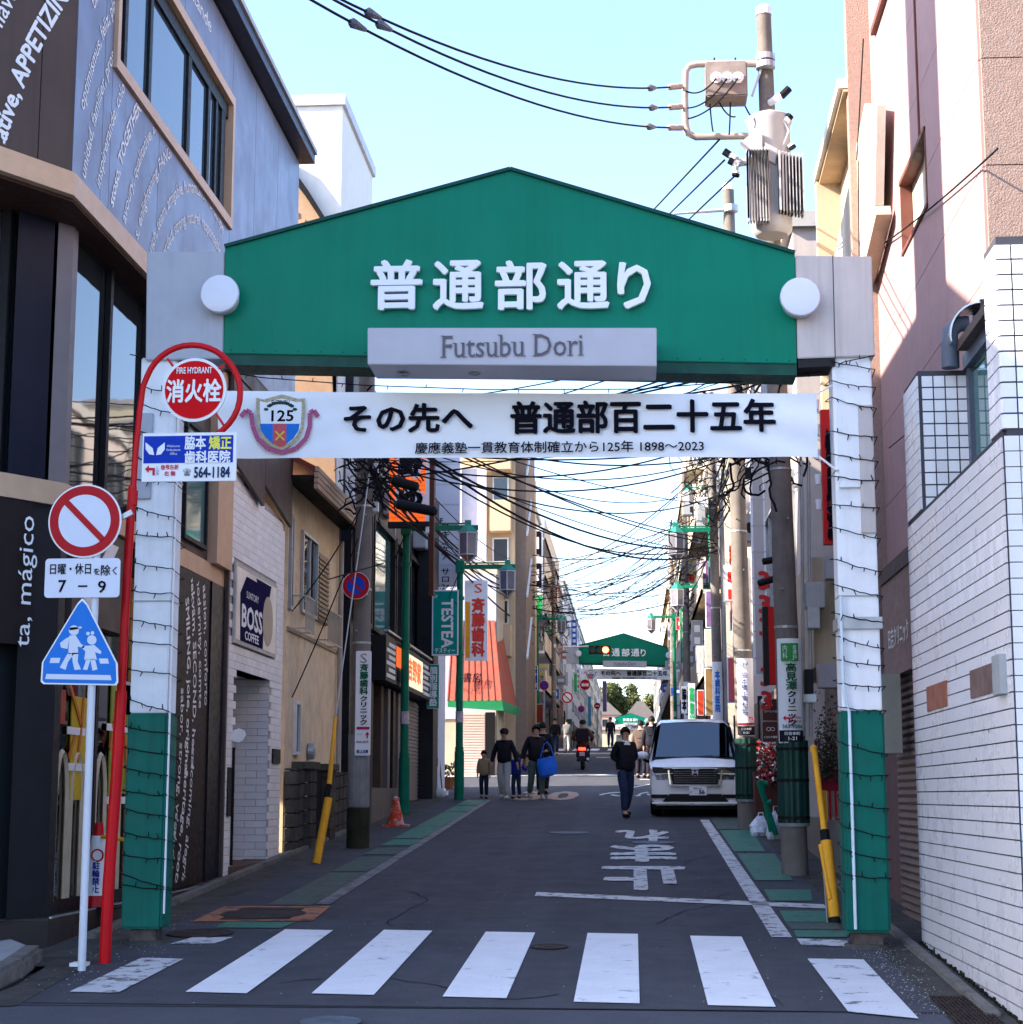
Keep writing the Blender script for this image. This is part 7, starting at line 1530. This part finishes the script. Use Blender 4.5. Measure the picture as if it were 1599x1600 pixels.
def van():
    t = thing('minivan', 'white minivan parked facing the camera on the right, plate ending in 56', 'van', (0, 0, 0))
    CW = mat('van_white', (.95, .95, .96), .3, var=0., coat=.4); BP = mat('van_black_plastic', (.01, .01, .012), .4)
    CHR = mat('chrome', (.7, .7, .72), .12, metal=1, var=.02); HG = glassy('headlamp_glass', (.03, .03, .035), .05)
    st = [(0., .74, .3, .78), (.05, .82, .22, .9), (.18, .845, .2, .96), (.45, .85, .2, 1.04), (.62, .85, .2, 1.1), (1.0, .85, .2, 1.5), (1.3, .85, .2, 1.76), (1.6, .85, .2, 1.8), (2.6, .85, .2, 1.81), (3.8, .85, .2, 1.8), (4.5, .84, .22, 1.78), (4.7, .8, .3, 1.5)]
    mb = MB(); N = 0
    for (y, w_, zb, zt_) in st:
        belt = min(zt_ * .98, 1.02); top = zt_
        hw = w_; tw_ = w_ - max(0, (top - 1.02)) * .17
        half = [(hw * .9, zb), (hw, zb + .12), (hw * 1.0, belt * .7), (hw * .99, belt), (tw_ + .01, (belt + top) / 2 + .02), (tw_ - .02, top - .08), (tw_ - .1, top - .01), (tw_ * .5, top + .01), (0, top + .02)]
        ring_ = [(-x, z) for x, z in half] + [(x, z) for x, z in reversed(half[:-1])]
        N = len(ring_); mb.v += [Vector((x, y, z)) for x, z in ring_]
    for i in range(len(st) - 1):
        for k in range(N):
            f_ = (i * N + k, i * N + (k + 1) % N, (i + 1) * N + (k + 1) % N, (i + 1) * N + k); c_ = sum((mb.v[q] for q in f_), Vector()) / 4
            if i in (4, 5) and abs(c_.x) < .76 and c_.z > .9: continue        # windscreen opening
            mb.f.append(f_)
    mb.f.append(tuple(range(N))); mb.f.append(tuple(range((len(st) - 1) * N, len(st) * N)))
    mb.build('body', CW, t, smooth=True)
    ws = MB().slab([(-.74, .60, 1.085), (.74, .60, 1.085), (.62, 1.28, 1.735), (-.62, 1.28, 1.735)], (0, -.03, .03)).build('windscreen', wind_glass(), t, bevel=.008)
    cabin(t)
    MB().slab([(-.79, .56, 1.05), (.79, .56, 1.05), (.78, .6, 1.09), (-.78, .6, 1.09)], (0, -.02, .02)).build('cowl', BP, t)
    for s in (-1, 1):
        MB().bar((s * .1, .57, 1.11), (s * .1 + .45, .6, 1.14), .012, .015).build('wiper', BLACK, ws)
        MB().slab([(s * .845, .75, 1.08), (s * .845, 4.3, 1.08), (s * .735, 4.2, 1.68), (s * .735, 1.45, 1.68)], (s * .012, 0, 0)).build('side_window', glassy('car_glass'), t)
        MB().slab([(s * .81, .06, .78), (s * .36, -.015, .80), (s * .36, -.005, .9), (s * .5, .02, .93), (s * .8, .1, .94)], (0, -.02, 0)).build('headlight', HG, t)
        MB().slab([(s * .76, .01, .8), (s * .42, -.035, .815), (s * .42, -.035, .83), (s * .76, .01, .82)], (0, -.012, 0)).build('lamp_strip', PALE, t)
        MB().slab([(s * .83, .0, .36), (s * .55, -.02, .36), (s * .5, -.02, .43), (s * .83, .0, .43)], (0, -.03, 0)).build('corner_vent', BP, t)
        # mirror
        m_ = lathe(MB(), (s * 1.0, .95, 1.14), (0, -1, .0), [(-.09, .06), (-.05, .11), (.04, .12), (.08, .09), (.1, .03)], 16)
        for v in m_.v: v.x = s * 1.0 + (v.x - s * 1.0) * 1.1; v.z = 1.14 + (v.z - 1.14) * .62
        mm = m_.build('mirror', CW, t, smooth=True); MB().tube([(s * .84, 1.0, 1.0), (s * .97, .95, 1.06)], .03, 8).build('mirror_arm', BP, mm)
        for y in (.85, 3.65):
            w_ = thing('wheel', '', None, (s * .74, y, .31)); del w_['label']; w_.parent = t
            lathe(MB(), (s * .64, y, .31), (s, 0, 0), [(0, .29), (.02, .31), (.17, .31), (.2, .28)], 28).build('tyre', mat('tyre_rubber', (.015, .015, .016), .8), w_, smooth=True)
            lathe(MB(), (s * .84, y, .31), (s, 0, 0), [(0, .2), (.01, .19), (-.0, .05)], 20).build('rim', METAL, w_)
    gr_ = MB().slab([(-.42, -.02, .62), (.42, -.02, .62), (.46, .0, .86), (.38, .01, .91), (-.38, .01, .91), (-.46, .0, .86)], (0, -.025, 0)).build('grille', BP, t)
    for z in (.66, .7, .74, .78, .82, .86): MB().bar((-.4, -.055, z), (.4, -.055, z), .012, .014).build('slat', mat('grille_dark_chrome', (.12, .12, .14), .2, metal=.9), gr_)
    MB().bar((-.6, -.04, .93), (.6, -.04, .93), .03, .025).build('chrome_bar', CHR, t)
    for s in (-1, 1): MB().bar((s * .5, -.04, .88), (s * .47, -.05, .62), .03, .03, up=(0, 1, 0)).build('chrome_bracket', CHR, t)
    MB().bar((-.47, -.05, .6), (.47, -.05, .6), .03, .03).build('chrome_bracket', CHR, t)
    em = MB()
    for s in (-1, 1): em.bar((s * .045, -.075, .8), (s * .03, -.075, .88), .014, .018, up=(0, 1, 0)).bar((s * .045, -.075, .8), (s * .05, -.075, .88), .01, .012, up=(0, 1, 0))
    em.bar((-.04, -.075, .84), (.04, -.075, .84), .014, .014).tube([(-.07, -.07, .9), (.07, -.07, .9), (.055, -.07, .78), (-.055, -.07, .78), (-.07, -.07, .9)], .007, 5)
    em.build('emblem', CHR, t)
    pl_ = plate('number_plate', PALE, t, (.05, -.07, .5), EX, EZ, .33, .165, .012); text('56', INK, pl_, (.12, -.083, .48), EX, EZ, .1, .075, bold=.03, off=.0); text('相模 500', INK, pl_, (.04, -.083, .55), EX, EZ, .15, .03, off=0); text('な・・', INK, pl_, (-.05, -.083, .48), EX, EZ, .1, .03, off=0)
    MB().slab([(-.8, -.015, .3), (.8, -.015, .3), (.62, -.03, .3), (.5, -.045, .43), (-.5, -.045, .43), (-.62, -.03, .3)], (0, -.02, 0)).build('lower_intake', BP, t) if False else MB().slab([(-.62, -.03, .3), (.62, -.03, .3), (.48, -.03, .44), (-.48, -.03, .44)], (0, -.03, 0)).build('lower_intake', BP, t)
    MB().bar((-.82, -.02, .27), (.82, -.02, .27), .08, .035).build('lip', CW, t, bevel=.01); MB().bar((-.7, -.03, .245), (.7, -.03, .245), .06, .015).build('lip_chrome', CHR, t)
    MB().box(-.8, .8, .05, 4.5, .15, .24).build('underbody', BLACK, t)
    MB().tube([(.0, 1.2, 1.66), (.0, 1.22, 1.6)], .05, 8).build('rear_mirror', BLACK, t)
    return t
v_ = van(); v_.location = (1.17, 34.3, zg(34.3) + .0); v_.rotation_euler = (math.atan(.046), 0, R(-.5))

# ------------------------------------------------------------------ people
SKIN = mat('skin', (.5, .29, .2), .55, var=.05); HAIR = mat('black_hair', (.012, .009, .009), .6)
def skin_mesh(name, joints, edges, radii, m, parent, root=0, sub=2):
    me = bpy.data.meshes.new(name); me.from_pydata([tuple(j) for j in joints], edges, [])
    o = bpy.data.objects.new(name, me); col.objects.link(o)
    o.modifiers.new('s', 'SKIN'); sk = me.skin_vertices[0].data
    for i, r in enumerate(radii): sk[i].radius = (r, r) if not isinstance(r, tuple) else r
    sk[root].use_root = True
    u = o.modifiers.new('u', 'SUBSURF'); u.levels = sub; u.render_levels = sub
    dg = bpy.context.evaluated_depsgraph_get(); m2 = bpy.data.meshes.new_from_object(o.evaluated_get(dg)); bpy.data.objects.remove(o)
    m2.name = name; m2.materials.clear(); m2.materials.append(m)
    for p in m2.polygons: p.use_smooth = True
    o2 = bpy.data.objects.new(name, m2); col.objects.link(o2); o2.parent = parent; return o2
def person(label, x, y, H, face, top, bottom, shoes, legs=(0, 0), arms=None, hat=None, hood=None, group=None, coat=.0, hair_long=False, seated=False, collar=None, bag=None, child=False, zoff=0.):
    """face: heading in degrees, 0 = towards the camera (-Y); legs: fore/aft swing of left and right foot; arms: list of (elbow, hand) offsets"""
    t = thing('person', label, 'person', (0, 0, 0), group); s = H / 1.7; hs = 1.25 if child else 1.0
    def V3(a, b_, c): return Vector((a, b_, c)) * s
    pel, chest, neck, head = V3(0, 0, .92), V3(0, .01, 1.28), V3(0, .0, 1.44), V3(0, -.015, 1.53)
    J = [pel, V3(0, .0, 1.08), chest, neck, head, V3(0, -.01, 1.53 + .09 * hs)]; Ed = [(0, 1), (1, 2), (2, 3), (3, 4), (4, 5)]; Rr = [.13, .12, .15, .055, .078 * hs, .068 * hs]
    A = arms or [((.225, .03, 1.1), (.23, -.05, .86)), ((-.225, .03, 1.1), (-.23, -.05, .86))]
    arm_pts = []
    for k, sg_ in enumerate((1, -1)):
        sh = V3(sg_ * .165, 0, 1.37); el = V3(*A[k][0]); ha = V3(*A[k][1]); b0 = len(J)
        J += [sh, el, ha]; Rr += [.06, .042, .028]; Ed += [(2, b0), (b0, b0 + 1), (b0 + 1, b0 + 2)]
        d = (ha - el).normalized(); e = d.cross(Vector((0, 1, 0))).normalized(); g_ = d.cross(e); palm = ha + d * .06 * s; J.append(palm); Rr.append(.032); Ed.append((b0 + 2, b0 + 3)); pi = b0 + 3
        for f in range(4):
            o = (f - 1.5) * .02 * s; q = len(J); J += [palm + g_ * o + d * .045 * s, palm + g_ * o * 1.1 + d * (.085 - .008 * abs(f - 1)) * s + e * sg_ * -.012 * s]; Rr += [.011, .008]; Ed += [(pi, q), (q, q + 1)]
        q = len(J); J += [palm - d * .02 * s + g_ * -.045 * s, palm + d * .025 * s + g_ * -.055 * s]; Rr += [.012, .009]; Ed += [(b0 + 2, q), (q, q + 1)]
        arm_pts.append((sh, el, ha))
    leg_pts = []
    for k, sg_ in enumerate((1, -1)):
        sw_ = legs[k]; hip = V3(sg_ * .09, 0, .88)
        if seated: kn, an, to = V3(sg_ * .17, -.38, .8), V3(sg_ * .17, -.25, .38), V3(sg_ * .17, -.42, .33)
        else: kn, an = V3(sg_ * .1, -.05 - sw_ * .5, .49), V3(sg_ * .1, -sw_ + .03, .09 + max(0, -sw_) * .25); to = an + V3(0, -.15, -.05)
        b0 = len(J); J += [hip, kn, an, to]; Rr += [.095, .06, .042, .04]; Ed += [(0, b0), (b0, b0 + 1), (b0 + 1, b0 + 2), (b0 + 2, b0 + 3)]; leg_pts.append((hip, kn, an, to))
    Rr = [r * s for r in Rr]
    body = skin_mesh('body', J, Ed, Rr, SKIN, t)
    # clothes: top with sleeves, trousers
    k_ = 1.18 + coat
    JT = [V3(0, 0, .86 - coat * .4), V3(0, 0, 1.08), V3(0, .01, 1.3), V3(0, 0, 1.42)]; ET = [(0, 1), (1, 2), (2, 3)]; RT = [.17 * k_, .145 * k_, .135 * k_, .08]
    for (sh, el, ha) in arm_pts:
        b0 = len(JT); JT += [sh, el, el.lerp(ha, .9)]; RT += [.062 * k_, .052 * k_, .042 * k_]; ET += [(2, b0), (b0, b0 + 1), (b0 + 1, b0 + 2)]
    skin_mesh('jacket', JT, ET, [r * s for r in RT], top, t)
    JB = [V3(0, 0, 1.04), V3(0, 0, .88)]; EB = [(0, 1)]; RB_ = [.165, .165]
    for (hip, kn, an, to) in leg_pts:
        b0 = len(JB); JB += [hip, kn, an + Vector((0, 0, .02 * s))]; RB_ += [.112, .082, .068]; EB += [(1, b0), (b0, b0 + 1), (b0 + 1, b0 + 2)]
    skin_mesh('trousers', JB, EB, [r * s for r in RB_], bottom, t)
    for (hip, kn, an, to) in leg_pts:
        skin_mesh('shoe', [an + Vector((0, .05 * s, -.045 * s)), an + Vector((0, -.06 * s, -.045 * s)), to + Vector((0, -.03 * s, -.0 * s))], [(0, 1), (1, 2)], [.045 * s, .05 * s, .038 * s], shoes, t)
    hc_ = V3(0, -.012, 1.53 + .05 * hs); hr = .1 * s * hs
    # face
    for sg_ in (-1, 1):
        lathe(MB(), hc_ + Vector((sg_ * .032 * s * hs, -hr * .86, -.0 * s)), (0, -1, 0), [(0, .011 * s), (.006, .008 * s)], 8).build('eye', BLACK, t)
        lathe(MB(), hc_ + Vector((sg_ * hr * .82, .0, -.01 * s)), (sg_, 0, 0), [(0, .022 * s), (.015 * s, .016 * s)], 8).build('ear', SKIN, t)
    MB().slab([hc_ + Vector((-.012 * s, -hr * .85, -.035 * s)), hc_ + Vector((.012 * s, -hr * .85, -.035 * s)), hc_ + Vector((0, -hr * .85, .01 * s))], (0, -.018 * s, 0)).build('nose', SKIN, t)
    B(hc_.x - .02 * s, hc_.x + .02 * s, hc_.y - hr * .86, hc_.y - hr * .8, hc_.z - .058 * s, hc_.z - .05 * s).build('mouth', mat('lip', (.3, .1, .08), .6), t)
    # hair: cap of the skull with a fringe
    mb = MB(); n1, n2 = 14, 8
    for j in range(n2 + 1):
        for i in range(n1):
            a = 2 * math.pi * i / n1; lim = 62 if abs(math.sin(a) + 1) < .5 else (125 if hair_long else 105)
            ph = R(lim * j / n2); r = hr * (1.08 + .04 * math.sin(i * 5 + j * 3)); mb.v.append(hc_ + Vector((r * math.sin(ph) * math.cos(a) * .92, r * math.sin(ph) * math.sin(a) * 1.0 + .004, r * math.cos(ph) * 1.12 + .01 * s)))
    for j in range(n2):
        for i in range(n1): mb.f.append((j * n1 + i, j * n1 + (i + 1) % n1, (j + 1) * n1 + (i + 1) % n1, (j + 1) * n1 + i))
    mb.build('hair', hood if hood else HAIR, t, smooth=True)
    if hat:
        lathe(MB(), hc_ + Vector((0, 0, .03 * s)), (0, 0, 1), [(0, hr * 1.14), (.05 * s, hr * 1.1), (.1 * s, hr * .7), (.115 * s, .01)], 18).build('cap', hat, t, smooth=True); B(hc_.x - .06 * s, hc_.x + .06 * s, hc_.y - hr * 1.75, hc_.y - hr * .8, hc_.z + .03 * s, hc_.z + .042 * s).build('cap_peak', hat, t)
    if coat > .05:
        for z_, r_ in ((1.4, .085), (1.05, .137 * k_), (1.18, .132 * k_)):      # collar, hem and quilting seams
            MB().tube([V3(r_ * math.cos(R(a_)), r_ * .95 * math.sin(R(a_)), z_) for a_ in range(0, 361, 24)], (.034 if z_ > 1.3 else .012) * s, 6).build('jacket_seam', top, t)
    if collar: lathe(MB(), V3(0, -.02, 1.38), (0, -.2, 1), [(0, .1 * s), (.07 * s, .08 * s)], 14).build('collar', collar, t)
    t.location = (x, y, zg(y) + zoff); t.rotation_euler = (0, 0, R(face)); return t
JB_ = mat('puffer_black', (.011, .011, .018), .7, bump=.3, spec=.12); DEN = mat('dark_denim', (.02, .035, .08), .85, var=.3, scale=6); SHW = mat('white_trainer', (.5, .5, .5), .6)
man = person('man in a black puffer jacket and jeans walking with his hands in his pockets', -.14, 34.2, 1.69, 28, JB_, DEN, BLACK, legs=(-.16, .18), arms=[((.25, .06, 1.13), (.1, -.0, 1.06)), ((-.25, .06, 1.13), (-.1, -.0, 1.06))], coat=.12, collar=PALE)
FAM = 'family walking up the left side'
person('small child in a beige hooded coat at the left of the family', -3.43, 41.7, 1.08, -8, mat('coat_beige', (.35, .24, .15), .9), mat('navy_trousers', (.015, .02, .04), .8), BLACK, legs=(.05, -.06), group=FAM, coat=.2, child=True)
person('parent in a black cap and jacket with pale trousers holding a child by the hand', -2.93, 41.3, 1.6, -12, JB_, mat('pale_trousers', (.42, .42, .44), .85), SHW, legs=(.14, -.1), arms=[((.27, .0, 1.1), (.34, -.06, .85)), ((-.27, .0, 1.1), (-.3, -.08, .86))], group=FAM, coat=.1, hat=BLACK)
person('child in a deep blue padded jacket between the two adults', -2.68, 41.7, 1.06, -20, mat('blue_padded', (.015, .03, .28), .6, bump=.2), DEN, BLACK, legs=(-.05, .06), arms=[((.3, 0, 1.12), (.48, -.05, 1.0)), ((-.27, 0, 1.1), (-.36, -.05, .9))], group=FAM, coat=.2, child=True, hair_long=True)
mom = person('woman in a black jacket and grey green trousers with a blue bag on her arm', -2.2, 41.1, 1.69, 20, JB_, mat('green_grey_trousers', (.08, .12, .11), .85), SHW, legs=(.16, -.14), arms=[((.3, -.02, 1.12), (.2, -.16, 1.1)), ((-.27, .02, 1.12), (-.34, -.04, .88))], group=FAM, coat=.12, hair_long=True)
person('person in black with a pale shoulder strap walking behind the woman with the blue bag', -2.15, 43.2, 1.74, 170, JB_, JB_, BLACK, legs=(.1, -.1), coat=.12, collar=CREAM)
bgt = thing('tote_bag', 'bright blue shopping bag hanging from the woman\'s arm', 'bag', (-1.93, 40.85, zg(41) + .75))
mb = MB(); bz = zg(41)
for k, (z, w_, d) in enumerate(((.52, .12, .05), (.56, .2, .1), (.75, .22, .11), (.95, .2, .05))):
    for i in range(12): a = 2 * math.pi * i / 12; mb.v.append(Vector((-1.93 + w_ * math.cos(a) + (z - .75) * -.15, 40.85 + d * math.sin(a), bz + z + .04 * math.cos(a))))
for k in range(3):
    for i in range(12): mb.f.append((k * 12 + i, k * 12 + (i + 1) % 12, k * 12 + 12 + (i + 1) % 12, k * 12 + 12 + i))
mb.f.append(tuple(range(12))); mb.build('bag', mat('bag_blue', (.02, .16, .75), .4, var=.15, scale=8), bgt, smooth=True)
MB().tube([(-2.08, 40.85, bz + .95), (-2.0, 40.88, bz + 1.25), (-1.93, 40.88, bz + 1.3), (-1.85, 40.88, bz + 1.2), (-1.76, 40.85, bz + .9)], .014, 5).build('handle', _m['bag_blue'], bgt)
person('taller person in a black coat with a pale hood seen above the van bonnet', .58, 54, 1.85, 175, JB_, JB_, BLACK, coat=.15, collar=PALE); person('person in a brown coat beside the pale hooded one behind the van', .25, 54.6, 1.72, 160, mat('brown_coat', (.09, .06, .05), .8), JB_, BLACK, coat=.2)
for i, (x, y, h, lab) in enumerate(((-3.6, 84, 1.7, 'distant walker in dark clothes near the left kerb'), (-3.2, 88, 1.65, 'distant walker with pale trousers before the second gate'), (-1.2, 99, 1.7, 'tiny walker crossing under the second gate'), (.9, 92, 1.7, 'tiny walker at the right under the second gate'))):
    person(lab, x, y, h, 180 * (i % 2), JB_ if i != 1 else mat('grey_coat', (.2, .2, .2), .8), (DEN, _m['pale_trousers'])[i % 2], BLACK, legs=(.12, -.12))

# ------------------------------------------------------------------ scooter and rider seen from behind
def scooter():
    t = thing('scooter', 'black and red delivery scooter ridden away from the camera, tail lamp lit', 'scooter', (0, 0, 0))
    RB2 = mat('scooter_red', (.3, .01, .01), .35, coat=.5); SB2 = mat('scooter_black', (.015, .015, .017), .35)
    for y, nm in ((0., 'rear'), (1.25, 'front')):
        w_ = bpy.data.objects.new('wheel', None); col.objects.link(w_); w_.parent = t; w_.location = (0, y, .25)
        lathe(MB(), (-.06, y, .25), (1, 0, 0), [(0, .2), (.02, .25), (.1, .25), (.12, .2)], 22).build('tyre', mat('tyre_rubber', (.015, .015, .016), .8), w_, smooth=True); lathe(MB(), (-.065, y, .25), (1, 0, 0), [(0, .13), (.13, .13)], 16).build('rim', METAL, w_)
    b_ = lathe(MB(), (0, -.3, .58), (0, 1, 0), [(0, .05), (.04, .17), (.3, .21), (.7, .2), (.85, .12)], 18); 
    for v in b_.v: v.x *= .95
    b_.build('body', SB2, t, smooth=True)
    B(-.14, .14, .55, 1.1, .28, .36).build('floor', SB2, t); MB().slab([(-.24, 1.05, .3), (.24, 1.05, .3), (.2, 1.15, .95), (-.2, 1.15, .95)], (0, .06, 0)).build('leg_shield', RB2, t, bevel=.02)
    B(-.13, .13, -.2, .5, .76, .84).build('seat', BLACK, t, bevel=.03)
    plate('tail_lamp', mat('tail_lamp_lit', (.9, .02, .01), .3, var=0, emit=3.5), t, (0, -.32, .72), EX, EZ, .24, .1, .05, .01, .02); plate('number_plate', mat('pink_plate', (.7, .4, .42), .5), t, (0, -.34, .55), EX, EZ, .18, .13, .01, .01)
    B(-.1, .1, -.33, -.25, .3, .5).build('mudguard', SB2, t); MB().tube([(.17, .4, .3), (.2, -.1, .32), (.2, -.35, .38)], .05, 10).build('exhaust', METAL, t)
    MB().tube([(-.32, 1.0, 1.02), (-.1, 1.08, .98), (.1, 1.08, .98), (.32, 1.0, 1.02)], .018, 8).build('handlebar', SB2, t)
    for s in (-1, 1): MB().tube([(s * .25, 1.02, 1.0), (s * .34, 1.02, 1.22)], .008, 5).build('mirror_stem', SB2, t); disc('mirror', SB2, t, (s * .34, 1.02, 1.25), (0, -1, 0), .06, .02)
    for s in (-1, 1): lathe(MB(), (s * .2, -.27, .68), (0, -1, 0), [(0, .035), (.03, .03)], 10).build('indicator', mat('indicator_white', (.7, .6, .5), .3), t)
    return t
sc_ = scooter(); sc_.location = (-1.73, 62.4, zg(62.4)); sc_.rotation_euler = (.046, 0, 0)
rd = person('scooter rider in a brown jacket and dark helmet seen from behind', -1.73, 62.75, 1.72, 180, mat('rider_brown', (.14, .09, .05), .7), DEN, BLACK, arms=[((.34, -.2, 1.12), (.3, -.5, 1.02)), ((-.34, -.2, 1.12), (-.3, -.5, 1.02))], coat=.3, seated=True, hood=BLACK, hat=BLACK, zoff=-.02)
tag(B(-1.95, -1.51, 62.3, 62.45, zg(62.4) + .95, zg(62.4) + 1.4).build('rider_bag', JB_, bevel=.04), 'square black bag slung on the back of the scooter rider', 'bag')
